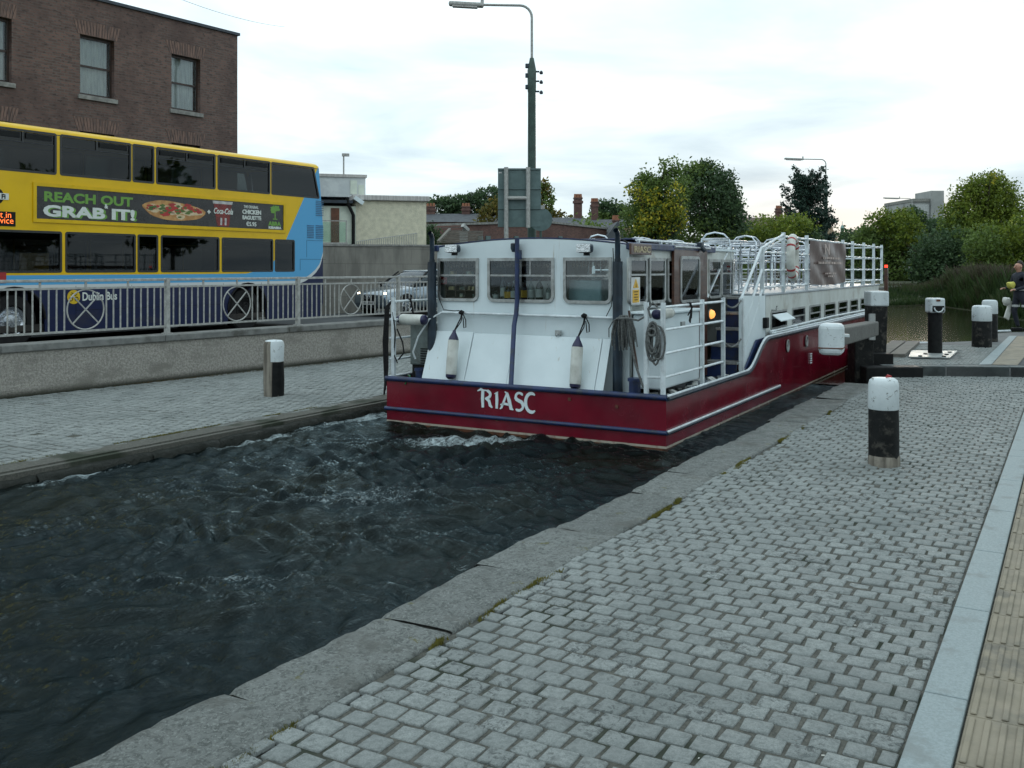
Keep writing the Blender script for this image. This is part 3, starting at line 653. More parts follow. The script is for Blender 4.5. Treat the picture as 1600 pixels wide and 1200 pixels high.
# ---- grey retaining wall right of the bus, cream building behind
gw0 = atD(470, 419, 30.0); gw1 = atD(700, 419, 37.5); GW = Frame(gw0.x, gw0.y, math.atan2(gw1.y - gw0.y, gw1.x - gw0.x), .15)
b = MB(); L_ = (gw1 - gw0).length; za = GW.hy(515, 381, 0)[1]; zb2 = GW.hy(669, 384, 0)[1]; zt_ = (za + zb2) / 2
b.prism([(-14, 0, -.2), (L_ + 6, 0, -.2), (L_ + 6, 0, zb2 + .1), (-14, 0, za - .35)], (0, .3, 0)); gwo = in_frame(empty('concrete_wall', (0, 0, 0), 0, 'stained grey concrete boundary wall behind the estate car', 'wall'), GW)
b.build('wall_face', M['greywall'], gwo)
b = MB(); b.prism([(-14, -.03, za - .346), (L_ + 6, -.03, zb2 + .104), (L_ + 6, -.03, zb2 + .17), (-14, -.03, za - .28)], (0, .38, 0)); b.build('cap', M['stone'], gwo)
b = MB(); xa, zA = GW.hy(556, 379, .2)
for k in range(34):
    x = xa + k * .11; b.bb(x - .008, x + .008, .16, .18, za - .1, za + .12 + k * .012)
b.bar((xa, .17, za + .12), (xa + 33 * .11, .17, za + .12 + 33 * .012), .025)
b.build('low_fence', M['galv'], gwo)
CF = Frame(*atD(556, 419, 39)[:2], math.atan2(.30, 1), .15)
cb = in_frame(empty('cream_building', (0, 0, 0), 0, 'cream pebbledashed flat-roofed building with a rooftop tank room', 'building'), CF)
x1, z1 = CF.hy(666, 318, 0); z0_ = CF.hy(556, 310, 0)[1]; zr = (z1 + z0_) / 2
b = MB(); b.prism([(0, 0, -.2), (x1, 0, -.2), (x1, 0, zr), (0, 0, zr)], (0, 6, 0)); b.build('wall', M['pebble'], cb)
b = MB(); b.bb(-.15, x1 + .12, -.15, 6.1, zr + .002, zr + .22); b.build('roof_edge', M['curtain'], cb, bev=.03)
b = MB(); b.bb(-3.5, -.002, -.0, 5, -.2, zr - .25); b.build('side_wing', M['greenwhite'], cb)
b = MB(); b.bb(-3.6, -.153, -.25, 5, zr - .14, zr - .02); b.build('wing_roof', M['slate'], cb)
b = MB(); xa, za_ = CF.hy(517, 325, 0); xb, zb_ = CF.hy(530, 371, 0); b.bb(xa, xb, -.04, .0 - .002, zb_ - .4, za_); b.build('door', surf('brown door', (.16, .06, .03), (.1, .04, .02), 5, .6), cb)
b = MB(); xa2, _ = CF.hy(541, 345, -.9); 
b.bb(-3.4, xa2, -.92, -.90, CF.hy(530, 378, -.9)[1], CF.hy(530, 347, -.9)[1]); b.build('balcony_panel', m_glass('frosted balcony panel', (.8, .9, .85), .2), cb)
b = MB(); zb3 = CF.hy(530, 378, -.9)[1]; zt3 = CF.hy(530, 346, -.9)[1]; b.bb(-3.4, xa2 + .03, -.95, -.89, zt3, zt3 + .04); b.bb(-3.4, xa2 + .05, -.95, -.002, zb3 - .12, zb3 - .02)
for x in (xa2, xa2 - 1.3): b.bb(x - .02, x + .02, -.93, -.88, zb3 - .02, zt3)
b.build('balcony_frame', M['galv'], cb)
b = MB(); xa3, _ = CF.hy(552, 340, -.12); zt4 = CF.hy(548, 309, -.12)[1]
b.tube([(xa3 - .25, -.2, zt4), (xa3 - .22, -.2, zt4 - .25), (xa3, -.14, zt4 - .7), (xa3, -.14, -.1)], .07, 8); b.build('drainpipe', M['black'], cb, smooth=True)
b = MB(); xt0, zt5 = CF.hy(507, 276, 1.0); xt1, _ = CF.hy(571, 280, 1.0); xm, _ = CF.hy(536, 276, 1.0)
b.bb(xt0 - 1, xt1, 1.0, 3.8, zr + .2, zt5); b.build('tank_room', M['tank'], cb)
b = MB(); b.bb(xt0 - 1.05, xt1 + .06, .95, 3.85, zt5 + .002, zt5 + .12); b.build('tank_room_roof', M['curtain'], cb)
b = MB(); 
for xx0, xx1, a, c in ((.32, .62, .15, .85), (.68, .93, .1, .62)):
    X0 = xm + (xt1 - xm) * xx0; X1 = xm + (xt1 - xm) * xx1; h = zt5 - zr - .2; b.bb(X0, X1, .97, .998, zr + .2 + h * a, zr + .2 + h * c)
b.build('hatch', M['greenwhite'], cb)
b = MB(); xp, zp = CF.hy(537, 242, 1.6); b.tube([(xp, 1.6, zt5), (xp, 1.6, zp)], .035, 6); b.box((xp + .08, 1.6, zp), (.3, .12, .12)); b.build('antenna_mast', M['galv'], cb)
b = MB(); xq, zq = CF.hy(561, 313, -.3); b.box((xq, -.25, zq), (.42, .16, .16), 0, ('Y', .6)); b.tube([(xq - .1, -.25, zq), (xq - .1, -.02, zq + .05)], .03, 6); b.build('security_camera', M['white'], cb)
# ============================================================ CANAL BOAT
boat = in_frame(empty('canal_boat', (0, 0, 0), 0, 'crimson and white passenger barge leaving the lock stern first, railed upper deck', 'boat'), BOAT)
W = 3.4; H = BOAT.hy
def gun(u):  # gunwale height along the side
    t = min(max((u - 2.75) / .95, 0), 1); return .383 + .36 * (t * t * (3 - 2 * t))
us = [0] + [2.6 + .1 * k for k in range(13)] + [5, 7, 9, 11, 12.2, 13, 13.7, 14.2, 14.45]
def half(u):
    return W / 2 * (1 if u < 11 else math.cos((u - 11) / 3.6 * PI / 2) ** .55)
def plan(u): h = half(u); return W / 2 - h, W / 2 + h
b = MB(); vs = []
for u in us:
    a, c = plan(u)
    for y in (a, c):
        vs += [(u, y, -.5), (u, y, -.02), (u, y, gun(u) - .012)]
fs = []
for i in range(len(us) - 1):
    for k in (0, 3):
        for j in (0, 1): q = i * 6 + k + j; fs.append((q, q + 1, q + 7, q + 6))
fs += [(0, 1, 4, 3), (1, 2, 5, 4)]; e_ = (len(us) - 1) * 6; fs += [(e_, e_ + 1, e_ + 4, e_ + 3), (e_ + 1, e_ + 2, e_ + 5, e_ + 4)]
b.add(vs, fs); o = b.build('hull', M['hull'], boat)
sm = o.modifiers.new('thick', 'SOLIDIFY'); sm.thickness = .02; sm.offset = -1
b = MB(); b.bb(.03, 3.6, .03, W - .03, .26, .30); b.bb(3.6, 13.2, .04, W - .04, .60, .64); b.build('deck', surf('dark grey deck paint', (.05, .06, .07), (.03, .035, .04), 6, .7, .3, 60), boat)
# rubbing strips
b = MB(); b.tube([(-.005, -.01, .383), (-.005, W + .01, .383)], .030, 10); b.tube([(-.012, -.015, .04), (-.012, W + .015, .04)], .022, 10)
b.build('rubbing_strip', M['navy'], boat, smooth=True)
su = [0, 1, 2] + [2.6 + .1 * k for k in range(13)] + [5, 7, 9, 11]
b = MB(); b.tube([(u, -.012, gun(u) - .012) for u in su], .026, 8); b.tube([(u, W + .012, gun(u) - .012) for u in su], .026, 8); b.build('gunwale_band', M['slate'], boat, smooth=True)
b = MB(); b.tube([(u, -.006, gun(u) + .012) for u in su], .015, 8); b.tube([(u, W + .006, gun(u) + .012) for u in su], .015, 8)
u_e = H(1217, 603, 0)[0]
b.tube([(-.01, -.016, .052), (u_e, -.016, .052)], .013, 8); b.build('gunwale_rail', M['white2'], boat, smooth=True)
b = MB(); b.tube([(-.01, -.012, .036), (u_e, -.012, .036)], .020, 8); b.build('side_rubbing_strip', M['slate'], boat, smooth=True)
# portholes and vent on the side
for px, py in ((1229.5, 540), (1259, 533)):
    u, z = H(px, py, 0); t = MB(); t.lathe([(.085, -.012), (.092, -.020), (.070, -.024), (.068, -.010)], (u, 0, z), 18, 'Y'); p_ = t.build('porthole', M['sill'], boat, smooth=True)
    t = MB(); t.lathe([(.068, -.0105), (.001, -.0125)], (u, 0, z), 18, 'Y'); t.build('porthole_glass', M['dark'], p_)
u, z = H(1266, 560, 0); b = MB()
for k in range(5): b.box((u, -.012, z + .07 - k * .034), (.10, .012, .018))
b.build('vent', M['white'], boat)
b = MB(); u, z = H(1213, 690, 0)
# draught marks and rust tears on the stern
M['rust'] = surf('rusty steel', (.16, .06, .03), (.08, .03, .02), 30, .8)
for y, z in ((1.92, .02), (1.05, .30), (.52, .26)): b = MB(); b.box((-.006, y, z), (.008, .03, .03)); b.build('stern_fitting', M['rust'], boat)
# ---- name on the stern: uncial letters built from strokes
def stroke_letters():
    b = MB(); lw_ = .036
    def S(pts, w=lw_, ws=None):
        k = len(pts); ws = ws or [w] * k; Lp = []; Rp = []
        for i, p in enumerate(pts):
            p = Vector(p); d = (Vector(pts[min(i + 1, k - 1)]) - Vector(pts[max(i - 1, 0)])).normalized(); n = Vector((-d.y, d.x)) * ws[i] / 2
            Lp.append(p + n); Rp.append(p - n)
        for i in range(k - 1):
            q = [Lp[i], Lp[i + 1], Rp[i + 1], Rp[i]]; T.append([(a.x, a.y) for a in q])
    T = []; arc = lambda cx, cy, rx, ry, a0, a1, n=12: [(cx + rx * math.cos(R(a0 + (a1 - a0) * k / n)), cy + ry * math.sin(R(a0 + (a1 - a0) * k / n))) for k in range(n + 1)]
    # R
    S([(-.03, .19), (.02, .215), (.045, .205), (.04, .10), (.045, 0)], ws=[.010, .03, .04, .040, .032]); S([(.045, .205)] + arc(.085, .158, .062, .046, 80, -90), ws=[.02, .016] + [.034] * 10 + [.03, .016]); S([(.075, .11), (.13, .085), (.145, .03), (.175, .005)], ws=[.016, .038, .038, .014])
    # I
    S([(.205, .17), (.235, .195), (.238, .1), (.235, 0)], ws=[.010, .036, .038, .03])
    # A
    S([(.375, .20), (.345, .12), (.30, .015), (.28, 0)], ws=[.014, .026, .026, .012]); S([(.345, .205), (.375, .19), (.405, .10), (.43, .01), (.46, .0)], ws=[.010, .03, .046, .040, .010]); S([(.285, .05), (.34, .065), (.41, .055)], ws=[.012, .030, .022])
    # S
    S(arc(.54, .155, .048, .048, 25, 215, 10) + arc(.53, .055, .060, .055, 100, -130, 12)[1:], ws=[.012] + [.028] * 8 + [.040] * 7 + [.03] * 6 + [.012])
    # C
    S(arc(.70, .10, .078, .108, 55, 305, 16), ws=[.014, .028] + [.038] * 13 + [.03, .016])
    x0, z0 = None, None
    yl, zl = BOAT.hx(750, 636, 0); yr, zr_ = BOAT.hx(843, 650, 0); sc = (yl - yr) / .80
    for k, q in enumerate(T):
        b.prism([(-.004 - .0001 * (k % 3), yl - p[0] * sc, zl + p[1] * sc) for p in q], (-.006, 0, 0))
    return b
o = stroke_letters().build('name_lettering', M['white'], boat)
# ---- cabin back wall
U0 = .38; BX = BOAT.hx
yl = 2.96; yr = .55
def arch(y): t = (y - (yl + yr) / 2) / ((yl - yr) / 2); return 1.885 + .085 * (1 - t * t)
outer = [(-yl, .30), (-yr, .30)] + [(-(yr + (yl - yr) * k / 16), arch(yr + (yl - yr) * k / 16)) for k in range(17)]
place = lambda a, c: (U0 + .02, -a, c)
backwin = []
for px0, px1 in ((686, 746.5), (763.5, 864.5), (882, 954.5)):
    a0 = BX(px0, 440, U0)[0]; a1 = BX(px1, 440, U0)[0]
    zt = sum(BX(x, 405, U0)[1] for x in (px0, px1)) / 2; backwin.append((-a0, -a1, zt))
ZB = BX(820, 471, U0)[1]; ZT = BX(820, 404.5, U0)[1]
holes = [rrect(a, c, ZB, ZT, .065, False) for a, c, _ in backwin]
sheet('cabin_back_wall', outer, [h[::-1] for h in holes], place, .03, M['white'], boat)
ZM = BX(820, 430.5, U0)[1]
def win_frame(par, pl, place2, zm, m=M['sill'], w=.022, th=.02, mull=None):
    """raised aluminium frame ring, transom bar and two panes"""
    inn = inset(pl, w)
    f = sheet('window', inset(pl, -.012), [inn[::-1]], place2, th, m, par); xs = [p[0] for p in inn]; 
    bb_ = MB(); x0, x1 = min(xs), max(xs); z0 = min(p[1] for p in inn); z1 = max(p[1] for p in inn)
    if zm: bb_.add([Vector(place2(a, c)) + off for off in (Vector((0, 0, 0)),) for a, c in ((x0, zm - .010), (x1, zm - .010), (x1, zm + .010), (x0, zm + .010))], [(0, 1, 2, 3)])
    if mull:
        for q in mull: bb_.add([Vector(place2(a, c)) for a, c in ((q - .008, zm + .0105), (q + .008, zm + .0105), (q + .008, z1), (q - .008, z1))], [(0, 1, 2, 3)])
    if bb_.v:
        t = bb_.build('glazing_bar', m, f); q = t.modifiers.new('t', 'SOLIDIFY'); q.thickness = .012; q.offset = 0
    sheet('pane', inn, [], place2, .004, M['glass'], f); return f
for k, (a, c, _) in enumerate(backwin):
    win_frame(boat, rrect(a, c, ZB, ZT, .065, False), lambda x, z: (U0 - .003, -x, z), ZM, mull=[a + (c - a) * .655] if k == 1 else None)
# ---- cabin sides, roof
V0 = .55; CE = 3.98
zs = lambda px, py: H(px, py, V0)[1]; xs_ = lambda px, py: H(px, py, V0)[0]
SZT = zs(1020, 404.5); SZB = zs(1020, 472.5); SZM = zs(1020, 429)
sw = [(xs_(981.5, 440), xs_(1007.5, 440)), (xs_(1012.5, 440), xs_(1036.5, 440)), (xs_(1041, 440), xs_(1054, 440)), (xs_(1105.5, 440), xs_(1123.5, 440)), (xs_(1125.5, 440), xs_(1142.5, 440))]
holes = [rrect(a, c, SZB, SZT, .055, False) for a, c in sw]
sheet('cabin_side_wall', [(U0 + .035, .30), (CE, .30), (CE, 1.87), (U0 + .035, 1.88)], [h[::-1] for h in holes], lambda a, c: (a, V0, c), .03, M['cream'], boat)
for a, c in sw: win_frame(boat, rrect(a, c, SZB, SZT, .055, False), lambda x, z: (x, V0 - .018, z), SZM)
PV = 2.96
holes = [rrect(a, a + .5, SZB, SZT, .05, False) for a in (.6, 1.3, 2.1, 2.9)]
sheet('cabin_side_wall', [(U0 + .035, .30), (CE, .30), (CE, 1.87), (U0 + .035, 1.88)], [h[::-1] for h in holes], lambda a, c: (a, PV, c), .03, M['cream'], boat)
for a in (.6, 1.3, 2.1, 2.9): win_frame(boat, rrect(a, a + .5, SZB, SZT, .05, False), lambda x, z: (x, PV + .018, z), SZM)
sheet('cabin_front_wall', [(-PV, .3), (-V0, .3), (-V0, 1.86), (-PV, 1.86)], [rrect(-1.5, -.75, 1.3, 1.75, .04), rrect(-2.7, -1.9, 1.3, 1.75, .04)], lambda a, c: (CE - .02, -a, c), .03, M['cream'], boat)
b = MB(); n = 16; vs = []
for u in (U0 + .012, 3.0):
    for k in range(n + 1): y = yr - .05 + (yl - yr + .1) * k / n; vs.append((u, y, arch(y) + .006)); vs.append((u, y, arch(y) + .018))
fs = [(2 * k, 2 * k + 2, 2 * k + 3, 2 * k + 1) for k in range(n)] + [(34 + 2 * k, 34 + 2 * k + 1, 34 + 2 * k + 3, 34 + 2 * k + 2) for k in range(n)] + [(2 * k + 1, 2 * k + 3, 34 + 2 * k + 3, 34 + 2 * k + 1) for k in range(n)] + [(2 * k, 34 + 2 * k, 34 + 2 * k + 2, 2 * k + 2) for k in range(n)] + [(0, 1, 35, 34), (32, 66, 67, 33)]
b.add(vs, fs); b.build('cabin_roof', M['navy'], boat)
b = MB(); b.bb(3.003, CE + .04, V0 - .04, PV + .04, 1.872, 1.90); b.build('forward_roof', M['white'], boat)
b = MB(); b.bb(1.3, 2.9, .90, 2.55, 1.975, 1.995); b.build('roof_hatch', M['navy'], boat, bev=.005)
b = MB()
for y in (yr - .02, yl + .02):
    b.bb(U0 - .03, 3.05, y - .045, y + .045, 1.845, 1.915)
b.build('roof_edge', M['navy'], boat, bev=.01)
b = MB(); b.tube([(.5, V0 - .03, 1.945), (1.55, V0 - .03, 1.945), (2.9, V0 - .02, 1.93)], .014, 8)
for u in (.55, 1.2, 1.55, 2.3): b.box((u, V0 - .03, 1.925), (.03, .03, .04))
b.build('roof_grab_rail', M['white2'], boat, smooth=True)
b = MB(); b.box((2.45, V0 - .05, 1.93), (.08, .09, .07)); b.tube([(2.45, V0 - .08, 1.9), (2.47, V0 - .12, 1.86)], .03, 8); b.build('deck_light', M['slate'], boat)
# sliding timber door
du0, _ = H(1053, 440, .49); du1, _ = H(1104.5, 440, .49); dzb = .32; dzt = H(1080, 391, .49)[1]
dw = (H(1062.5, 440, .49)[0], H(1091.5, 440, .49)[0], H(1077, 471, .49)[1], H(1077, 402, .49)[1])
hl = rrect(*dw[:2], *dw[2:], .05)
door = sheet('timber_door', [(du0, dzb), (du1, dzb), (du1, dzt), (du0, dzt)], [hl[::-1]], lambda a, c: (a, .50, c), .03, M['wood'], boat)
win_frame(door, hl, lambda x, z: (x, .481, z), None)
b = MB(); b.tube([(du0, .48, dzt + .03), (du1 + .1, .48, dzt + .03)], .014, 6); b.build('door_track', M['sill'], boat)
# interior
b = MB(); b.bb(.45, CE - .06, .60, 2.9, .31, .33); b.build('cabin_floor', M['dark'], boat)
b = MB(); b.bb(1.32, 1.35, 2.0, 2.9, .34, 1.80); b.bb(1.32, 1.35, .62, 1.1, .34, 1.5); b.build('partition', M['ldark'], boat)
cnt = MB(); cnt.bb(.43, .82, .62, 2.9, .34, ZB - .005); cnt.build('counter', M['ldark'], boat, bev=.01)
sh = MB()
for k in range(4): sh.bb(.46, .80, 2.36, 2.90, ZB + .02 + k * .085, ZB + .030 + k * .085)
for k in range(5): sh.bb(.46, .80, 2.36 + k * .13, 2.372 + k * .13, ZB, ZM - .02)
sh.bb(.84, .86, 2.3, 2.9, ZB, ZT); sh.build('shelf_unit', M['wood'], boat)
rr = random.Random(3); b = MB()
for k in range(4):
    for j in range(5):
        if rr.random() < .8: b.box((.50 + rr.random() * .05, 2.42 + j * .10 + rr.gauss(0, .01), ZB + .05 + k * .085), (.07, rr.uniform(.04, .075), rr.uniform(.03, .055)))
b.build('shelf_stock', surf('assorted packets', (.55, .42, .22), (.10, .12, .10), 9, .5, lo=.45, hi=.55, c3=(.6, .6, .5), s3=13), boat)
def bottle(u, y, h, r, m, lab, mlab, cap):
    o = empty('bottle', (0, 0, 0), 0, lab, 'bottle', 'bottles along the stern window'); o.parent = None
    o.location = BOAT.w(u, y, ZB - .003); o.rotation_euler = (0, 0, BOAT.a)
    b = MB(); b.lathe([(r * .96, 0), (r, .01), (r, h * .6), (r * .8, h * .68), (r * .35, h * .8), (r * .32, h * .97)], (0, 0, 0), 14); b.build('glass_body', m, o, smooth=True)
    b = MB(); b.lathe([(r * 1.01, h * .18), (r * 1.015, h * .19), (r * 1.015, h * .5), (r * 1.01, h * .51)], (0, 0, 0), 14); b.build('paper_label', mlab, o, smooth=True)
    b = MB(); b.lathe([(r * .38, h * .92), (r * .38, h * 1.0)], (0, 0, 0), 10); b.build('cap', cap, o)
bl = [(786, .31, .035, 'bottle3', 'tall bottle with a bright red cap at the window', 'paper', 'red'), (795, .22, .05, 'bottle3', 'squat clear bottle with a yellow label', 'yellow', 'alu'), (803, .24, .04, 'bottle3', 'clear bottle just left of the blue stern pole', 'paper', 'alu'), (819, .26, .037, 'bottle2', 'brown bottle right of the blue stern pole', 'yellow', 'black'),
      (830, .27, .036, 'bottle3', 'clear bottle left of the dark green bottle', 'paper', 'fnavy'), (843, .29, .042, 'bottle', 'dark green bottle with a pale label', 'paper', 'black'), (857, .21, .03, 'bottle3', 'small clear bottle at the right end of the middle window', 'paper', 'alu'), (774, .15, .04, 'bottle3', 'short jar at the left end of the middle window', 'paper', 'black')]
for px, h, r, g_, lab, ml, cp in bl:
    y = BX(px, 470, .455)[0]; bottle(.455, y, h * .95, r, M[g_], lab, M[ml], M[cp])
o = MB(); y0, y1 = BX(890, 440, .56)[0], BX(942, 440, .56)[0]; z0, z1 = BX(915, 462, .56)[1], BX(915, 437, .56)[1]
o.bb(.52, .75, y1, y0, ZB - .004, z1); q = in_frame(o.build('storage_tub', surf('pale blue plastic', (.35, .50, .55), (.28, .42, .46), 4, .3), None, bev=.02), BOAT); tag(q, 'pale blue plastic tub in the right stern window', 'tub')
b = MB(); 
for k in range(5): b.add([(.50 + .02 * k, y1 + .02 * k, z1 + .004), (.51, y0 - .03, z1 + .006 + .012 * k), (.66, y0, z1 + .03), (.70, y1, z1 + .02 * k + .01)], [(0, 1, 2, 3)])
tag(in_frame(b.build('plastic_wrap', surf('crumpled clear wrap', (.5, .55, .56), (.38, .42, .43), 9, .25), None), BOAT), 'crumpled pale plastic wrap on the blue tub', 'wrap')
y = BX(696, 450, .41)[0]; b = MB(); z0 = BX(694, 444, .41)[1]; z1 = BX(694, 433, .41)[1]; b.bb(.405, .409, BX(698.5, 440, .41)[0], BX(689, 440, .41)[0], z0, z1); st = b.build('window_sticker', M['red'], boat)
text('illy'[:0] + 'lly', .05, (.402, BX(690, 441, .41)[0], z0 + .02), (0, -1, 0), (0, 0, 1), M['paper'], st, bold=.002, ext=.0005)
b = MB(); b.bb(.60, .64, BX(703, 420, .6)[0], BX(693, 420, .6)[0], BX(700, 428, .6)[1], BX(700, 411, .6)[1]); b.build('paper_notice', M['paper'], boat)
b = MB()
for a, c, _ in backwin:
    n = int((c - a) / .022)
    for k in range(n): xx = -(a + .02 + (c - a - .04) * (k + .5) / n); h_ = .045 + .03 * abs(math.sin(k * 1.9)); b.bb(.47 + .01 * (k % 2), .474 + .01 * (k % 2), xx - .009, xx + .009, ZT - .02 - h_, ZT + .03)
b.build('window_fringe', surf('patterned fringe', (.30, .22, .17), (.10, .07, .055), 40, .8), boat)
rr = random.Random(31); b = MB()
for k in range(13): y = -(backwin[1][0] + .04) - k * .046; h_ = rr.uniform(.05, .12); b.lathe([(.014, 0), (.022, h_ * .3), (.020, h_)], (.66 + .04 * (k % 2), y, ZB - .004), 10)
b.bb(.80, .82, -backwin[1][1] + .05, -backwin[1][0] - .25, ZB, ZB + .22)
b.build('glassware', M['paper'], boat)
# warning sign in side window
a0, z0 = H(986, 475, V0 - .03); a1, z1 = H(999.5, 433, V0 - .03); b = MB(); b.bb(a0, a1, V0 - .034, V0 - .030, z0, z1); sg = b.build('warning_sign', M['paper'], boat)
am = (a0 + a1) / 2; zm = z0 + (z1 - z0) * .56; b = MB(); wdt = (a1 - a0); b.bb(a0 + wdt * .12, a1 - wdt * .12, V0 - .037, V0 - .0345, z0 + .012, zm - .01)
b.prism([(a0 + wdt * .18, V0 - .0345, zm + .01), (a1 - wdt * .18, V0 - .0345, zm + .01), (am, V0 - .0345, zm + (z1 - zm) * .86)], (0, -.003, 0)); b.build('yellow_field', M['yellow'], sg)
b = MB()
for k in range(4): b.box((am, V0 - .038, z0 + .04 + k * .028), (wdt * (.5 if k % 2 else .38), .001, .008))
b.prism([(am - .008, V0 - .0376, zm + .02), (am + .010, V0 - .0376, zm + .02), (am + .002, V0 - .0376, zm + .06)], (0, -.001, 0)); b.build('sign_mark', M['black'], sg)
# name board
a0, z0 = H(985, 397.5, V0 - .09); a1, z1 = H(1017, 382, V0 - .09); b = MB(); b.bb(a0, a1, V0 - .10, V0 - .075, z0, z1); nb = b.build('name_board', M['wood'], boat, bev=.004)
text('RIASC', (z1 - z0) * .78, (a0 + .07, V0 - .102, z0 + .025), (1, 0, 0), (0, 0, 1), surf('gilt letters', (.45, .38, .24), (.3, .25, .15), 20, .5), nb, bold=.003, maxw=(a1 - a0) * .80)
b = MB(); b.tube([(a0 + .02, V0 - .05, z1 + .01), (a0 + .02, V0 + .0, z1 + .03)], .01, 6); b.build('bracket', M['black'], nb)
# exhausts, pole, lights
for yv, pt in ((2.976, 366), (.645, 362)):
    zj = 1.72; zt = BX(680 if yv > 2 else 966, pt, .3)[1]
    b = MB(); b.tube([(.30, yv, .30), (.30, yv, zj)], .052, 18); b.build('exhaust_shroud', M['slate'], boat, smooth=True)
    b = MB(); b.tube([(.30, yv, zj - .05), (.30, yv, zt - .04), (.285, yv, zt - .01), (.25, yv, zt + .015)], .028, 14, cap=False); b.lathe([(.03, 0), (.034, .004), (.034, .03), (.028, .03)], (.30, yv, zj), 14)
    b.build('exhaust_pipe', M['slate'], boat, smooth=True)
yt = BX(808, 400, .3)[0]; yb = BX(797, 597, .03)[0]; b = MB()
b.tube([(.30, yt, 1.975), (.30, yt, 1.30), (.285, yt + .002, 1.16), (.25, yt + .01, 1.02), (.05, yb, .40)], .026, 12); b.box((.33, yt, 1.80), (.06, .05, .10)); b.build('steering_pole', M['navy'], boat, smooth=True)
for px, py in ((707.5, 388.5), (914, 388)):
    y, z = BX(px, py, .28); b = MB(); b.lathe([(.03, 0), (.05, -.03), (.055, -.06)], (.30, y, z - .045), 12, 'Z'); f = MB(); f.bb(.245, .33, y - .088, y + .088, z - .048, z + .048); fl = f.build('floodlight', M['slate'], boat, bev=.03)
    f = MB(); f.bb(.236, .244, y - .080, y + .080, z - .042, z + .042); f.build('lens', M['lens'], fl, bev=.003)
    f = MB(); f.box((.30, y - .01, z - .062), (.05, .05, .03)); f.build('bracket', M['black'], fl)
y, z = BX(802, 388, .30); b = MB(); b.lathe([(.03, -.04), (.045, .0), (.045, .05), (.03, .06)], (.33, y, z - .0), 12); b.build('navigation_light', M['slate'], boat, smooth=True)
# grab rail across the back
b = MB(); b.tube([(.33, 2.85, 1.14), (.33, .68, 1.13)], .016, 10)
for y in (2.8, 2.1, 1.4, .75): b.tube([(.33, y, 1.135), (.37, y, 1.135)], .010, 6)
b.tube([(.33, 2.86, 1.14), (.25, 2.98, 1.06), (.20, 3.10, .86), (.18, 3.16, .68), (.2, 3.14, .60)], .011, 8); b.build('grab_rail', M['white2'], boat, smooth=True)
b = MB(); b.tube([(.345, 2.90, 1.55), (.345, 2.91, 1.3), (.34, 2.84, 1.17), (.34, 2.7, 1.16), (.335, 2.62, 1.165)], .005, 6)
b.tube([(.35, .72, 1.86), (.35, .70, 1.5), (.35, .74, 1.25), (.34, .80, 1.13)], .005, 6); b.build('cable', M['rubber'], boat, smooth=True)
b = MB(); y, z = BX(871, 520, .33); b.box((.35, y, z), (.04, .06, .05)); b.tube([(.35, y, z), (.30, y, z - .03)], .012, 8); b.build('deck_socket', M['sill'], boat)
# leaning boards
pn = [(675.5, 740), (741, 805), (806, 905), (906, 941), (942.5, 955)]
lbl = ['leftmost white board leaning on the barge stern, behind the left fender', 'white board leaning at the stern just left of the blue pole', 'widest white board leaning at the stern, right of the blue pole', 'narrow white board leaning behind the right hanging fender', 'narrowest white board leaning beside the right exhaust shroud']
for k, ((p0, p1), lb) in enumerate(zip(pn, lbl)):
    ya = BX(p0, 520, .34)[0]; yb_ = BX(p1, 520, .34)[0]; zt = .925 - .012 * (k > 0) - .008 * (k > 2); dx = .004 * (k % 2)
    b = MB(); b.prism([(.10 + dx, ya + .004, .31), (.10 + dx, yb_ - .0, .31), (.335 + dx, yb_, zt), (.335 + dx, ya, zt)], (.016, 0, 0))
    tag(in_frame(b.build('board', M['white'], None, bev=.002), BOAT), lb, 'board', 'white boards leaning on the barge stern')
# deck rails
def rail_set(name, posts, rails, ph, pz0, m=M['white2'], pw=.04, rw=.014, par=boat):
    for x, y in posts:
        b = MB(); b.bb(x - pw / 2, x + pw / 2, y - pw / 2, y + pw / 2, pz0, ph); b.build('rail_post', m, par)
    for z in rails:
        b = MB(); b.tube([(x, y, z) for x, y in posts], rw, 8); b.build(name, m, par, smooth=True)
uq = [H(1097, 520, .05)[0], H(1130, 520, .05)[0]]
rail_set('stern_rail', [(.05, .226), (.05, .05), (uq[0], .05), (uq[1], .05)], (1.265, 1.04, .805, .57), 1.31, .30)
rail_set('stern_rail', [(.05, 3.34), (1.0, 3.34), (1.9, 3.34)], (1.265, 1.055, .84, .60), 1.31, .30)
b = MB()
for z in (1.265, 1.055, .84, .60): b.tube([(.05, 3.30, z), (.05, 3.395, z)], .014, 8); 
b.build('rail_stub', M['white2'], boat)
# locker by the starboard side
b = MB(); b.bb(.40, 1.58, .20, .52, .40, 1.17); lk = b.build('locker', M['white'], boat, bev=.02)
b = MB(); b.bb(.36, 1.62, .17, .53, 1.172, 1.20); b.build('lid', M['white'], lk, bev=.008)
b = MB(); b.box((1.0, .19, 1.05), (.10, .02, .05)); b.build('catch', M['sill'], lk)
# amber side lamp
u, z = H(1111, 491, V0 - .03); b = MB(); b.lathe([(.055, 0), (.06, -.02), (.045, -.05), (.02, -.065)], (u, V0 - .016, z), 14, 'Y'); sl = b.build('side_lamp', M['lampwarm'], boat, smooth=True)
b = MB(); b.lathe([(.068, 0.002), (.068, -.012), (.056, -.014)], (u, V0 - .015, z), 14, 'Y'); b.build('lamp_rim', M['sill'], sl)
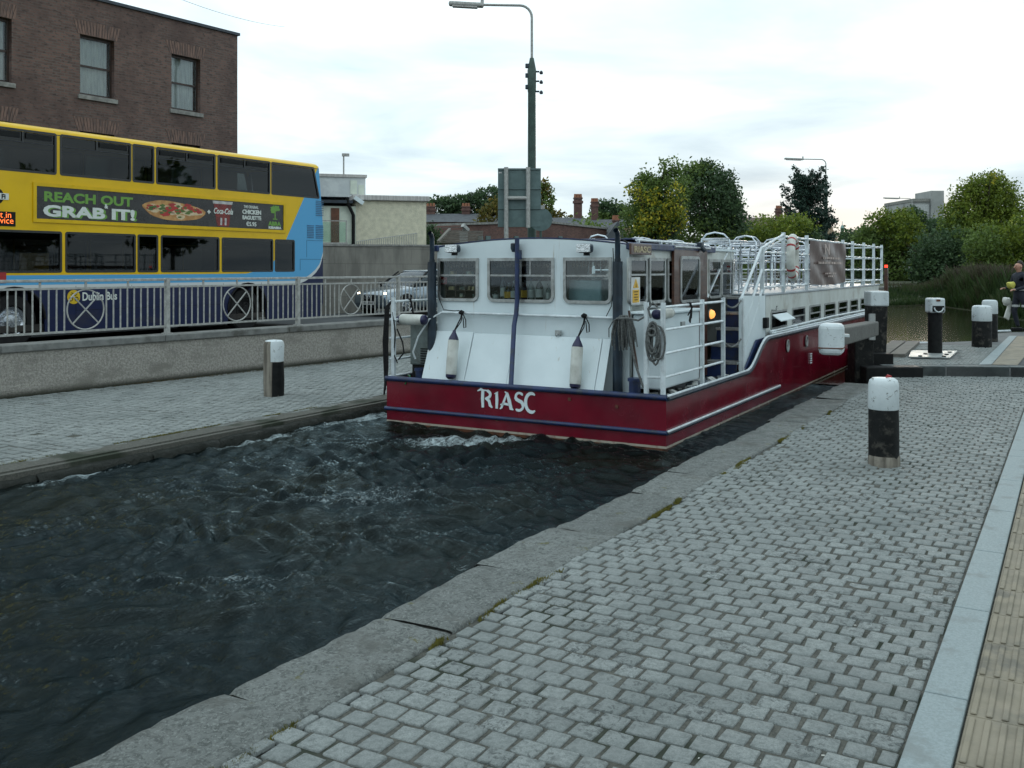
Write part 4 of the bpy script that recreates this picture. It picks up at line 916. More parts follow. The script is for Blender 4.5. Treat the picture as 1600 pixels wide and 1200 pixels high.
# stairs to the upper deck with cheek plate and handrails
b = MB(); n = 5
for k in range(n):
    z = .30 + (1.27 - .30) * (k + 1) / (n); u = 2.72 + .225 * k; b.bb(u, u + .26, .11, .53, z - .03, z)
sr = b.build('stair', M['sill'], boat); b = MB()
for k in range(n):
    z = .30 + (1.27 - .30) * k / n; u = 2.735 + .225 * k; b.bb(u, u + .012, .12, .52, z + .001, z + .163)
b.build('riser', M['navy'], sr)
CV = .085
pl = [H(px, py, CV) for px, py in ((1158, 581), (1158, 466), (1164, 462), (1190, 462), (1196, 462), (1196, 527), (1184, 532), (1164, 578))]
b = MB(); b.prism([(x, CV, z) for x, z in pl], (0, .03, 0)); b.build('stair_cheek', M['white'], boat)
pl = [H(px, py, .055) for px, py in ((1164, 579), (1183, 531), (1196, 527), (1195, 545), (1190, 562), (1182, 574))]
b = MB(); b.prism([(x, .055, z) for x, z in pl], (0, .02, 0)); b.build('bulwark_panel', M['navy'], boat)
b = MB()
for a, c in (((1158, 466), (1190, 387)), ((1163, 505), (1191, 420)), ((1163, 542), (1193, 445))):
    pa = H(*a, .10); pc = H(*c, .10); b.tube([(pa[0], .10, pa[1]), (pc[0], .10, pc[1])], .018, 8)
    if a[0] == 1158: b.tube([(pa[0] , .54, pa[1]), (pc[0], .54, pc[1])], .018, 8)
b.build('stair_handrail', M['white2'], boat, smooth=True)
b = MB(); pa = H(1158.5, 466, .09); b.bb(pa[0] - .025, pa[0] + .025, .06, .11, .33, pa[1]); b.build('stair_post', M['white2'], boat)
for zc_ in ((473, 470), (535, 530)):
    pa = H(1132, zc_[0], .05); pb = H(1157, zc_[1], .06); b = MB(); b.tube([(pa[0] + (pb[0] - pa[0]) * t, .055, pa[1] + (pb[1] - pa[1]) * t - .07 * 4 * t * (1 - t)) for t in [k / 12 for k in range(13)]], .012, 6)
    b.build('gap_rope', M['rope'], boat, smooth=True)
# saloon under the upper deck
S0 = H(1195, 500, .12)[0]; S1 = 13.1; DZ = 1.28; SV = .12
uw = lambda px: H(px, 500, SV)[0]
wpx = [(1202.5, 1227), (1236, 1255.5), (1263, 1280), (1286.5, 1303), (1308.5, 1322), (1327, 1338.5), (1343, 1353), (1357.5, 1366)]
wz1 = H(1215, 485.5, SV)[1]; wz0 = H(1215, 512, SV)[1]
hl = [rrect(uw(a), uw(c), wz0, wz1, .02) for a, c in wpx]
sheet('saloon_side', [(S0, .62), (S1, .62), (S1, DZ - .005), (S0, DZ - .005)], [h[::-1] for h in hl], lambda a, c: (a, SV, c), .03, M['cream'], boat)
for k, h in enumerate(hl): win_frame(boat, h, lambda x, z: (x, SV - .018, z), (wz0 + wz1) / 2 if k else None, w=.018)
h = hl[0]; xa, xb = min(p[0] for p in h) + .03, max(p[0] for p in h) - .03; b = MB(); b.prism([(xa, SV - .03, wz1 - .05), (xb, SV - .03, wz1 - .05), (xb, SV - .15, wz1 - .13), (xa, SV - .15, wz1 - .13)], (0, 0, .012)); b.build('window_flap', M['white'], boat)
b = MB(); b.bb(S0, S1, W - .15, W - .12, .62, DZ - .005); b.bb(S1 - .03, S1, SV + .02, W - .152, .62, DZ - .005); b.bb(S0, S0 + .03, .56, W - .152, .30, DZ - .005); b.build('saloon_wall', M['cream'], boat)
b = MB(); b.bb(S0 + .1, S1 - .1, 1.5, 1.55, .65, DZ - .01); b.build('saloon_interior', M['ldark'], boat)
b = MB(); b.bb(S0 - .15, S1 + .05, SV - .03, W - SV + .03, DZ, DZ + .03); b.build('upper_deck', surf('pale deck paint', (.42, .47, .50), (.33, .37, .40), 4, .45), boat, bev=.006)
b = MB(); b.tube([(S0 - .02, .05, .80), (S0 + 2.5, .05, .82), (S0 + 4, .04, .835), (11.5, .04, .82)], .016, 8); b.tube([(S0, .03, .775), (11.5, .03, .775)], .014, 8)
for u in (4.2, 5.4, 6.6, 7.8, 9.0, 10.2): b.box((u, .06, .78), (.05, .08, .05))
b.build('side_grab_rail', M['white2'], boat, smooth=True)
b = MB(); u, z = H(1193, 507, .08); b.bb(u - .02, u + .10, .03, .10, z - .05, z + .09); b.build('cleat_box', M['black'], boat, bev=.01)
b = MB(); u, z = H(1206, 481, .10); b.tube([(u, .11, z - .03), (u, .04, z - .03), (u, .03, z + .03)], .01, 6); b.tube([(u - .05, .03, z - .005), (u + .05, .03, z - .005)], .008, 6); b.build('tap', M['sill'], boat)
# upper deck railing
RZ = 2.10
px_posts = [1191, 1224, 1260.5, 1317, 1332, 1349.5, 1365, 1377.5]
up = [H(p, 420, .10)[0] for p in px_posts]
for k, u in enumerate(up):
    b = MB(); top = 1.93 if k == 0 else RZ + .06; b.bb(u - .024, u + .024, .076, .124, DZ + .031, top); rl = b.build('deck_rail_post', M['white2'], boat)
b = MB()
def wob(u0, u1, z0, z1, y=.1, r=.016):
    n_ = 8; return b.tube([(u0 + (u1 - u0) * k / n_, y, z0 + (z1 - z0) * k / n_ + .006 * math.sin(k * 2 + u0)) for k in range(n_ + 1)], r, 8)
wob(up[0], up[1], 1.92, RZ + .03, r=.018); wob(up[0], up[1], 1.92 - .05, RZ - .03, r=.014)
for k in range(1, 7): wob(up[k], up[k + 1], RZ, RZ, r=.018)
for z in (1.86, 1.62, 1.395):
    for k in range(7): wob(up[k], up[k + 1], z, z, r=.013)
for k in range(3, 7):
    b.tube([(up[k] + .05, .13, 1.40), (up[k] + .30, .2, DZ + .03)], .012, 6)
# bow end and port side
S2 = up[-1]
for z in (RZ, 1.86, 1.62, 1.395): b.tube([(S2, .1, z), (S2, W - .1, z)], .014, 6); b.tube([(5.4, W - .1, z), (S2, W - .1, z)], .014, 6)
u = 5.4
b.build('deck_railing', M['white2'], boat, smooth=True)
while u < S2 + .1: b = MB(); b.bb(u - .02, u + .02, W - .12, W - .08, DZ + .031, RZ + .04); b.build('deck_rail_post', M['white2'], boat); u += 1.12
for y in (.9, 1.7, 2.5): b = MB(); b.bb(S2 - .02, S2 + .02, y - .02, y + .02, DZ + .031, RZ + .04); b.build('deck_rail_post', M['white2'], boat)
# bow details
b = MB(); b.tube([(12.2, .18, .78), (12.25, .16, 1.16), (12.7, .16, 1.16)], .02, 8); b.build('bow_handrail', M['white2'], boat, smooth=True)
b = MB(); b.bb(13.3, 13.6, .9, 1.2, .7, 1.5); b.build('bow_mast', M['wood'], boat)
b = MB(); u, z = H(1383.5, 416, .3); b.box((u + .1, .3, z), (.06, .06, .06)); b.build('port_light', M['redlamp'], boat)
b = MB(); b.bb(u + .06, u + .16, .26, .34, .8, z - .04); b.build('light_post', M['wood'], boat)
# blue bollards and hoses on the aft deck
for x, y, h in ((.22, .42, .50), (.25, 3.10, .46)): b = MB(); b.lathe([(.06, .30), (.06, h), (.075, h), (.075, h + .03)], (x, y, 0), 14); b.build('mooring_post', M['navy'], boat, smooth=True)
b = MB(); b.tube([(.10, 3.17, .42), (.04, 3.10, .42), (.02, 3.12, .36), (-.02, 3.13, .33)], .009, 6); b.build('green_hose', surf('green hose', (.02, .14, .05), (.01, .1, .03), 9, .4), boat, smooth=True)
b = MB(); rr = random.Random(8)
for _ in range(26):
    x, y = rr.uniform(.5, 2.4), rr.uniform(.12, .30); s = rr.uniform(.03, .09); b.box((x, y, .32 + s / 3), (s * 1.6, s, s * .5), rr.random() * 3, ('X', rr.uniform(-.5, .5)))
tag(in_frame(b.build('junk', surf('white scraps', (.5, .52, .5), (.08, .1, .12), 7, .6, lo=.45, hi=.55), None), BOAT), 'heap of white scraps and rope ends on the deck beside the locker', 'scraps', kind='stuff')
# ---- loose things on the boat
def fender(loc, axis, lab, ln=.40, r=.062, cap_one=False):
    e = empty('fender', BOAT.w(*loc), BOAT.a, lab, 'fender', 'white fenders with navy ends on the barge')
    b = MB(); b.lathe([(r * .94, .0), (r, .015), (r * 1.0, ln * .5), (r, ln - .015), (r * .94, ln)], (0, 0, 0), 20, axis); b.build('body', M['fwhite'], e, smooth=True)
    b = MB(); b.lathe([(r * .95, ln + .001), (r * .8, ln + .03), (r * .35, ln + .085), (r * .25, ln + .11)], (0, 0, 0), 18, axis); b.lathe([(r * .95, -.001), (r * .9, -.03), (r * .55, -.05), (.01, -.055)], (0, 0, 0), 18, axis); b.build('end_cap', M['fnavy'], e, smooth=True)
    return e
for px0, px1, lab in ((709, 705, 'left white fender hanging over the leaning boards at the stern'), (901, 899, 'right white fender hanging over the leaning boards at the stern')):
    y, z = BX(px1, 585 if px1 < 800 else 600, .09); e = fender((.085, y, z), 'Z', lab, ln=.385); th = R(8); e.rotation_euler = (0, th, BOAT.a); Q = lambda x, yy, zz: (x * math.cos(th) - zz * math.sin(th), yy, x * math.sin(th) + zz * math.cos(th))
    b = MB(); zt = 1.14 - z; b.tube([(0, 0, .49), Q(.20, .0, .62), Q(.23, .0, zt + .01)], .008, 6); b.tube([(0, 0, .48), Q(.19, -.01, .58), Q(.225, -.01, zt)], .006, 6); b.tube([Q(.225, -.01, zt), Q(.22, -.055, zt - .08), Q(.215, -.06, zt - .16), Q(.22, -.03, zt - .17), Q(.225, -.015, zt - .05)], .006, 6)
    b.tube([Q(.22, .02, zt), Q(.21, 0, zt + .015), Q(.22, -.025, zt)], .022, 8); b.build('hanging_rope', M['brope'], e, smooth=True)
y1_, z_ = BX(628, 498, .18)
fender((.18, 3.02, 1.055), 'Y', 'white fender lying level on the rail above the grey machine box', ln=.30, r=.062)
u_, z_ = H(1060, 489, .16); fender((.12, .14, 1.19), 'X', 'white fender lashed level under the starboard stern rail', ln=.36, r=.055)
b = MB(); rr = random.Random(5)
for k in range(9):
    t = rr.uniform(-.02, .02); b.tube([(.80 + t, .05 + rr.gauss(0, .012), 1.29), (.81 + t, .02, 1.24), (.78 + rr.gauss(0, .03), .03, 1.17 - .02 * k * .6)], .007, 5)
tag(in_frame(b.build('lashing', M['brope'], None, smooth=True), BOAT), 'black rope knot on the starboard rail by the fender', 'rope')
b = MB(); 
for k in range(4): b.tube([(.35 + .01 * k, 3.34, 1.29), (.36, 3.31, 1.24), (.37 + .012 * k, 3.30, 1.12 - .03 * k)], .009, 5)
tag(in_frame(b.build('lashing', M['brope'], None, smooth=True), BOAT), 'black rope knot on the port stern rail', 'rope')
# black mooring rope hung at the port corner
b = MB()
for k in range(4):
    yy = 3.40 + .012 * k; b.tube([(.04, 3.36, 1.27), (.03, yy, 1.2), (.02 - .01 * k, yy + .005, .8), (.015, yy, .5 - .06 * k), (.01, yy + .01, .34 - .05 * k)], .011, 6)
b.tube([(.04, 3.36, 1.25), (.03, 3.30, .9), (.04, 3.33, .66), (.03, 3.27, .56)], .008, 6); b.tube([(.06, 3.30, .95), (.06, 3.22, .8), (.06, 3.20, .68), (.05, 3.27, .60)], .009, 6)
tag(in_frame(b.build('mooring_rope', M['brope'], None, smooth=True), BOAT), 'long black mooring rope hanging from the port corner rail over the hull', 'rope')
# grey rope coil on the starboard corner rail
b = MB(); rr = random.Random(2)
for k in range(9):
    a = rr.uniform(.03, .07); h = rr.uniform(.24, .40); y = .14 + rr.gauss(0, .018); x = .02 - .012 * (k % 4)
    b.tube([(x, y + a * math.sin(2 * PI * t / 16), 1.12 - h / 2 + h / 2 * math.cos(2 * PI * t / 16) - .02 * (k % 3)) for t in range(16)], .011, 6, closed=True)
b.tube([(-.02, .14 + .04 * math.sin(2 * PI * t / 12), 1.02 + .035 * math.cos(2 * PI * t / 12)) for t in range(12)], .014, 6, closed=True)
b.tube([(.03, .10, 1.27), (.0, .14, 1.31), (-.02, .18, 1.25), (-.02, .15, 1.16)], .012, 6)
tag(in_frame(b.build('rope_coil', M['rope'], None, smooth=True), BOAT), 'grey rope coil hung on the starboard corner rail', 'rope')
b = MB(); b.tube([(.05, .55, 1.14), (.03, .42, 1.15), (.02, .30, 1.13), (.04, .24, 1.17)], .011, 6); b.tube([(.10, .44, 1.14), (.10, .42, .95), (.08, .36, .70), (.06, .27, .48), (.07, .20, .40), (.10, .12, .405)], .013, 6)
tag(in_frame(b.build('loose_rope', M['rope'], None, smooth=True), BOAT), 'grey rope looping down from the mop to the starboard corner', 'rope')
mop = in_frame(empty('mop', (0, 0, 0), 0, 'grey string mop hanging head up by the right exhaust shroud', 'mop'), BOAT)
b = MB()
for k in range(70):
    y0 = .50 + rr.gauss(0, .022); x0 = .14 + rr.gauss(0, .02); dy = rr.gauss(0, .06); ln = rr.uniform(.20, .36)
    b.tube([(x0, y0, 1.17), (x0 - .02, y0 + dy * .7, 1.12), (x0 - .02, y0 + dy, 1.17 - ln * .6), (x0, y0 + dy * 1.05, 1.17 - ln)], .006, 4)
b.build('strings', M['rope'], mop, smooth=True)
b = MB(); b.tube([(.16, .46, 1.22), (.18, .42, .9), (.2, .38, .62)], .012, 6); b.build('handle', M['wood'], mop)
# grey machine box at the port corner
gb = in_frame(empty('generator', (0, 0, 0), 0, 'grey green metal machine box on the port side of the stern deck', 'generator'), BOAT)
b = MB(); b.bb(.30, .86, 3.0, 3.29, .52, 1.0); b.build('casing', M['boxgrey'], gb, bev=.015)
b = MB(); b.bb(.32, .84, 3.02, 3.27, .30, .518); b.build('base', M['rubber'], gb)
b = MB()
for k in range(7): b.bb(.285, .2985, 3.02, 3.13, .54 + k * .028, .55 + k * .028)
b.build('louvre', M['black'], gb)
# life ring
lr = in_frame(empty('life_ring', (0, 0, 0), 0, 'white life ring with red bands tied on the upper deck railing', 'life ring'), BOAT)
u, z = H(1231, 411, .0); b = MB(); ce = Vector((up[1] + .22, .02, 1.80)); ax = Vector((1, .12, 0)).normalized()
pts = [ce + ax * .255 * math.cos(2 * PI * k / 40) + Vector((0, 0, 1)) * .285 * math.sin(2 * PI * k / 40) for k in range(40)]; b.tube(pts, .062, 12, closed=True); b.build('ring', M['fwhite'], lr, smooth=True)
b = MB()
for k0 in (5, 15, 25, 35):
    for q in (-1.6, 1.0): 
        pp = []
        for t in (0, .33, .66): a = 2 * PI * (k0 + q + t) / 40; pp.append(ce + ax * .255 * math.cos(a) + Vector((0, 0, 1)) * .285 * math.sin(a))
        b.tube(pp, .0645, 12)
b.build('red_band', M['red'], lr, smooth=True)
# banner
bn = in_frame(empty('banner', (0, 0, 0), 0, 'brown printed banner tied to the upper deck railing', 'banner'), BOAT)
u0, u1 = up[2] + .05, up[3] - .04; nx, nz = 30, 16; vs = []
def bny(s, t): 
    return .055 + .018 * math.sin(s * 9 + t * 3) * (t) + .02 * math.sin((s + t * .6) * 16) * (1 - abs(s - .5)) * .5
for i in range(nx + 1):
    for j in range(nz + 1):
        s, t = i / nx, j / nz; sag = .05 * math.sin(PI * s) * (1 - t)
        vs.append((u0 + (u1 - u0) * s, bny(s, t), 1.40 + (RZ - 1.42) * t - sag * .6 + .02 * math.sin(PI * s) * 0))
b = MB(); b.add(vs, [(i * (nz + 1) + j, (i + 1) * (nz + 1) + j, (i + 1) * (nz + 1) + j + 1, i * (nz + 1) + j + 1) for i in range(nx) for j in range(nz)])
b.build('cloth', surf('brown banner vinyl', (.10, .055, .045), (.075, .04, .034), 3, .38), bn, smooth=True)
mt_ = surf('faded banner print', (.48, .38, .34), (.3, .23, .2), 9, .5); uu = (u0 + u1) / 2; b = MB()
for zz_, w_, h_ in ((1.50, .5, .03), (1.72, 1.9, .035), (1.80, 1.2, .035), (1.55, .9, .025)):
    k = 0; x = uu - w_ / 2
    while x < uu + w_ / 2: ww = .06 + .05 * ((k * 7) % 3); b.bb(x, x + ww, .018, .022, zz_, zz_ + h_); x += ww + .04; k += 1
b.build('print', mt_, bn)
text('N', .24, (uu - .50, .02, 1.88), (1, 0, 0), (0, 0, 1), mt_, bn, bold=.006, sx=2.2)
# aluminium bistro furniture
def chair_proto():
    e = empty('bistro_chair', (0, 0, 0), 0, 'silver bistro chair with curved arms on the upper deck of the barge', 'chair', 'silver bistro chairs on the upper deck')
    b = MB(); b.bb(-.20, .20, -.20, .20, .43, .455); b.build('seat', M['alu'], e, bev=.02)
    b = MB()
    for sx_ in (-1, 1):
        b.tube([(.20, sx_ * .22, 0), (.19, sx_ * .23, .45), (.16, sx_ * .26, .64), (.05, sx_ * .27, .67), (-.12, sx_ * .25, .67), (-.2, sx_ * .22, .66)], .011, 6)
        b.tube([(-.24, sx_ * .2, 0), (-.19, sx_ * .2, .45), (-.23, sx_ * .19, .72), (-.25, sx_ * .12, .80)], .011, 6)
    b.tube([(-.25, -.12, .80), (-.262, 0, .825), (-.25, .12, .80)], .011, 6); b.build('frame', M['alu'], e, smooth=True)
    b = MB()
    for k in range(4): b.tube([(-.205 - .012 * k, -.19, .54 + k * .065), (-.25 - .012 * k, 0, .54 + k * .065), (-.205 - .012 * k, .19, .54 + k * .065)], .013, 5)
    b.build('backrest', M['alu'], e, smooth=True); return e
ch = chair_proto()
def put(o, x, y, rz): o.location = BOAT.w(x, y, DZ + .031); o.rotation_euler = (0, 0, BOAT.a + rz)
spots = []
for k, u in enumerate((4.55, 6.15, 7.75, 9.4, 11.0)):
    spots += [(u - .52, .75, .1), (u + .52, .80, PI - .15), (u - .5, 2.45, -.1), (u + .5, 2.5, PI + .1)]
for k, (x, y, rz) in enumerate(spots):
    o = ch if k == 0 else copy_tree(ch); put(o, x, y, rz + random.gauss(0, .12))
te = empty('bistro_table', (0, 0, 0), 0, 'round silver bistro table on the upper deck of the barge', 'table', 'silver bistro tables on the upper deck')
b = MB(); b.lathe([(.32, .70), (.33, .705), (.33, .725), (.31, .73)], (0, 0, 0), 24); b.build('table_top', M['alu'], te, smooth=True)
b = MB(); b.lathe([(.022, .03), (.022, .70)], (0, 0, 0), 10)
for k in range(4): a = k * PI / 2 + .4; b.tube([(0, 0, .06), (.26 * math.cos(a), .26 * math.sin(a), .01)], .014, 6)
b.build('pedestal', M['alu'], te, smooth=True)
for k, u in enumerate((4.55, 6.15, 7.75, 9.4, 11.0)):
    for j, y in enumerate((.85, 2.5)):
        o = te if (k, j) == (0, 0) else copy_tree(te); put(o, u, y, 0)
# parasol-like arched bar seen behind the cabin and a timber planter
b = MB(); b.bb(4.1, 4.5, 1.9, 2.3, 0, .62); o = b.build('deck_box', M['alu'], None, bev=.02); tag(o, 'silver bin standing behind the barge cabin on the upper deck', 'bin'); put(o, 0, 0, 0)
b = MB(); b.bb(9.0, 12.6, 3.05, 3.2, .30, .42); o = b.build('deck_bench', M['wood'], None, bev=.01); tag(o, 'brown timber bench along the port rail of the upper deck', 'bench'); put(o, 0, 0, 0)
# ============================================================ BUS
bus = in_frame(empty('double_decker_bus', (0, 0, 0), 0, 'yellow and blue double decker bus passing behind the roadside railing', 'bus'), BUSF)
BL, BW, BZ0, BZ1 = 11.4, 2.5, .22, 4.24
hb = lambda px, py: BUSF.hy(px, py, 0)
m = mat('bus livery paint'); M['bus'] = m; o = objc()
def fcurve(inp, pts, lo, hi_, vlo, vhi):
    x = nd('ShaderNodeMapRange'); L(inp, x.inputs[0]); x.inputs[1].default_value = lo; x.inputs[2].default_value = hi_
    fc_ = N('ShaderNodeFloatCurve'); L(x.outputs[0], fc_.inputs[1]); cvv = fc_.mapping.curves[0]
    P_ = [((a - lo) / (hi_ - lo), (c - vlo) / (vhi - vlo)) for a, c in pts]; P_.sort()
    cvv.points[0].location = (0, P_[0][1]); cvv.points[1].location = (1, P_[-1][1])
    for a, c in P_:
        if .001 < a < .999: q = cvv.points.new(a, c)
    for q in cvv.points: q.handle_type = 'VECTOR'
    fc_.mapping.update(); y = nd('ShaderNodeMapRange'); L(fc_.outputs[0], y.inputs[0]); y.inputs[3].default_value = vlo; y.inputs[4].default_value = vhi; return y.outputs[0]
wpts = [hb(*p) for p in ((513.3, 389), (507, 402), (500, 414), (493, 424), (484, 432), (476, 437), (465, 440.5), (440, 442), (390, 443.3), (267, 444.5), (0, 451))]
zw_ = sum(p[1] for p in wpts[6:]) / 5
wcur = fcurve(o[0], [(p[0], p[1] if k < 6 else zw_) for k, p in enumerate(wpts)], -.05, 11.4, 0, 4)
ypts = [hb(*p) for p in ((497, 262), (475, 309), (448, 372), (440, 390), (428, 408), (410, 421), (385, 427.5), (340, 430))]
zy_ = hb(200, 429)[1]
ycur = fcurve(o[0], [(p[0], p[1]) for p in ypts[:-1]] + [(ypts[-1][0], zy_), (11.4, zy_)], -.05, 11.4, 0, 5)
dz = mth('SUBTRACT', o[2], wcur)
yel = mixc(mrange(noise(1.5, 4), .4, .7), (.70, .44, .004), (.62, .385, .004)); blu = (.085, .34, .60); nav = (.010, .016, .055)
c = mixc(mth('GREATER_THAN', o[2], ycur), blu, yel)
c = mixc(mth('GREATER_THAN', .045, dz), c, (.55, .58, .58)); c = mixc(mth('GREATER_THAN', -.045, dz), c, nav)
c = mixc(mth('MULTIPLY', mrange(noise(3, 5, .6, st=(.4, 1, 1)), .5, .7), mrange(o[2], 1.2, .3, 0, .5)), c, (.05, .045, .04))
principled(c, .3, 0, .3, bump(noise(1.6, 2), .04, .03), .08)
def bx_(px, pm): return hb(px, pm)[0]
ups = [(908, 1070), (728, 905), (522, 722), (443, 517), (200, 440), (-45, 190)]
lows = [(920, 987), (742, 915), (538, 735), (460, 530), (218, 455), (-260, 208)]
K = 2.1426
uz1 = sum(hb(a / K, c / K)[1] for a, c in ((620, 505), (820, 527), (320, 468), (980, 548))) / 4; uz0 = sum(hb(a / K, c / K)[1] for a, c in ((620, 625), (820, 643), (320, 600), (980, 657))) / 4
lz1 = sum(hb(a / K, c / K)[1] for a, c in ((330, 781), (630, 789), (830, 797))) / 3; lz0 = sum(hb(a / K, c / K)[1] for a, c in ((330, 914), (630, 912), (830, 909))) / 3
wu = [(bx_(b_ / K, 290), bx_(a / K, 290)) for a, b_ in ups]; wl_ = [(bx_(b_ / K, 400), bx_(a / K, 400)) for a, b_ in lows]
wu += [(9.35, 11.1)]; wl_[-1] = (wl_[-1][0], 9.4)
holes = [rrect(a, c, uz0, uz1, .05, True, 3) for a, c in wu] + [rrect(a, c, lz0, lz1, .05, True, 3) for a, c in wl_]
x0t = bx_(1050 / K, 257)    # rear pillar leans
h0 = holes[0]; holes[0] = [(p[0] + (.20 if p[0] < (wu[0][0] + wu[0][1]) / 2 and p[1] > (uz0 + uz1) / 2 else 0), p[1]) for p in h0]
rearx = lambda z: .0 if z < 2.6 else (z - 2.6) * .105
def arc_(cx, r, n=14, z0=.22): return [(cx + r * math.cos(PI - PI * k / n), max(z0 - .0, .50 + r * math.sin(PI - PI * k / n)) if 0 < k < n else z0) for k in range(n + 1)]
wx1 = bx_(387, 480); wx0 = bx_(22, 500)
bot = []
for cx in (wx1, wx0):
    bot += [(cx - .62, BZ0)] + [(cx + .62 * math.cos(PI - PI * k / 14), .52 + .62 * math.sin(PI - PI * k / 14)) for k in range(15)] + [(cx + .62, BZ0)]
outer = [(.12, BZ0)] + bot + [(BL, BZ0), (BL, 4.0), (BL - .15, 4.08), (rearx(4.08), 4.08), (.0, 2.6), (.0, .6)]
for side, y in (('near', 0), ('far', -BW)):
    pl = lambda a, c, y=y: (a, y - .02 if y == 0 else y + .02, c)
    sheet('side_panel', outer, [h[::-1] for h in holes], pl, .04, M['bus'], bus)
frm = surf('black window rubber', (.012, .014, .015), (.02, .022, .022), 9, .35)
for k, h in enumerate(holes):
    for y, sg in ((-.021, 1), (-BW + .021, -1)):
        f = sheet('window', inset(h, .001), [inset(h, .045)[::-1]], lambda a, c, y=y: (a, y, c), .05, frm, bus)
        sheet('pane', inset(h, .045), [], lambda a, c, y=y: (a, y, c), .006, M['tglass'], f)
        if k in (1, 2, 4, 5) and sg == 1:
            xa, xb = min(p[0] for p in h) + .06, max(p[0] for p in h) - .06; zt = max(p[1] for p in h) - .05; b = MB()
            xm = (xa + xb) / 2; b.bb(xa, xb, -.018, .0, zt - .20, zt - .185); b.bb(xm - .015, xm + .015, -.018, .0, zt - .185, zt); b.build('hopper_frame', frm, f)
            b = MB(); b.bb(xa + .05, xm - .06, -.012, .004, zt - .12, zt - .02); 
            if k != 4: b.bb(xm + .06, xb - .05, -.012, .004, zt - .12, zt - .02)
            b.build('open_hopper', M['black'], f)
# roof with rounded cove, rear and front ends, floor
b = MB(); prof = [(0.0, 4.08), (-.02, 4.15), (-.09, 4.21), (-.25, 4.25), (-BW + .25, 4.25), (-BW + .09, 4.21), (-BW + .02, 4.15), (-BW, 4.08)]
vs = [(x + (0 if x > 1 else .0), y, z) for x in (rearx(4.08), BL - .1) for y, z in prof]; vs[2] = (vs[2][0] + .02, *vs[2][1:])
b.add(vs, [(k, k + 1, k + 9, k + 8) for k in range(7)] + [tuple(range(8)), tuple(range(15, 7, -1))]); b.build('roof', M['bus'], bus, smooth=True)
b = MB(); b.bb(.16, BL - .2, -.035, -.0, 4.082, 4.10); b.build('gutter', frm, bus)
b = MB(); rp = [(0.0, .3), (-.05, .9), (-.02, 2.6), (rearx(4.08), 4.08)]
b.add([(x, y, z) for x, z in rp for y in (-.04, -BW + .04)], [(2 * k, 2 * k + 1, 2 * k + 3, 2 * k + 2) for k in range(3)]); b.build('rear_panel', M['bus'], bus)
b = MB(); b.bb(BL - .04, BL, -BW + .04, -.04, .25, 4.05); b.build('front_panel', M['bus'], bus)
b = MB(); b.bb(.1, BL - .1, -BW + .05, -.05, .30, .42); b.bb(.1, BL - .1, -BW + .05, -.05, 2.12, 2.24); b.build('floor', M['dark'], bus)
b = MB(); b.bb(.1, 1.9, -BW + .1, -.08, .43, 2.1); b.build('engine_bay', M['dark'], bus)
mb_seat = surf('blue moquette', (.03, .04, .09), (.02, .02, .04), 9, .8)
b = MB()
for dz_ in (.42, 2.24):
    x = 2.4 if dz_ < 1 else .9
    while x < BL - 1.2:
        for y0 in (-.95, -BW + .12): b.bb(x, x + .42, y0, y0 + .83, dz_ + .38, dz_ + .46); b.bb(x, x + .08, y0, y0 + .83, dz_ + .46, dz_ + 1.02)
        x += .82
b.build('seats', mb_seat, bus)
b = MB()
x = 2.8
while x < BL - 1: b.tube([(x, -.95, .42), (x, -.95, 2.1)], .018, 6); b.tube([(x + .4, -1.6, .42), (x + .4, -1.6, 2.1)], .018, 6); x += 1.7
b.tube([(2.5, -.9, lz0 + .62), (5.6, -.9, lz0 + .62)], .014, 6); b.build('handrail', M['yellow'], bus, smooth=True)
b = MB(); b.bb(7.7, 8.3, -.14, -.12, lz0 + .01, lz0 + .38); b.build('window_notice', M['yellow'], bus)
# wheels
for cx in (wx1, wx0):
    for y, sg in ((-.06, 1), (-BW + .06, -1)):
        b = MB(); b.lathe([(.30, -.26), (.46, -.27), (.50, -.22), (.50, -.04), (.46, 0), (.30, -.0), (.29, -.10), (.05, -.10)] if sg > 0 else [(.30, .26), (.46, .27), (.50, .22), (.50, .04), (.46, 0), (.30, 0), (.29, .10), (.05, .10)], (cx, y, .50), 28, 'Y'); wh = b.build('wheel', M['rubber'], bus, smooth=True)
        b = MB(); s_ = sg; b.lathe([(.29, -.05 * s_), (.27, -.01 * s_), (.22, -.03 * s_), (.19, -.07 * s_), (.12, -.05 * s_), (.11, .01 * s_), (.01, .02 * s_)], (cx, y, .50), 24, 'Y')
        for k in range(10): a = k * PI / 5; b.lathe([(.016, 0), (.016, .03 * s_)], (cx + .165 * math.cos(a), y - .045 * s_, .50 + .165 * math.sin(a)), 6, 'Y')
        b.build('rim', M['alu' if cx > wx1 else 'rubber'], wh, smooth=True)
    b = MB(); pts = [(cx + .62 * math.cos(PI - PI * k / 14), .012, .52 + .62 * math.sin(PI - PI * k / 14)) for k in range(15)]; b.tube(pts, .022, 6); b.build('wheel_arch', M['rubber'], bus, smooth=True)
    b = MB(); b.bb(cx - .62, cx + .62, -BW + .06, -.45, .30, 1.15); b.build('wheel_housing', M['black'], bus)
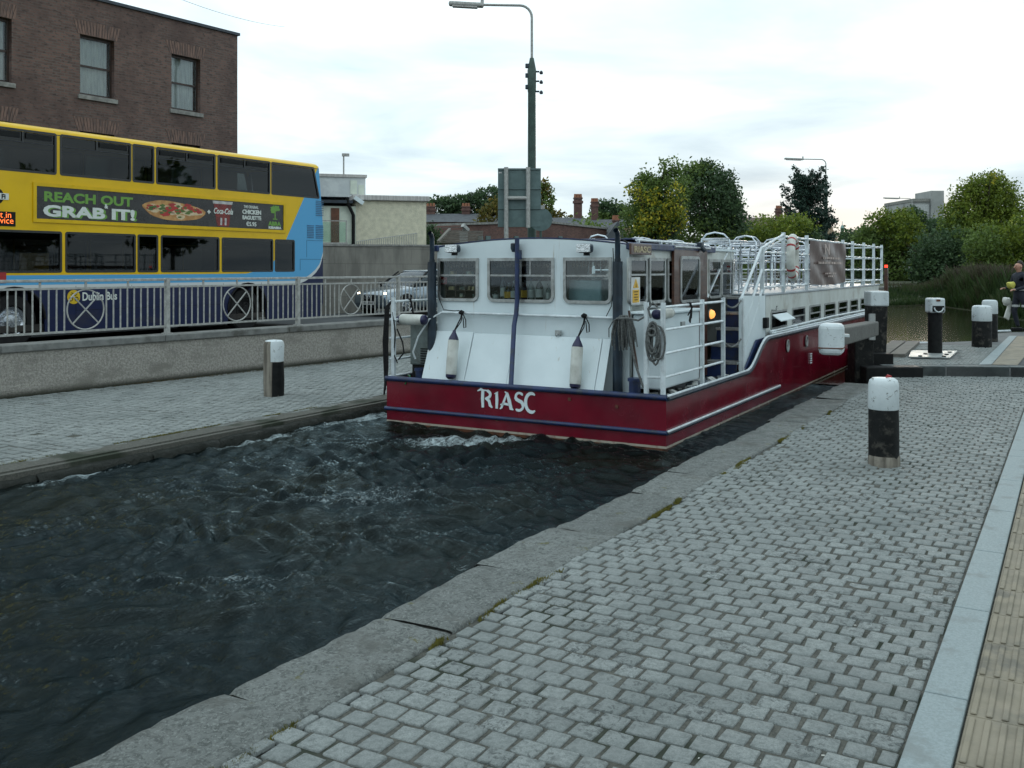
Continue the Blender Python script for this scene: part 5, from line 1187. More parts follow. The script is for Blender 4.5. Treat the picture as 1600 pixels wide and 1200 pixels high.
# panel seams, grilles
b = MB()
for x in (2.2, 3.4, 4.7, 5.9, 7.2): b.bb(x - .003, x + .003, .0005, .003, BZ0 + .05, 1.15)
b.bb(2.2, 7.2, .0005, .003, .66, .666)
for a, c in (((1027 / K, 760 / K), (1085 / K, 805 / K)),):
    pass
pa, pb = hb(1027 / K, 805 / K), hb(1088 / K, 862 / K)
for (xa, za), (xb, zb_) in ((pa, pb), (hb(1005 / K, 868 / K), hb(1090 / K, 905 / K))): b.bb(xb, xa, .0005, .003, za, za + .006); b.bb(xa, xa + .006, .0005, .003, zb_, za)
b.build('panel_seam', M['black'], bus)
def grille(px0, px1, py0, py1, n):
    xa, za = hb(px0 / K, py0 / K); xb, zb_ = hb(px1 / K, py1 / K); b = MB()
    for k in range(n): z = zb_ + (za - zb_) * (k + .5) / n; b.bb(xb, xa, .001, .012, z - .010, z + .008)
    b.build('grille', surf('blue grille', (.045, .15, .28), (.03, .10, .2), 9, .4), bus)
grille(1057, 1082, 670, 725, 9); grille(1028, 1050, 752, 798, 8); grille(1057, 1082, 752, 800, 8)
# advert
ax0, az1 = hb(121 / K, 626 / K); ax1, az1b = hb(948 / K, 684 / K); az0 = hb(121 / K, 735 / K)[1]; az0b = hb(948 / K, 768 / K)[1]; A1 = (az1 + az1b) / 2; A0 = (az0 + az0b) / 2
yb_ = surf('yellow frame paint', (.68, .43, .004), (.6, .38, .004), 4, .35, spec=.3)
b = MB(); t_ = .07
for q in ((ax1 - t_, ax0 + t_, A1, A1 + t_), (ax1 - t_, ax0 + t_, A0 - t_, A0), (ax1 - t_, ax1, A0, A1), (ax0, ax0 + t_, A0, A1)): b.bb(q[0], q[1], .001, .022, q[2], q[3])
af = b.build('advert_frame', yb_, bus)
b = MB(); b.bb(ax1 + .001, ax0 - .001, .001, .006, A0 + .001, A1 - .001); ad = b.build('advert_panel', surf('charcoal poster', (.022, .021, .022), (.03, .03, .03), 3, .3), bus)
AW, AH = ax0 - ax1, A1 - A0
def ap(s, t, d=.008): return (ax0 - AW * s, d, A0 + AH * t)
RT, UP = (-1, 0, 0), (0, 0, 1)
gm = surf('poster green ink', (.13, .30, .04), (.12, .28, .04), 4, .4); wm = surf('poster white ink', (.62, .66, .62), (.55, .6, .56), 4, .4)
sx = lambda px: (px - 121) / 827
fz = .30 * AH / .72
text('REACH OUT', .41 * AH, ap(.022, .56), RT, UP, gm, ad, bold=.010, maxw=AW * .305)
text('GRAB IT!', .47 * AH, ap(.026, .08, .007), RT, UP, gm, ad, bold=.013, maxw=AW * .318, ext=.001)
text('GRAB IT!', .47 * AH, ap(.020, .10, .010), RT, UP, wm, ad, bold=.012, maxw=AW * .315)
text('&', .20 * AH, ap(.225, .44, .010), RT, UP, wm, ad, bold=.004)
text('+', .26 * AH, ap(.632, .45), RT, UP, wm, ad, bold=.008)
text('THE ORIGINAL', .15 * AH, ap(.800, .78), RT, UP, wm, ad, bold=.002, maxw=AW * .072)
text('CHICKEN', .22 * AH, ap(.793, .56), RT, UP, wm, ad, bold=.006, maxw=AW * .092)
text('BAGUETTE', .20 * AH, ap(.793, .35), RT, UP, wm, ad, bold=.005, maxw=AW * .092)
text('€5.95', .22 * AH, ap(.812, .10), RT, UP, wm, ad, bold=.004, maxw=AW * .05)
text('ABRA', .22 * AH, ap(.923, .16), RT, UP, gm, ad, bold=.008, maxw=AW * .066)
text('KEBABRA', .12 * AH, ap(.923, .04), RT, UP, wm, ad, bold=.005, maxw=AW * .066)
def blob(cx, cy, rx, ry, seed, wob=.12, n=22):
    r = random.Random(seed); ph = [r.random() * 6 for _ in range(3)]
    return [(cx + rx * math.cos(a) * (1 + wob * math.sin(3 * a + ph[0]) + wob * .6 * math.sin(7 * a + ph[1])), cy + ry * math.sin(a) * (1 + wob * math.sin(4 * a + ph[2]) + wob * .5 * math.sin(9 * a + ph[0]))) for a in [2 * PI * k / n for k in range(n)]]
def flat(name, shapes, m, d0, par):
    b = MB()
    for i, q in enumerate(shapes): b.prism([ap(s, t, d0 + .00015 * (i % 9)) for s, t in q], (0, .001, 0))
    return b.build(name, m, par)
rr = random.Random(17)
bun = []
for k in range(28): a = 2 * PI * k / 28; bun.append((.494 + .128 * math.cos(a) * (1 + .05 * math.sin(5 * a)), .50 - (.06 * math.cos(a)) + .36 * math.sin(a) * (.92 + .08 * math.sin(3 * a + 1))))
flat('baguette_picture', [bun], surf('bread picture', (.50, .27, .09), (.36, .17, .05), 6, .5, lo=.4, hi=.6), .008, ad)
sp_ = []
for k in range(90):
    s = rr.uniform(-.105, .105); t = rr.gauss(0, .10) * (1 - (s / .125) ** 2); sp_.append((.494 + s, .54 - s * .45 + t))
for nm, mm, i0, sz in (('cream_filling', surf('picture cream', (.60, .48, .32), (.5, .38, .2), 6, .5), 0, .020), ('red_filling', surf('picture red', (.42, .03, .02), (.3, .02, .02), 6, .5), 1, .014), ('green_filling', surf('picture green', (.10, .16, .03), (.05, .1, .02), 6, .5), 2, .009)):
    flat(nm, [blob(s, t, sz * rr.uniform(.7, 1.2), sz * 4.5 * rr.uniform(.7, 1.2), k, .2, 10) for k, (s, t) in enumerate(sp_[i0::3][:30])], mm, .0095 + .001 * i0, ad)
cup = [(.657, .93), (.745, .93), (.742, .84), (.730, .04), (.676, .04), (.660, .84)]
flat('cup_picture', [cup], surf('cola picture', (.22, .02, .015), (.10, .012, .01), 9, .3), .008, ad)
flat('cup_rim_picture', [[(.655, .97), (.747, .97), (.745, .86), (.657, .86)]] + [[(.690 + .02 * k, .08), (.698 + .02 * k, .08), (.699 + .02 * k, .35), (.690 + .02 * k, .35)] for k in range(2)], surf('glass picture', (.5, .5, .48), (.35, .33, .32), 9, .3), .0095, ad)
text('Coca-Cola', .30 * AH, ap(.658, .50, .0115), RT, UP, wm, ad, bold=.004, maxw=AW * .088, shear=.3)
flat('palm_picture', [blob(.948, .80, .018, .13, 3, .25), blob(.965, .86, .016, .11, 5, .25), [(.954, .42), (.960, .42), (.958, .75), (.953, .75)], [(.945, .40), (.968, .40), (.968, .44), (.945, .44)]], gm, .008, ad)
b = MB()
for s in (.2, .395, .59, .79): b.bb(ap(s, 0)[0] - .006, ap(s, 0)[0] + .006, .0062, .0072, A0 + .01, A1 - .01)
b.build('poster_joint', surf('poster joint', (.06, .06, .06), (.05, .05, .05), 4, .3), ad)
# operator name on the skirt
lx, lz = hb(115, 464); ym = surf('yellow badge', (.62, .42, .01), (.55, .36, .01), 4, .4)
b = MB(); b.lathe([(.14, .001), (.14, .006)], (lx, 0, lz), 28, 'Y'); bd_ = b.build('badge', ym, bus)
b = MB()
for cx, cz in ((-.06, -.04), (.06, -.04)): b.tube([(lx + cx + .036 * math.cos(2 * PI * k / 12), .009, lz + cz + .036 * math.sin(2 * PI * k / 12)) for k in range(12)], .007, 4, closed=True)
for pts in ([(-.07, .06), (-.035, .02), (0, .07), (.035, .02), (.07, .06)], [(-.05, .09), (-.02, .06), (.02, .06), (.05, .09)]): b.tube([(lx + a, .009, lz + c) for a, c in pts], .007, 4)
b.build('castle_mark', M['black'], bd_)
tx0, tz = hb(128, 469.5); tx1, _ = hb(182, 469); text('Dublin Bus', .23, (tx0, .004, tz), RT, UP, wm, bus, bold=.005, maxw=tx0 - tx1)
# LED side display and network sticker
dx0, dz1 = hb(-20, 329); dx1, dz0 = hb(24, 354); b = MB(); b.bb(dx1, dx0, .001, .012, dz0, dz1); dp = b.build('destination_display', M['black'], bus, bev=.04)
text('Not in', .17, (dx1 + .08, .014, (dz0 + dz1) / 2 + .02), RT, UP, M['led'], dp, align='RIGHT', ext=.0005, bold=-.001)
text('Service', .17, (dx1 + .04, .014, dz0 + .05), RT, UP, M['led'], dp, align='RIGHT', ext=.0005, bold=-.001)
fx, fz_ = hb(6, 307); b = MB(); b.lathe([(.16, .001), (.16, .004)], (fx + .16, 0, fz_), 24, 'Y'); st = b.build('network_badge', M['black'], bus)
b = MB(); b.bb(fx - .09, fx + .09, .006, .010, fz_ - .06, fz_ + .06); q = b.build('white_tab', wm, st, bev=.02); text('Fi', .12, (fx + .055, .012, fz_ - .04), RT, UP, M['black'], q, bold=.004); text('Wi', .12, (fx + .26, .008, fz_ - .04), RT, UP, wm, st, bold=.004)
x, z = hb(2, 434); b = MB(); b.bb(x - .09, x + .3, .001, .01, z - .10, z + .10); b.build('red_notice', M['red'], bus)
# ============================================================ BOLLARDS
M['bblack'] = surf('scuffed black paint', (.006, .007, .0075), (.012, .013, .013), 8, .6, .5, 24, spec=.2, c3=(.055, .052, .045), s3=11, bd=.012)
wood_old = surf('bare weathered bollard wood', (.27, .245, .205), (.11, .098, .08), 4, .9, .8, 16, st=(4, 4, .35), bd=.02)
def bollard(pxc, base_py, top_py, wpx, lab, z0=0, split=.36, group='black and white lock bollards', cap_r=.75, kind='round', taper=.98):
    g0 = gnd(pxc, base_py, z0); D = g0.y + wpx / F * g0.y / 2; g0.y = D; g0.x = (pxc - 800) / F * D; hgt = CAMH - (top_py - HZ) / F * D - z0; r = wpx / F * D / 2 
    e = empty('bollard', g0, random.uniform(0, 6), lab, 'bollard', group); s = hgt * (1 - split)
    b = MB(); b.lathe([(r * 1.0, -.05), (r * .99, s * .25), (r * .985, s * .7), (r * .97, s)], (0, 0, 0), 24, wob=.012); b.build('post', M['bblack'], e, smooth=True)
    b = MB(); b.lathe([(r * .96, s + .001), (r * 1.0, s + .012), (r * taper, hgt - .06), (r * taper * .93, hgt - .022), (r * cap_r * .98, hgt - .004), (r * .4, hgt), (.001, hgt + .001)], (0, 0, 0), 24, wob=.010); b.build('cap', M['bwhite'], e, smooth=True); return e, r, hgt
m = mat('worn white bollard paint'); M['bwhite'] = m
c = mixc(mrange(noise(5, 5, .6, st=(1, 1, .4)), .35, .7), (.60, .66, .68), (.47, .53, .55)); c = mixc(mrange(noise(16, 6, .75, dist=.8), .60, .64), c, (.16, .17, .16))
principled(c, .5, 0, .4, bump(noise(40, 4, .6), .35, .008))
e, r, hg = bollard(1380.5, 731, 590, 46, 'nearest round bollard on the right quay, tall white cap over black')
b = MB(); b.lathe([(r * 1.03, -.03), (r * 1.035, .05), (r * 1.0, .085)], (0, 0, 0), 24, wob=.03); b.build('timber_foot', wood_old, e, smooth=True)
b = MB(); b.tube([(.02, .02, hg - .0), (.03, .02, hg + .02), (.06, -.02, hg + .015), (.02, -.03, hg + .01)], .008, 6); b.build('top_cord', M['red'], e)
bollard(1534, 543, 477, 29, 'stout bollard on the platform, in front of a thinner twin', z0=PZ, split=.38)
bollard(1546.5, 533.5, 468.5, 23, 'slimmer bollard half hidden behind the stout one on the platform', z0=PZ, split=.34)
# left weathered bollard
g0 = gnd(424, 620); g0.y += .12; e = empty('bollard', g0, 0, 'weathered split timber bollard on the left quay, paint peeled to bare wood', 'bollard', None)
b = MB(); b.lathe([(.125, -.05), (.13, .2), (.126, .45), (.130, .66), (.115, .705), (.05, .72), (.001, .722)], (0, 0, 0), 28, wob=.035); b.build('post', wood_old, e, smooth=True)
def partial(r0, prof, a0, a1, wob=.035):
    b = MB(); n = 10; vs = []
    for (r, h) in prof:
        for j in range(n + 1):
            a = R(a0 + (a1 - a0) * j / n) ; rr_ = r * (1 + wob * (math.sin(3 * a + h * 9) + .6 * math.sin(7 * a + 1.3))) + .003; vs.append((rr_ * math.cos(a + .04 * math.sin(h * 30)), rr_ * math.sin(a + .04 * math.sin(h * 30)), h))
    b.add(vs, [(i * (n + 1) + j, i * (n + 1) + j + 1, (i + 1) * (n + 1) + j + 1, (i + 1) * (n + 1) + j) for i in range(len(prof) - 1) for j in range(n)]); return b
partial(.13, [(.1255, .0), (.13, .2), (.127, .44)], -85, 55).build('black_paint', M['black'], e, smooth=True)
partial(.13, [(.1265, .445), (.130, .66), (.115, .705), (.05, .722)], -95, 60).build('white_paint', M['bwhite'], e, smooth=True)
b = MB(); b.lathe([(.117, .70), (.10, .716), (.001, .726)], (0, 0, 0), 24, wob=.03); b.build('white_top', M['bwhite'], e, smooth=True)
# ============================================================ LOCK GATE
ga = LOCK.o; gate = empty('lock_gate', (0, 0, 0), 0, 'black timber lock gate with white ended balance beam, folded open beside the barge', 'lock gate')
n0 = atD(1291, 531, 10.6); n1 = atD(1362, 513, 14.3)
b = MB(); b.bar(n0 + Vector((.14, .3, -.0)), n1, .20, .21); b.build('balance_beam', surf('dark beam timber', (.13, .13, .12), (.07, .07, .064), 3, .8, .5, 40, st=(1.5, 14, 14)), gate, bev=.02)
d = (n1 - n0).normalized(); b = MB(); b.box((n0.x + .065, n0.y + .02, .868), (.26, .30, .345), -.40); b.build('beam_end', M['bwhite'], gate, bev=.055, seg=3)
b = MB(); b.box((n0.x + .065, n0.y + .02, .775), (.268, .308, .012), -.40); b.build('strap', M['rust'], gate)
q = n0 + Vector((.16, .1, .03)); b = MB(); b.prism([q, q + Vector((.14, .02, -.01)), q + Vector((.16, .1, -.01)), q + Vector((.02, .14, 0))], (0, 0, .03)); b.build('lever', M['bwhite'], gate)
D = 14.75; hp = gnd(1350, 588, 0); p0 = atD(1336, 588, D); p1 = atD(1366, 588, D)
b = MB(); b.bb(p0.x, p1.x, D, D + .35, -.6, CAMH - (527 - HZ) / F * D); b.build('heel_post', M['bblack'], gate, bev=.02)
D = 15.5; pa, pb = atD(1361, 500, D), atD(1389.5, 500, D); zt = CAMH - (455 - HZ) / F * D; zm = CAMH - (479 - HZ) / F * D
b = MB(); b.prism([(pa.x, D, -.6), (pb.x - .06, D + .02, -.6), (pb.x - .01, D + .02, zm), (pa.x, D, zm)], (0, .3, 0)); b.build('mitre_post', M['bblack'], gate, bev=.02)
b = MB(); b.bb(pa.x - .01, pb.x + .0, D - .01, D + .31, zm + .002, zt); b.build('post_cap', M['bwhite'], gate, bev=.025)
b = MB(); b.bb(pa.x + .30, pa.x + .46, 15.9, 24, -.6, .2); b.bb(p0.x + .3, pa.x + .2, 15.1, 15.4, -.6, .3); b.build('gate_leaf', M['black'], gate)
b = MB(); b.bb(p1.x - .09, p1.x - .0, 14.7, 14.745, .55, .95); b.build('chalk_mark', M['sill'], gate)
b = MB(); b.bb(5.35, 6.22, 14.50, 14.78, -.5, .155); b.bb(5.30, 6.05, 14.80, 15.3, -.5, .05); b.build('gate_sill', M['black'], gate, bev=.02)
b = MB(); b.prism([(p1.x - .1, 14.9, -.5), (pb.x + .8, 14.95, -.5), (pb.x + .8, 14.95, -.02), (p1.x - .1, 14.9, .1)], (0, .25, 0)); b.build('sill_timber', M['black'], gate)
# footboards
fb = empty('footboard', (0, 0, 0), 0, 'pair of weathered planks bridging from the gate to the platform', 'footboard')
for q in (((1368, 551), (1393, 532), (1415, 532), (1390, 551)), ((1391, 552.5), (1418, 532.5), (1437, 533), (1414, 553))):
    pts = [gnd(px, py, PZ + .06) for px, py in q]; b = MB(); b.prism([(p.x, p.y, PZ + .0) for p in pts], (0, 0, .06)); b.build('plank', M['plank'], fb)
b = MB(); pts = [gnd(px, py, PZ - .002) for px, py in ((1372, 556), (1380, 549), (1432, 548), (1424, 558))]; b.prism([(p.x, p.y, -.3) for p in pts], (0, 0, .29 + PZ)); b.build('bearer', M['black'], fb)
# paddle gear post
g0 = gnd(1461, 553, PZ); pgr = empty('paddle_gear', g0, 0, 'black paddle gear post with a white head and hoop on a steel plate', 'paddle gear')
s_ = g0.y / F; b = MB(); b.lathe([(10.5 * s_, 0), (10.5 * s_, 66 * s_)], (0, 0, 0), 20); b.build('post', M['black'], pgr, smooth=True)
b = MB(); b.lathe([(12.5 * s_, 62 * s_), (12.5 * s_, 64 * s_)], (0, 0, 0), 20); b.build('flange', M['black'], pgr)
b = MB(); b.box((0, 0, 76 * s_), (23 * s_, 23 * s_, 23 * s_)); hd = b.build('head', M['bwhite'], pgr, bev=.03)
b = MB(); b.box((0, -11.8 * s_, 71 * s_), (18 * s_, .02, 9 * s_)); b.build('recess', M['black'], hd)
b = MB(); b.tube([(7 * s_ * math.cos(R(180 + 180 * k / 12)), -13.5 * s_, 73 * s_ + 7 * s_ * math.sin(R(180 + 180 * k / 12))) for k in range(13)], .012, 6); b.build('hoop', M['bwhite'], hd)
b = MB(); b.box((0, -11.8 * s_, 84 * s_), (6 * s_, .012, 3 * s_)); b.build('rust_spot', M['rust'], hd)
b = MB(); pts = [gnd(px, py, PZ) for px, py in ((1420, 559), (1484, 560.5), (1496, 550), (1424, 549))]; b.prism([(p.x - g0.x, p.y - g0.y, .002) for p in pts], (0, 0, .02)); b.build('base_plate', M['steel'], pgr)
b = MB()
for px, py in ((1438, 557), (1446, 553.5), (1484, 551), (1479, 554.5), (1475, 557.5)): p = gnd(px, py, PZ + .02); b.box((p.x - g0.x, p.y - g0.y, .030), (.05, .05, .018))
b.build('bolt', M['black'], pgr)
b = MB(); b.tube([gnd(1400, 536, .02), gnd(1458, 536, .02)], .03, 8); b.tube([gnd(1556, 518, .12), gnd(1579, 517, .12)], .03, 8)
o = b.build('edge_trim', M['bwhite']); tag(o, 'white painted edging at the back of the gate platform', 'edging', kind='structure')
o.name = 'platform_edging'
# ============================================================ LAMP POSTS AND ROAD SIGN
def lamp_post(px, D, top_py, arm_px, head_px, lab, fittings=False, base=.15):
    p = atD(px, 419, D); top = CAMH - (top_py - HZ) / F * D; e = empty('lamp_post', (p.x, p.y, base), 0, lab, 'lamp post', 'street lamps along the road'); h = top - base; s = D / F; k = h / 9.0
    b = MB(); b.lathe([(.14 * k, 0), (.125 * k, h * .25), (.115 * k, h * .72), (.125 * k, h * .725), (.13 * k, h * .79), (.06 * k, h * .83)], (0, 0, 0), 14); b.build('column', M['green'], e, smooth=True)
    b = MB(); ax = arm_px * s; r = .35 * k; b.tube([(0, 0, h * .8), (0, 0, h - r)] + [(-r + r * math.cos(R(90 * q / 6)), 0, h - r + r * math.sin(R(90 * q / 6))) for q in range(7)] + [(-ax, 0, h + .02)], .038 * k, 8); b.build('arm', M['galv'], e, smooth=True)
    hl_ = head_px * s; b = MB(); b.bar((-ax + .1, 0, h), (-ax - hl_ * .96, 0, h + .06), .22 * k, .13 * k); hd = b.build('lantern', M['galv'], e, bev=.05)
    b = MB(); b.bar((-ax - .1, 0, h - .06 * k), (-ax - hl_ * .85, 0, h - .02 * k), .18 * k, .06 * k); b.build('diffuser', M['curtain'], hd, bev=.02)
    b = MB(); b.lathe([(.05 * k, 0), (.05 * k, .16 * k)], (-ax + .05, 0, h + .05), 8); b.build('sensor', M['galv'], hd)
    if fittings:
        for j, py in enumerate((112, 127, 143)):
            z = CAMH - (py - HZ) / F * D - base; b = MB(); b.tube([(-.13, 0, z), (.24, 0, z)], .03, 6); b.lathe([(.05, -.05), (.06, 0), (.03, .06)], (.30, 0, z - .03), 8); b.build('insulator', M['slate'], e)
        for py in (103, 118, 136): z = CAMH - (py - HZ) / F * D - base; b = MB(); b.box((-.15, 0, z), (.12, .12, .14)); b.build('junction_box', M['slate'], e, bev=.02)
    return e
lamp_post(831, 30.6, 8.5, 80, 52, 'tallest lamp post above the barge cabin, with black fittings on its shaft', True)
lamp_post(1290.5, 74, 249, 37, 29, 'green lamp post rising behind the conifer beyond the upper deck')
lamp_post(1425, 115, 310, 20, 26, 'farthest lamp post, only its arm showing above the right hand trees')
D = 27; s_ = D / F; sg = empty('road_sign', atD(812, 419, D), 0, 'back of a tall grey green road sign on two posts', 'sign'); sg.location.z = .15
zz_ = lambda py: CAMH - (py - HZ) * s_ - .15
b = MB(); b.bb(-34 * s_, 33 * s_, -.02, 0, zz_(355), zz_(263)); pnl = b.build('panel', M['signback'], sg)
b = MB()
for py in (264.5, 295, 326, 353.5): b.bb(-34 * s_, 33 * s_, -.055, -.0205, zz_(py) - .018, zz_(py) + .018)
b.build('stiffener', M['signback'], pnl)
for px, z0 in ((791, 0), (825, zz_(356))): b = MB(); b.tube([((px - 812) * s_, -.12, z0), ((px - 812) * s_, -.12, zz_(262))], .062, 12); b.build('post', M['galv'], sg, smooth=True)
b = MB(); b.tube([(-21 * s_, -.12, zz_(310)), (13 * s_, -.12, zz_(310))], .055, 12); b.build('cross_brace', M['galv'], sg, smooth=True)
b = MB(); b.bb(-33 * s_, -28 * s_, -.024, -.021, zz_(271), zz_(269)); b.build('sticker', M['paper'], pnl)
D = 30; p = atD(845, 343, D); e = empty('round_sign', (p.x, p.y, .15), 0, 'grey green round sign back partly behind the tall sign', 'sign'); b = MB(); b.lathe([(.36, -.015), (.36, .0)], (0, 0, p.z - .15), 26, 'Y'); b.build('disc', M['signback'], e)
b = MB(); b.tube([(0, .05, 0), (0, .05, p.z - .1)], .04, 10); b.build('post', M['green'], e); b = MB(); b.box((.02, -.02, p.z - .05 + .28), (.2, .03, .12)); b.build('bracket', M['galv'], e)
b = MB(); pa, pb = atD(250, -14, 34), atD(445, 42, 50); b.tube([pa.lerp(pb, k / 12) - Vector((0, 0, .2 * 4 * (k / 12) * (1 - k / 12))) for k in range(13)], .008, 5); o = b.build('overhead_cable', M['rubber']); tag(o, 'thin overhead cable crossing the sky from the brick building', 'cable')
# ============================================================ TREES AND BANKS
def m_leaf(name, stops, tr=.25):
    m = mat(name); a = attr('tone'); c = ramp(a, stops)
    p = N('ShaderNodeBsdfPrincipled'); L(c, p.inputs['Base Color']); p.inputs['Roughness'].default_value = .55; p.inputs['Specular IOR Level'].default_value = .3
    t = N('ShaderNodeBsdfTranslucent'); L(c, t.inputs[0]); mx = N('ShaderNodeMixShader'); mx.inputs[0].default_value = tr + .12; L(p.outputs[0], mx.inputs[1]); L(t.outputs[0], mx.inputs[2])
    o = N('ShaderNodeOutputMaterial'); L(mx.outputs[0], o.inputs[0]); return m
LF = {'mid': m_leaf('mid green leaves', [(0, (.065, .10, .028)), (.5, (.12, .185, .045)), (1, (.18, .25, .06))]),
      'dark': m_leaf('dark green leaves', [(0, (.038, .068, .034)), (.6, (.065, .115, .05)), (1, (.10, .155, .055))]),
      'yellow': m_leaf('yellow green leaves', [(0, (.06, .11, .02)), (.38, (.15, .20, .03)), (.62, (.42, .37, .03)), (1, (.62, .50, .04))]),
      'lime': m_leaf('light green leaves', [(0, (.075, .115, .018)), (.5, (.155, .215, .028)), (1, (.29, .31, .04))]),
      'autumn': m_leaf('autumn leaves', [(0, (.05, .065, .018)), (.5, (.14, .125, .026)), (1, (.28, .16, .03))]),
      'pine': m_leaf('blue green needles', [(0, (.020, .042, .032)), (.6, (.030, .062, .046)), (1, (.05, .09, .06))], .1),
      'reed': m_leaf('reed blades', [(0, (.020, .040, .012)), (.45, (.042, .075, .020)), (.75, (.058, .060, .030)), (1, (.08, .062, .048))])}
def leaf_cloud(r, C, s, spread, k, up=.3):
    """k leaves around each twig centre"""
    n = len(C); P = np.repeat(C, k, 0) + r.normal(0, 1, (n * k, 3)) * spread * np.array([1, 1, .8]); n = len(P)
    a = r.normal(0, 1, (n, 3)); a /= np.linalg.norm(a, axis=1)[:, None]; b_ = np.cross(a, r.normal(0, 1, (n, 3))); b_ /= np.linalg.norm(b_, axis=1)[:, None] + 1e-9
    sz = s * r.uniform(.5, 1.3, (n, 1)); V = np.stack([P - a * sz, P + b_ * sz * .6, P + a * sz, P - b_ * sz * .6], 1).reshape(-1, 3)
    return V, np.arange(n * 4).reshape(-1, 4), n
def tree(label, px, D, blobs, kinds, n=2200, leaf=.11, base=0, name='broadleaf_tree', trunk=.16, k=5, seed=1, spread=.16, tkpx=None, hollow=.45, group=None):
    """blobs: (px, py, rx, ry, kind) as seen in the photo; each becomes a round lobe of the crown at distance D"""
    r = np.random.default_rng(seed); p = atD(tkpx or px, 419, D); e = empty(name, (p.x, p.y, base), 0, label, 'tree', group); s = D / F; o3 = np.array([p.x, p.y, base])
    areas = [b[2] * b[3] for b in blobs]; tot = sum(areas); per = {}
    lobes = []
    for (bx, by, rx, ry, kd), ar in zip(blobs, areas):
        dy = r.normal(0, .25) * rx * s - (38 * s if kd == 'yellow' else 0); c = np.array(atD(bx, by, D)) + np.array([0, dy, 0]) - o3; R3 = np.array([rx * s, rx * s * .9, ry * s]); lobes.append((c, R3))
        m_ = int(n * ar / tot * (.55 if kd == 'yellow' else 1)); d = r.normal(0, 1, (m_, 3)); d /= np.linalg.norm(d, axis=1)[:, None]
        f = 1 + .13 * np.sin(d[:, :1] * 5 + seed) * np.cos(d[:, 2:] * 6 + by) + .09 * np.sin(d[:, 1:2] * 11 + bx) * np.sin(d[:, 2:] * 13) + r.normal(0, .05, (m_, 1))
        rad = (hollow + (1 - hollow) * r.random((m_, 1)) ** .5) * f; C = c + d * R3 * rad
        g = np.sin(C[:, 0] * 2.3 / max(s * 20, .3) + seed) + np.sin(C[:, 2] * 3.1 / max(s * 20, .3) + 1.7 * seed) + np.sin(C[:, 1] * 2.9 / max(s * 20, .3)); C = C[(g > -1.55) | (rad[:, 0] < .7)]
        per.setdefault(kd, []).append(C)
    for kd, Cs in per.items():
        C = np.concatenate(Cs); V, Fq, nn = leaf_cloud(r, C, leaf, spread, k)
        tw = r.normal(0, .16, len(C)); tone = np.repeat(np.clip(.45 + tw[:, None] + r.normal(0, .14, (len(C), k)), 0, 1).reshape(-1), 4)
        mesh_np('crown', V, Fq, LF[kd], {'tone': tone}, e)
    b = MB(); zc = min(c[2] for c, _ in lobes); top = max(c[2] for c, _ in lobes); hz_ = max(zc, 1.2)
    b.tube([(0, 0, -.3), (.03, 0, hz_ * .5), (.05, .02, hz_), (.02, 0, (hz_ + top) / 2)], [trunk, trunk * .8, trunk * .62, trunk * .3], 8)
    for c, R3 in lobes:
        for q in range(3):
            t = c + r.normal(0, .45, 3) * R3; st_ = np.array([.04, .01, hz_ * (.55 + .4 * r.random())]); md = (st_ + t) / 2 + r.normal(0, .08, 3)
            b.tube([tuple(st_), tuple(md), tuple(t)], [trunk * .42, trunk * .25, .012], 5)
    b.build('trunk', M['trunk'], e, smooth=True); return e
tree('bushy tree hung with bright yellow leaves, left of its darker neighbour', 1022, 44, [(1022, 320, 42, 50, 'mid'), (1000, 345, 34, 40, 'mid'), (1050, 300, 32, 36, 'mid'), (1030, 345, 34, 38, 'dark'), (1012, 300, 24, 28, 'mid'), (1046, 262, 16, 14, 'mid'), (1005, 288, 8, 22, 'mid'),
     (1010, 332, 20, 34, 'yellow'), (1048, 318, 15, 30, 'yellow'), (1000, 352, 20, 18, 'yellow'), (1030, 350, 16, 22, 'yellow'), (990, 300, 12, 14, 'yellow'), (1056, 345, 10, 18, 'yellow')], None, n=3000, leaf=.075, seed=3, k=6, spread=.13, base=.2)
tree('dark dense rounded tree right of the yellow leaved one', 1110, 47, [(1105, 315, 48, 52, 'dark'), (1085, 290, 30, 36, 'mid'), (1125, 330, 38, 42, 'dark'), (1100, 270, 22, 20, 'mid'), (1145, 345, 22, 30, 'dark'), (1108, 262, 12, 14, 'dark'), (1075, 272, 12, 14, 'mid'), (1130, 290, 22, 24, 'dark'), (1090, 360, 60, 26, 'mid'), (1150, 322, 12, 10, 'dark')], None, n=3000, leaf=.085, seed=5, k=6, spread=.14, base=.2)
tree('low light green shrub tree before the far conifer', 1210, 52, [(1200, 362, 42, 24, 'lime'), (1240, 355, 30, 18, 'lime'), (1170, 372, 34, 22, 'mid'), (1225, 375, 44, 16, 'mid'), (1262, 370, 22, 14, 'dark')], None, n=1600, leaf=.085, seed=8, k=5, base=.2)
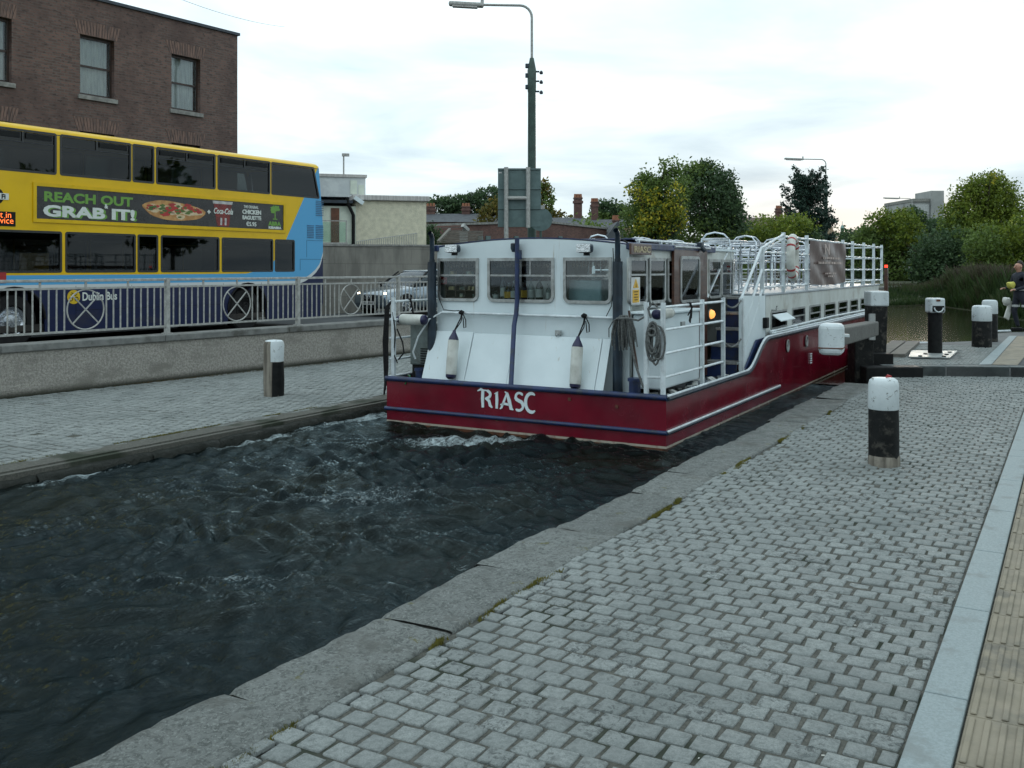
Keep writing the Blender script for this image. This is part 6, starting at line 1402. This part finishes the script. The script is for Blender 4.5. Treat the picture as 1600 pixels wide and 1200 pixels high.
def conifer(label, px, D, top, bot, wpx, seed=2):
    r = np.random.default_rng(seed); p = atD(px, 419, D); s = D / F; e = empty('conifer', (p.x, p.y, .2), 0, label, 'tree'); zt = CAMH - (top - HZ) * s - .2; zb = CAMH - (bot - HZ) * s - .2
    b = MB(); b.tube([(0, 0, -.3), (0, 0, zt * .6), (.05, 0, zt)], [.22, .13, .02], 8); C = []
    for q in range(60):
        t = (q / 60) ** .85; z = zb * .55 + (zt - zb * .55) * t; ln = wpx * s * .5 * (1 - t * .62) * r.uniform(.55, 1.2); a = q * 2.4 + r.normal(0, .3); dx, dy = math.cos(a), math.sin(a); rise = .35 + .9 * t
        tip = (dx * ln, dy * ln, z + ln * rise * .55); b.tube([(0, 0, z), (dx * ln * .5, dy * ln * .5, z + ln * .12), tip], [.05, .03, .01], 5)
        for w in np.linspace(.18, 1.05, max(int(ln / .13), 4)):
            lx = dx * ln * w; ly = dy * ln * w; lz = z + ln * (.24 * w if w < .5 else .12 + (rise * .55 - .12) * (w - .5) * 2)
            for _ in range(4): C.append((lx + r.normal(0, .16 * (1.15 - w) + .04), ly + r.normal(0, .16 * (1.15 - w) + .04), lz + r.normal(0, .06)))
    b.build('trunk', M['trunk'], e, smooth=True); V, Fq, nn = leaf_cloud(r, np.array(C), .085, .085, 8); mesh_np('crown', V, Fq, LF['pine'], {'tone': np.repeat(r.random(nn), 4)}, e); return e
conifer('dark conifer with upswept ragged branches in front of the green lamp post', 1262, 56, 280, 380, 118)
for j, (lab, px, D, bl, n, lf, sd, kd) in enumerate([
    ('dark tree mass left of the tall road sign', 735, 95, [(690, 325, 30, 18, 'dark'), (730, 325, 34, 22, 'dark'), (765, 318, 34, 26, 'dark'), (712, 322, 26, 16, 'dark'), (790, 325, 26, 24, 'dark')], 1900, .17, 11, 0),
    ('brownish green tree partly behind the tall road sign', 835, 80, [(800, 330, 40, 32, 'autumn'), (845, 315, 22, 26, 'mid'), (835, 340, 34, 24, 'autumn'), (848, 296, 10, 16, 'autumn'), (770, 342, 26, 22, 'autumn'), (872, 345, 22, 14, 'autumn')], 1500, .15, 12, 0),
    ('small dark tree between the twin chimneys and the yellow leaved tree', 950, 85, [(950, 332, 24, 20, 'dark'), (972, 338, 16, 18, 'dark'), (935, 345, 18, 12, 'mid')], 900, .15, 13, 0),
    ('green climber clump on the cream building corner', 677, 48, [(676, 372, 9, 12, 'dark'), (684, 382, 10, 8, 'dark'), (672, 360, 4, 8, 'dark')], 400, .07, 14, 0)]):
    tree(lab, px, D, bl, None, n=n, leaf=lf, seed=sd, base=.2)
for lab, px, D, bl, n, lf, sd in [
    ('broad green tree at the left of the right bank group', 1380, 88, [(1385, 375, 44, 44, 'mid'), (1360, 390, 34, 36, 'mid'), (1405, 360, 34, 34, 'lime'), (1375, 345, 20, 20, 'lime'), (1415, 400, 34, 40, 'autumn'), (1352, 372, 16, 16, 'mid'), (1400, 420, 52, 30, 'mid'), (1370, 425, 34, 26, 'dark')], 3300, .14, 21),
    ('dark round headed tree in front of the concrete tower', 1428, 92, [(1428, 345, 22, 24, 'dark'), (1432, 370, 26, 28, 'dark'), (1436, 400, 34, 34, 'dark'), (1412, 345, 14, 16, 'autumn')], 1900, .15, 22),
    ('tall yellowing tree rising highest on the right bank', 1535, 78, [(1530, 335, 50, 54, 'lime'), (1565, 325, 38, 48, 'lime'), (1545, 300, 34, 30, 'lime'), (1510, 372, 46, 40, 'lime'), (1485, 355, 22, 26, 'mid'), (1500, 345, 34, 36, 'lime'), (1540, 295, 24, 26, 'lime'), (1515, 300, 20, 20, 'lime'), (1575, 312, 14, 24, 'lime'), (1550, 285, 10, 14, 'lime'), (1583, 345, 20, 36, 'lime'), (1498, 318, 14, 20, 'lime'), (1530, 278, 8, 14, 'yellow'), (1562, 280, 8, 12, 'lime')], 5200, .11, 23),
    ('bright green tree low at the right edge of the photo', 1585, 66, [(1570, 400, 46, 44, 'lime'), (1600, 380, 40, 50, 'lime'), (1625, 400, 40, 60, 'mid'), (1540, 385, 34, 36, 'mid'), (1560, 430, 60, 26, 'mid'), (1600, 435, 60, 26, 'mid')], 3600, .11, 24),
    ('dark shaded thicket of small trees between the bank trees', 1475, 70, [(1470, 395, 42, 40, 'dark'), (1500, 400, 40, 42, 'dark'), (1450, 415, 34, 32, 'dark'), (1480, 425, 60, 26, 'dark'), (1525, 425, 44, 30, 'dark'), (1510, 375, 24, 20, 'mid')], 3400, .12, 25)]:
    tree(lab, px, D, bl, None, n=n, leaf=lf, seed=sd, base=.1, hollow=.25)
tree('tiny distant dark tree below the green copper dome', 1322, 150, [(1322, 378, 18, 12, 'dark'), (1340, 385, 16, 12, 'dark'), (1305, 386, 14, 10, 'dark')], None, n=500, leaf=.24, seed=31)
# far bank: land, reeds, grass
def bank():
    pts = [(1385, 479), (1410, 478), (1440, 477), (1480, 480), (1530, 487), (1570, 497), (1700, 512)]
    sh = [gnd(px, py, WATER) for px, py in pts]; b = MB(); vs = []
    for p in sh:
        d = Vector((p.x, p.y)).normalized()
        for t, z in ((0, WATER - .4), (0, WATER + .02), (1.0, .12), (5, .42), (14, .55)): vs.append((p.x + d.x * t, p.y + d.y * t, z))
    b.add(vs, [(i * 5 + j, i * 5 + 5 + j, i * 5 + 6 + j, i * 5 + j + 1) for i in range(len(sh) - 1) for j in range(4)]); tag(b.build('far_bank', M['earth'], smooth=True), kind='structure')
    p0, p1 = sh[0], sh[-1]; slab('far_land', [(p0.x + 4.5, p0.y + 13), (p1.x + 9, p1.y + 9), (260, 90), (420, 480), (120, 480)], .5, M['earth'])
    r = np.random.default_rng(6); V = []; Fq = []; T = []; k = 0
    seg = [(sh[i], sh[i + 1]) for i in range(len(sh) - 1)]; ls = np.array([(a - c).length for a, c in seg]); ls /= ls.sum()
    for _ in range(30000):
        i = r.choice(len(seg), p=ls); t = r.random(); p = seg[i][0].lerp(seg[i][1], t); d = Vector((p.x, p.y)).normalized(); dep = r.random() ** 1.3 * 13; x, y = p.x + d.x * dep, p.y + d.y * dep
        g = min(1, dep / 5) * .42 - .1; patch = math.sin(x * .7) * math.cos(y * .45) + math.sin(x * 1.9 + y); h = (.45 + .55 * min(1, dep / 5)) * (1 + .28 * patch * .5) * r.uniform(.5, 1.25) * (1.1 if x / y > .46 else .42 + .5 * max(0, (x / y - .425) / .035))
        a = r.random() * 3.14; w = r.uniform(.012, .035); lx, ly = r.normal(0, .18 * h, 2); dx, dy = math.cos(a) * w, math.sin(a) * w
        V += [(x - dx, y - dy, g), (x + dx, y + dy, g), (x + dx + lx * .4, y + dy + ly * .4, g + h * .6), (x + lx, y + ly, g + h)]; Fq.append((4 * k, 4 * k + 1, 4 * k + 2, 4 * k + 3)); k += 1
        tn = np.clip(.30 + .16 * patch + (.35 if (x > 20 and dep > 4) else 0) + r.normal(0, .16), 0, 1); T += [tn] * 4
    o = mesh_np('reeds', V, Fq, LF['reed'], {'tone': T}); tag(o, 'reeds and long grass covering the far canal bank', 'reeds', kind='stuff')
bank()
def hedge(name, label, a, c, dep, h0, h1, n, kd, lf, seed):
    r = np.random.default_rng(seed); t = r.random(n); C = np.stack([a[0] + (c[0] - a[0]) * t, a[1] + (c[1] - a[1]) * t + r.random(n) * dep, np.zeros(n)], 1); top = h0 + (h1 - h0) * t; top = top * (1 + .14 * np.sin(t * 40) + .08 * np.sin(t * 91)); C[:, 2] = top * r.random(n) ** .6
    V, Fq, nn = leaf_cloud(r, C, lf, lf * 2.2, 4); o = mesh_np(name, V, Fq, LF[kd], {'tone': np.clip(np.repeat(r.normal(.45, .22, nn), 4), 0, 1)}); tag(o, label, 'hedge', kind='stuff')
pa, pb = atD(1345, 419, 100), atD(1640, 419, 74); hedge('undergrowth', 'dark undergrowth at the foot of the right bank trees', pa, pb, 9, 5.0, 5.6, 9000, 'dark', .17, 41)
pa, pb = atD(900, 419, 60), atD(1345, 419, 120); hedge('undergrowth', 'undergrowth along the canal beyond the barge upper deck', pa, pb, 5, 4.0, 5.2, 6000, 'mid', .16, 42)
pa, pb = atD(640, 419, 120), atD(1000, 419, 120); hedge('treeline', 'far off line of dark trees behind the terrace roofs', pa, pb, 8, 7.5, 6.8, 2600, 'dark', .3, 43)
# ============================================================ FAR HOUSES
pots = surf('clay chimney pot', (.30, .13, .07), (.22, .09, .05), 6, .8)
def chimney(par, x, y, zb, zt, w, npots=3, mt_=None, d=.6):
    b = MB(); b.bb(x - w / 2, x + w / 2, y - d / 2, y + d / 2, zb, zt); b.bb(x - w / 2 - .08, x + w / 2 + .08, y - d / 2 - .08, y + d / 2 + .08, zt - .34, zt - .16); b.bb(x - w / 2 - .05, x + w / 2 + .05, y - d / 2 - .05, y + d / 2 + .05, zt, zt + .10); c = b.build('chimney', mt_ or M['brickf'], par)
    b = MB()
    for k in range(npots): b.lathe([(.13, 0), (.10, .3)], (x + (k - (npots - 1) / 2) * w / npots, y, zt + .1), 8)
    b.build('chimney_pot', pots, c)
def house(label, px0, px1, D, eave_py, ridge_py, wallm, roofm, chims=(), gable=False, dep=8, wins=True, name='terraced_house'):
    a = atD(px0, eave_py, D); c = atD(px1, eave_py, D); rz = CAMH - (ridge_py - HZ) / F * (D + dep / 2); w = c.x - a.x; e = empty(name, (a.x, D, 0), 0, label, 'house')
    b = MB(); b.bb(0, w, 0, dep, 0, a.z); b.build('wall', wallm, e)
    b = MB()
    if gable: b.prism([(-.15, -.15, a.z), (w + .15, -.15, a.z), (w / 2, -.15, rz)], (0, dep + .3, 0))
    else: b.add([(-.1, -.2, a.z + .002), (w + .1, -.2, a.z + .002), (w + .1, dep / 2, rz), (-.1, dep / 2, rz), (-.1, dep + .2, a.z + .002), (w + .1, dep + .2, a.z + .002)], [(0, 1, 2, 3), (3, 2, 5, 4), (0, 3, 4), (1, 5, 2)])
    rf = b.build('roof', roofm, e)
    for (cx, tp, wp) in chims:
        x = (cx - px0) / F * D; chimney(rf, x * (D + dep / 2) / D + (a.x * (D + dep / 2) / D - a.x), dep / 2, rz - 1.2, CAMH - (tp - HZ) / F * (D + dep / 2), wp / F * D)
    if wins:
        n = max(1, int(w / 3)); 
        for k in range(n):
            x = w * (k + .5) / n; b = MB(); b.bb(x - .5, x + .5, -.03, -.002, a.z - 1.7, a.z - .5); wn = b.build('window', M['curtain'], e); b = MB(); b.bb(x - .42, x + .42, -.036, -.031, a.z - 1.62, a.z - .58); b.build('pane', M['black'], wn)
    return e
sl = M['roofslate']
house('slate roofed terrace with two short brick chimneys behind the cream building', 640, 775, 88, 347, 334, M['brickf'], sl, [(673, 324, 15), (728, 324, 13)])
house('brick house with the taller left chimney of the pair beyond the sign', 868, 915, 72, 352, 340, M['plasterend'], sl, [(903, 311, 13)])
house('brick house carrying the right chimney of the pair beyond the sign', 915, 985, 78, 355, 343, M['plasterend'], sl, [(929, 317, 11)])
house('small gabled grey house just left of the yellow leaved tree', 945, 985, 60, 378, 350, M['concrete'], sl, [(962, 346, 9)], gable=True, dep=7)
house('long house roof with a brick chimney left of the conifer', 1150, 1240, 98, 352, 340, M['brickf'], surf('brown tiled roof', (.11, .075, .06), (.08, .055, .045), 3, .9), [(1217, 327, 10), (1230, 328, 6)])
house('tan pyramid roofed gable beside the green lamp post', 1282, 1313, 100, 392, 352, M['plasterend'], M['plasterend'], [], gable=True, dep=6, wins=False)
# long brick wall building behind the barge cabin
pA, pB = atD(728, 357, 50), atD(948, 357, 62); BW_ = Frame(pA.x, pA.y, math.atan2(pB.y - pA.y, pB.x - pA.x)); lb = in_frame(empty('brick_outbuilding', (0, 0, 0), 0, 'long low red brick building with flat roof behind the barge cabin', 'building'), BW_); L2 = (pB - pA).length; hA = BW_.hy(735, 352, 0)[1]; hB = BW_.hy(940, 358, 0)[1]
xk = BW_.hy(850, 348, 0); b = MB(); b.prism([(0, 0, 0), (L2, 0, 0), (L2, 0, hB), (xk[0], 0, xk[1]), (0, 0, hA)], (0, 5, 0)); b.build('wall', M['brickf'], lb)
b = MB(); b.prism([(0, -.1, hA + .003), (xk[0], -.1, xk[1] + .003), (L2, -.1, hB + .003), (L2, -.1, hB + .12), (xk[0], -.1, xk[1] + .12), (0, -.1, hA + .12)], (0, 5.2, 0)); b.build('roof_edge', M['stone'], lb)
for px in (750, 762, 806, 875): x, z = BW_.hy(px, 373, 0); b = MB(); b.bb(x - .2, x + .2, -.06, -.002, z - .15, z + .15); b.build('vent_panel', M['signback'], lb)
x, z = BW_.hy(727, 356, -.4); b = MB(); b.box((x, -.4, z), (.5, .18, .18), 0, ('Y', .55)); b.tube([(x, -.3, z), (x + .2, -.02, z - .3)], .04, 6); b.box((x + .25, -.1, z - .5), (.3, .3, .7)); b.build('security_camera', M['sill'], lb)
p = atD(690, 358, 46); e = empty('timber_shed', (p.x, 46, 0), 0, 'slatted timber shed roof right of the cream building', 'shed'); q = atD(722, 360, 46); b = MB(); w = q.x - p.x
b.bb(0, w + .9, 0, 3, 0, p.z - .65); b.build('wall', M['plank'], e); b = MB()
for k in range(8): b.bb(-.1 + .04 * k, w + .95, -.2 + .3 * k, .02 + .3 * k, p.z - .65 + .085 * k, p.z - .60 + .085 * k)
b.bar((-.15, -.25, p.z - .62), (.25, 2.2, p.z + .08), .12); b.build('roof_slats', M['plank'], e)
# concrete tower block and copper dome
D = 150; a = atD(1455, 298, D); s_ = D / F; e = empty('concrete_tower', (a.x, D, 0), 0, 'pale concrete block with a taller stair tower above the right bank trees', 'building'); tw_ = surf('pale concrete', (.34, .35, .34), (.26, .27, .265), .3, .9, c3=(.2, .21, .2), s3=.2)
b = MB(); b.bb(0, 20 * s_, 0, 6, 0, a.z); b.build('stair_tower', tw_, e)
b = MB(); zt = CAMH - (315 - HZ) * s_; b.bb(-26 * s_, -.01, .5, 12, 0, zt); b.build('block', tw_, e)
b = MB(); b.bb(-27 * s_, -.05, .3, 12, zt + .01, zt + .5); b.build('roof_slab', M['stone'], e)
b = MB(); b.bb(-25 * s_, -1 * s_, .40, .49, zt - 2.0, zt - .4); b.build('window_band', M['sill'], e)
D = 320; a = atD(1316, 419, D); s_ = D / F; e = empty('domed_tower', (a.x, D, 0), 0, 'tiny far off green copper dome on the skyline', 'tower'); cu_ = surf('verdigris copper', (.22, .34, .31), (.18, .28, .26), .5, .7)
z = lambda py: CAMH - (py - HZ) * s_
b = MB(); b.lathe([(3.2 * s_, 0), (3.2 * s_, z(366)), (3.6 * s_, z(366)), (3.6 * s_, z(364)), (2.8 * s_, z(363)), (2.8 * s_, z(358)), (3.0 * s_, z(357)), (2.4 * s_, z(354)), (1.0 * s_, z(352)), (.5 * s_, z(351)), (.4 * s_, z(346))], (0, 0, 0), 14); b.build('dome', cu_, e, smooth=True)
# unseen houses behind the camera, added to give glass and paint something to reflect
for k in range(7):
    x = -34 + k * 9.5; e = empty('terraced_house', (x, -34 + 2 * (k % 2), 0), 0, 'unseen brick terraced house added behind the camera for reflections', 'house', 'added terraced houses behind the camera')
    b = MB(); b.bb(0, 9.3, -8, 0, 0, 7.0 + .5 * (k % 3)); b.build('wall', M['brickf'] if k % 2 else M['pebble'], e); h = 7.0 + .5 * (k % 3)
    b = MB(); b.add([(0, .2, h), (9.3, .2, h), (9.3, -4, h + 2.6), (0, -4, h + 2.6), (0, -8, h), (9.3, -8, h)], [(0, 1, 2, 3), (3, 2, 5, 4), (0, 3, 4), (1, 5, 2)]); b.build('roof', sl, e)
    for i in range(3):
        for j in range(2): b = MB(); b.bb(1.2 + 2.8 * i, 2.4 + 2.8 * i, .002, .05, 1 + 3 * j, 2.9 + 3 * j); b.build('window', M['curtain'] if (i + j + k) % 2 else M['black'], e)
for k in range(5):  # unseen trees behind the camera, added for the same reflections
    tree('unseen leafy tree added behind the camera for reflections', 800, 60, [(800, 330, 60, 60, 'dark'), (830, 360, 50, 40, 'mid'), (770, 350, 50, 45, 'dark')], None, n=500, leaf=.32, seed=60 + k, group='added trees behind the camera').location = (-24 + 13 * k, -20 - 3 * (k % 2), 0)
for x, y in ((26, 6), (29, 13), (33, 19.5), (30, 27), (24, -8)):  # more added trees, out of view, for paint and glass to mirror
    tree('unseen leafy tree added right of the frame for reflections', 800, 60, [(800, 330, 60, 60, 'mid'), (830, 360, 50, 40, 'mid'), (770, 350, 50, 45, 'dark')], None, n=500, leaf=.32, seed=int(70 + x), group='added trees right of the frame').location = (x, y, 0)
# ============================================================ CARS
carpaint = surf('dark metallic blue car paint', (.20, .25, .29), (.17, .215, .25), 2, .2, metal=.7, coat=.8)
cglass = m_glass('car glass', (.25, .32, .33), .02)
def car(label, loc, rz, paint=carpaint, lit=True, simple=False, group=None):
    e = empty('car', loc, rz, label, 'car', group); Wc = .88
    # body: side profile stations (x, z_sill, z_shoulder, halfwidth)
    st_ = [(2.12, .38, .58, .60), (2.05, .26, .70, .74), (1.80, .22, .80, .84), (1.2, .20, .90, .88), (.75, .20, .955, .88), (-.6, .20, .98, .88), (-1.5, .22, 1.0, .87), (-1.95, .26, .98, .82), (-2.1, .36, .85, .72)]
    def skin(stn, nm, mm, par, capz=None):
        V = []; 
        for (x, z0, z1, hw) in stn:
            for f, zz in ((0, 0), (.90, 0), (1, .12), (1.0, .55), (.97, .86), (.86, 1), (.0, 1.03)): V.append((x, hw * f, z0 + (z1 - z0) * zz))
        n = 7; Fq = [(i * n + j, (i + 1) * n + j, (i + 1) * n + j + 1, i * n + j + 1) for i in range(len(stn) - 1) for j in range(n - 1)]; Fq += [tuple(range(n)), tuple(range((len(stn) - 1) * n, len(stn) * n))[::-1]]
        V2 = [(x, -y, z) for x, y, z in V]; b = MB(); b.add(V, Fq); b.add(V2, [f[::-1] for f in Fq]); o = b.build(nm, mm, par, smooth=True)
        q = o.modifiers.new('w', 'WELD'); q.merge_threshold = .002; s = o.modifiers.new('s', 'SUBSURF'); s.levels = s.render_levels = 2; return o
    body = skin(st_, 'body', paint, e)
    gh = [(.95, .90, .93, .70), (.70, .90, 1.05, .74), (.15, .92, 1.38, .68), (-.3, .92, 1.45, .66), (-1.2, .92, 1.42, .66), (-1.75, .92, 1.22, .68), (-1.98, .90, .96, .68)]
    g_ = skin(gh, 'cabin_glass', cglass, e)
    g2_ = [(.08, 1.36, 1.405, .60), (-.3, 1.40, 1.475, .62), (-1.2, 1.38, 1.445, .62), (-1.6, 1.30, 1.33, .60)]; skin(g2_, 'roof', paint, e)
    b = MB()
    for sg in (-1, 1):
        for pa_, pb_, w_ in (((.85, .73 * sg, .93), (.12, .64 * sg, 1.385), .05), ((-.55, .72 * sg, .95), (-.55, .64 * sg, 1.42), .05), ((-1.95, .70 * sg, .97), (-1.5, .63 * sg, 1.36), .14)):
            b = MB(); b.bar(pa_, pb_, w_, .04); b.build('pillar', M['black'], e)
    for sg in (-1, 1):
        for x in (1.32, -1.30):
            b = MB(); b.lathe([(.20, -.19), (.31, -.19), (.325, -.15), (.325, -.03), (.30, 0), (.22, 0), (.21, -.03), (.02, -.03)] if sg > 0 else [(.20, .19), (.31, .19), (.325, .15), (.325, .03), (.30, 0), (.22, 0), (.21, .03), (.02, .03)], (x, sg * .885, .325), 22, 'Y'); w = b.build('wheel', M['rubber'], e, smooth=True)
            b = MB()
            for k in range(5): a = k * 2 * PI / 5; b.bar((x, sg * .872, .325), (x + .2 * math.cos(a), sg * .872, .325 + .2 * math.sin(a)), .06, .02, up=(0, 1, 0))
            b.tube([(x + .205 * math.cos(2 * PI * k / 20), sg * .875, .325 + .205 * math.sin(2 * PI * k / 20)) for k in range(20)], .014, 5, closed=True); b.build('rim', M['alu'], w)
            b = MB(); b.tube([(x + .36 * math.cos(PI * k / 12), sg * .872, .325 + .36 * math.sin(PI * k / 12)) for k in range(13)], .03, 6); b.build('wheel_arch', M['black'], e)
        b = MB(); b.lathe([(.10, -.06), (.10, 0), (.07, .02), (.01, .025)], (1.98, sg * .56, .64), 12, 'X'); b.build('headlight', M['headlamp'] if lit else M['lens'], e, smooth=True)
        b = MB(); b.box((.62, sg * .98, 1.0), (.12, .18, .12)); b.build('mirror', M['black'], e, bev=.04)
    b = MB(); b.box((2.12, 0, .50), (.05, .62, .36)); gr = b.build('grille', M['black'], e, bev=.02)
    b = MB(); b.box((2.155, 0, .42), (.012, .52, .11)); b.build('number_plate', M['paper'], e)
    if not simple:
        b = MB()
        for k in range(4): b.tube([(2.152, -.105 + .07 * k + .045 * math.cos(2 * PI * j / 14), .60 + .045 * math.sin(2 * PI * j / 14)) for j in range(14)], .007, 5, closed=True)
        b.build('ring_emblem', M['alu'], gr)
        b = MB()
        for k in range(6): b.box((2.163, -.19 + .075 * k, .42), (.002, .035, .06))
        b.build('plate_mark', M['black'], e)
    return e
D = 30.2; p = atD(612, 490, D); car('blue grey estate car with lit headlamps behind the railing', (p.x + .62, D + 1.2, .155), math.atan2(-.80, -.60))
pa = atD(1417, 441, 96); car('silver car with its lamps on, far along the canal road', (pa.x, pa.y, .55), math.atan2(-1, -.35), surf('silver car paint', (.45, .48, .5), (.4, .43, .45), 2, .3, metal=.5), simple=True)
pa = atD(1430, 442, 90); car('second far car showing only a bright lamp beside a dark post', (pa.x, pa.y, .45), math.atan2(-1, -.45), simple=True)
p = atD(1424, 441, 86); e = empty('road_post', (p.x, p.y, .4), 0, 'dark post with a small white plate by the far cars', 'post'); s_ = 86 / F
b = MB(); b.tube([(0, 0, 0), (0, 0, 24 * s_)], .14, 8); b.build('post', M['black'], e); b = MB(); b.box((-.2, -.16, 22 * s_), (4.5 * s_, .03, 5.5 * s_)); b.build('plate', M['paper'], e)
# parked vehicle roofs glimpsed through the railings of the upper deck
# ============================================================ PERSON at the right edge
def skinfig(name, verts, edges, m, par, root=0, sub=2):
    me = bpy.data.meshes.new(name); me.from_pydata([v[:3] for v in verts], edges, []); o = bpy.data.objects.new(name, me); COL.objects.link(o); o.parent = par
    o.modifiers.new('skin', 'SKIN'); 
    for k, v in enumerate(verts): sk = me.skin_vertices[0].data[k]; r = v[3]; sk.radius = r if isinstance(r, tuple) else (r, r); sk.use_root = (k == root)
    s = o.modifiers.new('sub', 'SUBSURF'); s.levels = s.render_levels = sub; me.materials.append(m); o.modifiers['skin'].use_smooth_shade = True; return o
gp = gnd(1597, 518, PZ); per = empty('person', (gp.x - .03, gp.y, PZ), R(8), 'person in dark navy clothes holding a yellow bundle at the right photo edge', 'person')
# facing left (-x); heights in metres
B_ = [(0, 0, .86, (.15, .12)), (0, 0, 1.02, (.14, .11)), (-.02, 0, 1.20, (.17, .13)), (-.03, 0, 1.33, (.14, .11)), (-.04, 0, 1.41, .055),
      (-.02, .10, .82, .10), (-.10, .11, .48, .068), (.02, .12, .10, .045), (-.02, -.10, .82, .10), (.10, -.11, .47, .068), (.16, -.12, .12, .045),
      (-.03, .20, 1.33, .060), (-.06, .25, 1.07, .048), (-.28, .16, 1.02, .036), (-.03, -.20, 1.33, .060), (-.04, -.26, 1.07, .048), (-.26, -.18, .99, .036)]
skinfig('body', B_, [(0, 1), (1, 2), (2, 3), (3, 4), (0, 5), (5, 6), (6, 7), (0, 8), (8, 9), (9, 10), (3, 11), (11, 12), (12, 13), (3, 14), (14, 15), (15, 16)], M['uniform'], per)
skinfig('head', [(-.04, 0, 1.38, .05), (-.05, 0, 1.44, .055), (-.06, 0, 1.50, (.078, .09)), (-.06, 0, 1.57, (.082, .095)), (-.055, 0, 1.62, .055)], [(0, 1), (1, 2), (2, 3), (3, 4)], M['skin'], per)
b = MB(); b.prism([(-.150, -.012, 1.52), (-.150, .012, 1.52), (-.145, .0, 1.56)], (-.03, 0, -.01)); b.build('nose', M['skin'], per, bev=.004)
for s in (-1, 1): b = MB(); b.lathe([(.010, 0), (.008, -.006), (.001, -.008)], (-.142, s * .03, 1.555), 8, 'X'); b.build('eye', M['black'], per); b = MB(); b.lathe([(.012, -.01), (.022, 0), (.012, .01)], (-.05, s * .088, 1.53), 8, 'Y'); b.build('ear', M['skin'], per)
b = MB(); b.box((-.145, 0, 1.485), (.008, .045, .008)); b.build('mouth', surf('lips', (.3, .1, .08), (.25, .08, .07), 9, .5), per)
skinfig('hair', [(-.075, 0, 1.625, (.06, .07)), (-.03, 0, 1.625, (.07, .085)), (.02, 0, 1.57, (.05, .08)), (.03, 0, 1.51, (.035, .06))], [(0, 1), (1, 2), (2, 3)], M['hair'], per)
for s, (hx, hy, hz) in ((1, (-.28, .16, 1.02)), (-1, (-.26, -.18, .99))):
    V = [(hx, hy, hz, .028), (hx - .05, hy, hz, (.030, .018)), (hx - .08, hy, hz, (.032, .016))]; E = [(0, 1), (1, 2)]
    for f in range(4): n = len(V); y = hy + (f - 1.5) * .018; ln = (.045, .055, .05, .038)[f]; V += [(hx - .085 - ln * .5, y, hz - .005, .0085), (hx - .085 - ln, y, hz - .03, .007)]; E += [(2, n), (n, n + 1)]
    n = len(V); V += [(hx - .06, hy - s * .04, hz + .012, .009), (hx - .09, hy - s * .045, hz + .01, .008)]; E += [(1, n), (n, n + 1)]; skinfig('hand', V, E, M['skin'], per, sub=1)
for k, (x, y) in enumerate(((.02, .12), (.16, -.12))): b = MB(); b.prism([(x + .09, y - .05, 0), (x + .09, y + .05, 0), (x - .16, y + .045, 0), (x - .20, y, 0), (x - .16, y - .045, 0)], (0, 0, .09)); b.build('boot', M['black'], per, bev=.025)
b = MB(); b.lathe([(.165, .97), (.168, .975), (.168, 1.015), (.165, 1.02)], (0, 0, 0), 16); b.build('jacket_stripe', M['reflect'], per)
b = MB()
for (x, y, z) in ((-.06, .105, .60), (.05, -.105, .60)): b.lathe([(.092, -.02), (.094, .0), (.092, .035)], (x, y, z), 12)
b.build('trouser_stripe', M['reflect'], per)
b = MB(); pts = [(1.0 + .22 * math.sin(k * 1.7) * .5) for k in range(9)]; vs = []
b.lathe([(.03, -.10), (.07, -.08), (.09, -.02), (.08, .05), (.04, .09), (.01, .10)], (-.26, 0, 1.10), 12, 'Y', wob=.12); o = b.build('bundle', M['hivis'], None, smooth=True); o.location = per.location; o.rotation_euler = per.rotation_euler; tag(o, 'yellow cloth bundle held in front of the person at the right edge', 'bundle')
b = MB(); b.prism([(-.18, .17, .13), (-.30, .17, .20), (-.16, .17, .62), (-.04, .17, .56)], (0, .05, 0)); o = b.build('case', M['fwhite'], None, bev=.02); o.location = per.location; o.rotation_euler = per.rotation_euler; o.location.z += .12; tag(o, 'pale flat case hanging at knee height beside the person', 'case')
b = MB(); b.lathe([(.03, -.08), (.09, -.05), (.10, .03), (.03, .09)], (-.30, .1, .72), 12, 'X', wob=.15); o = b.build('bag', M['fwhite'], None, smooth=True); o.location = per.location; o.rotation_euler = per.rotation_euler; tag(o, 'crumpled white bag held low by the person at the right edge', 'bag')
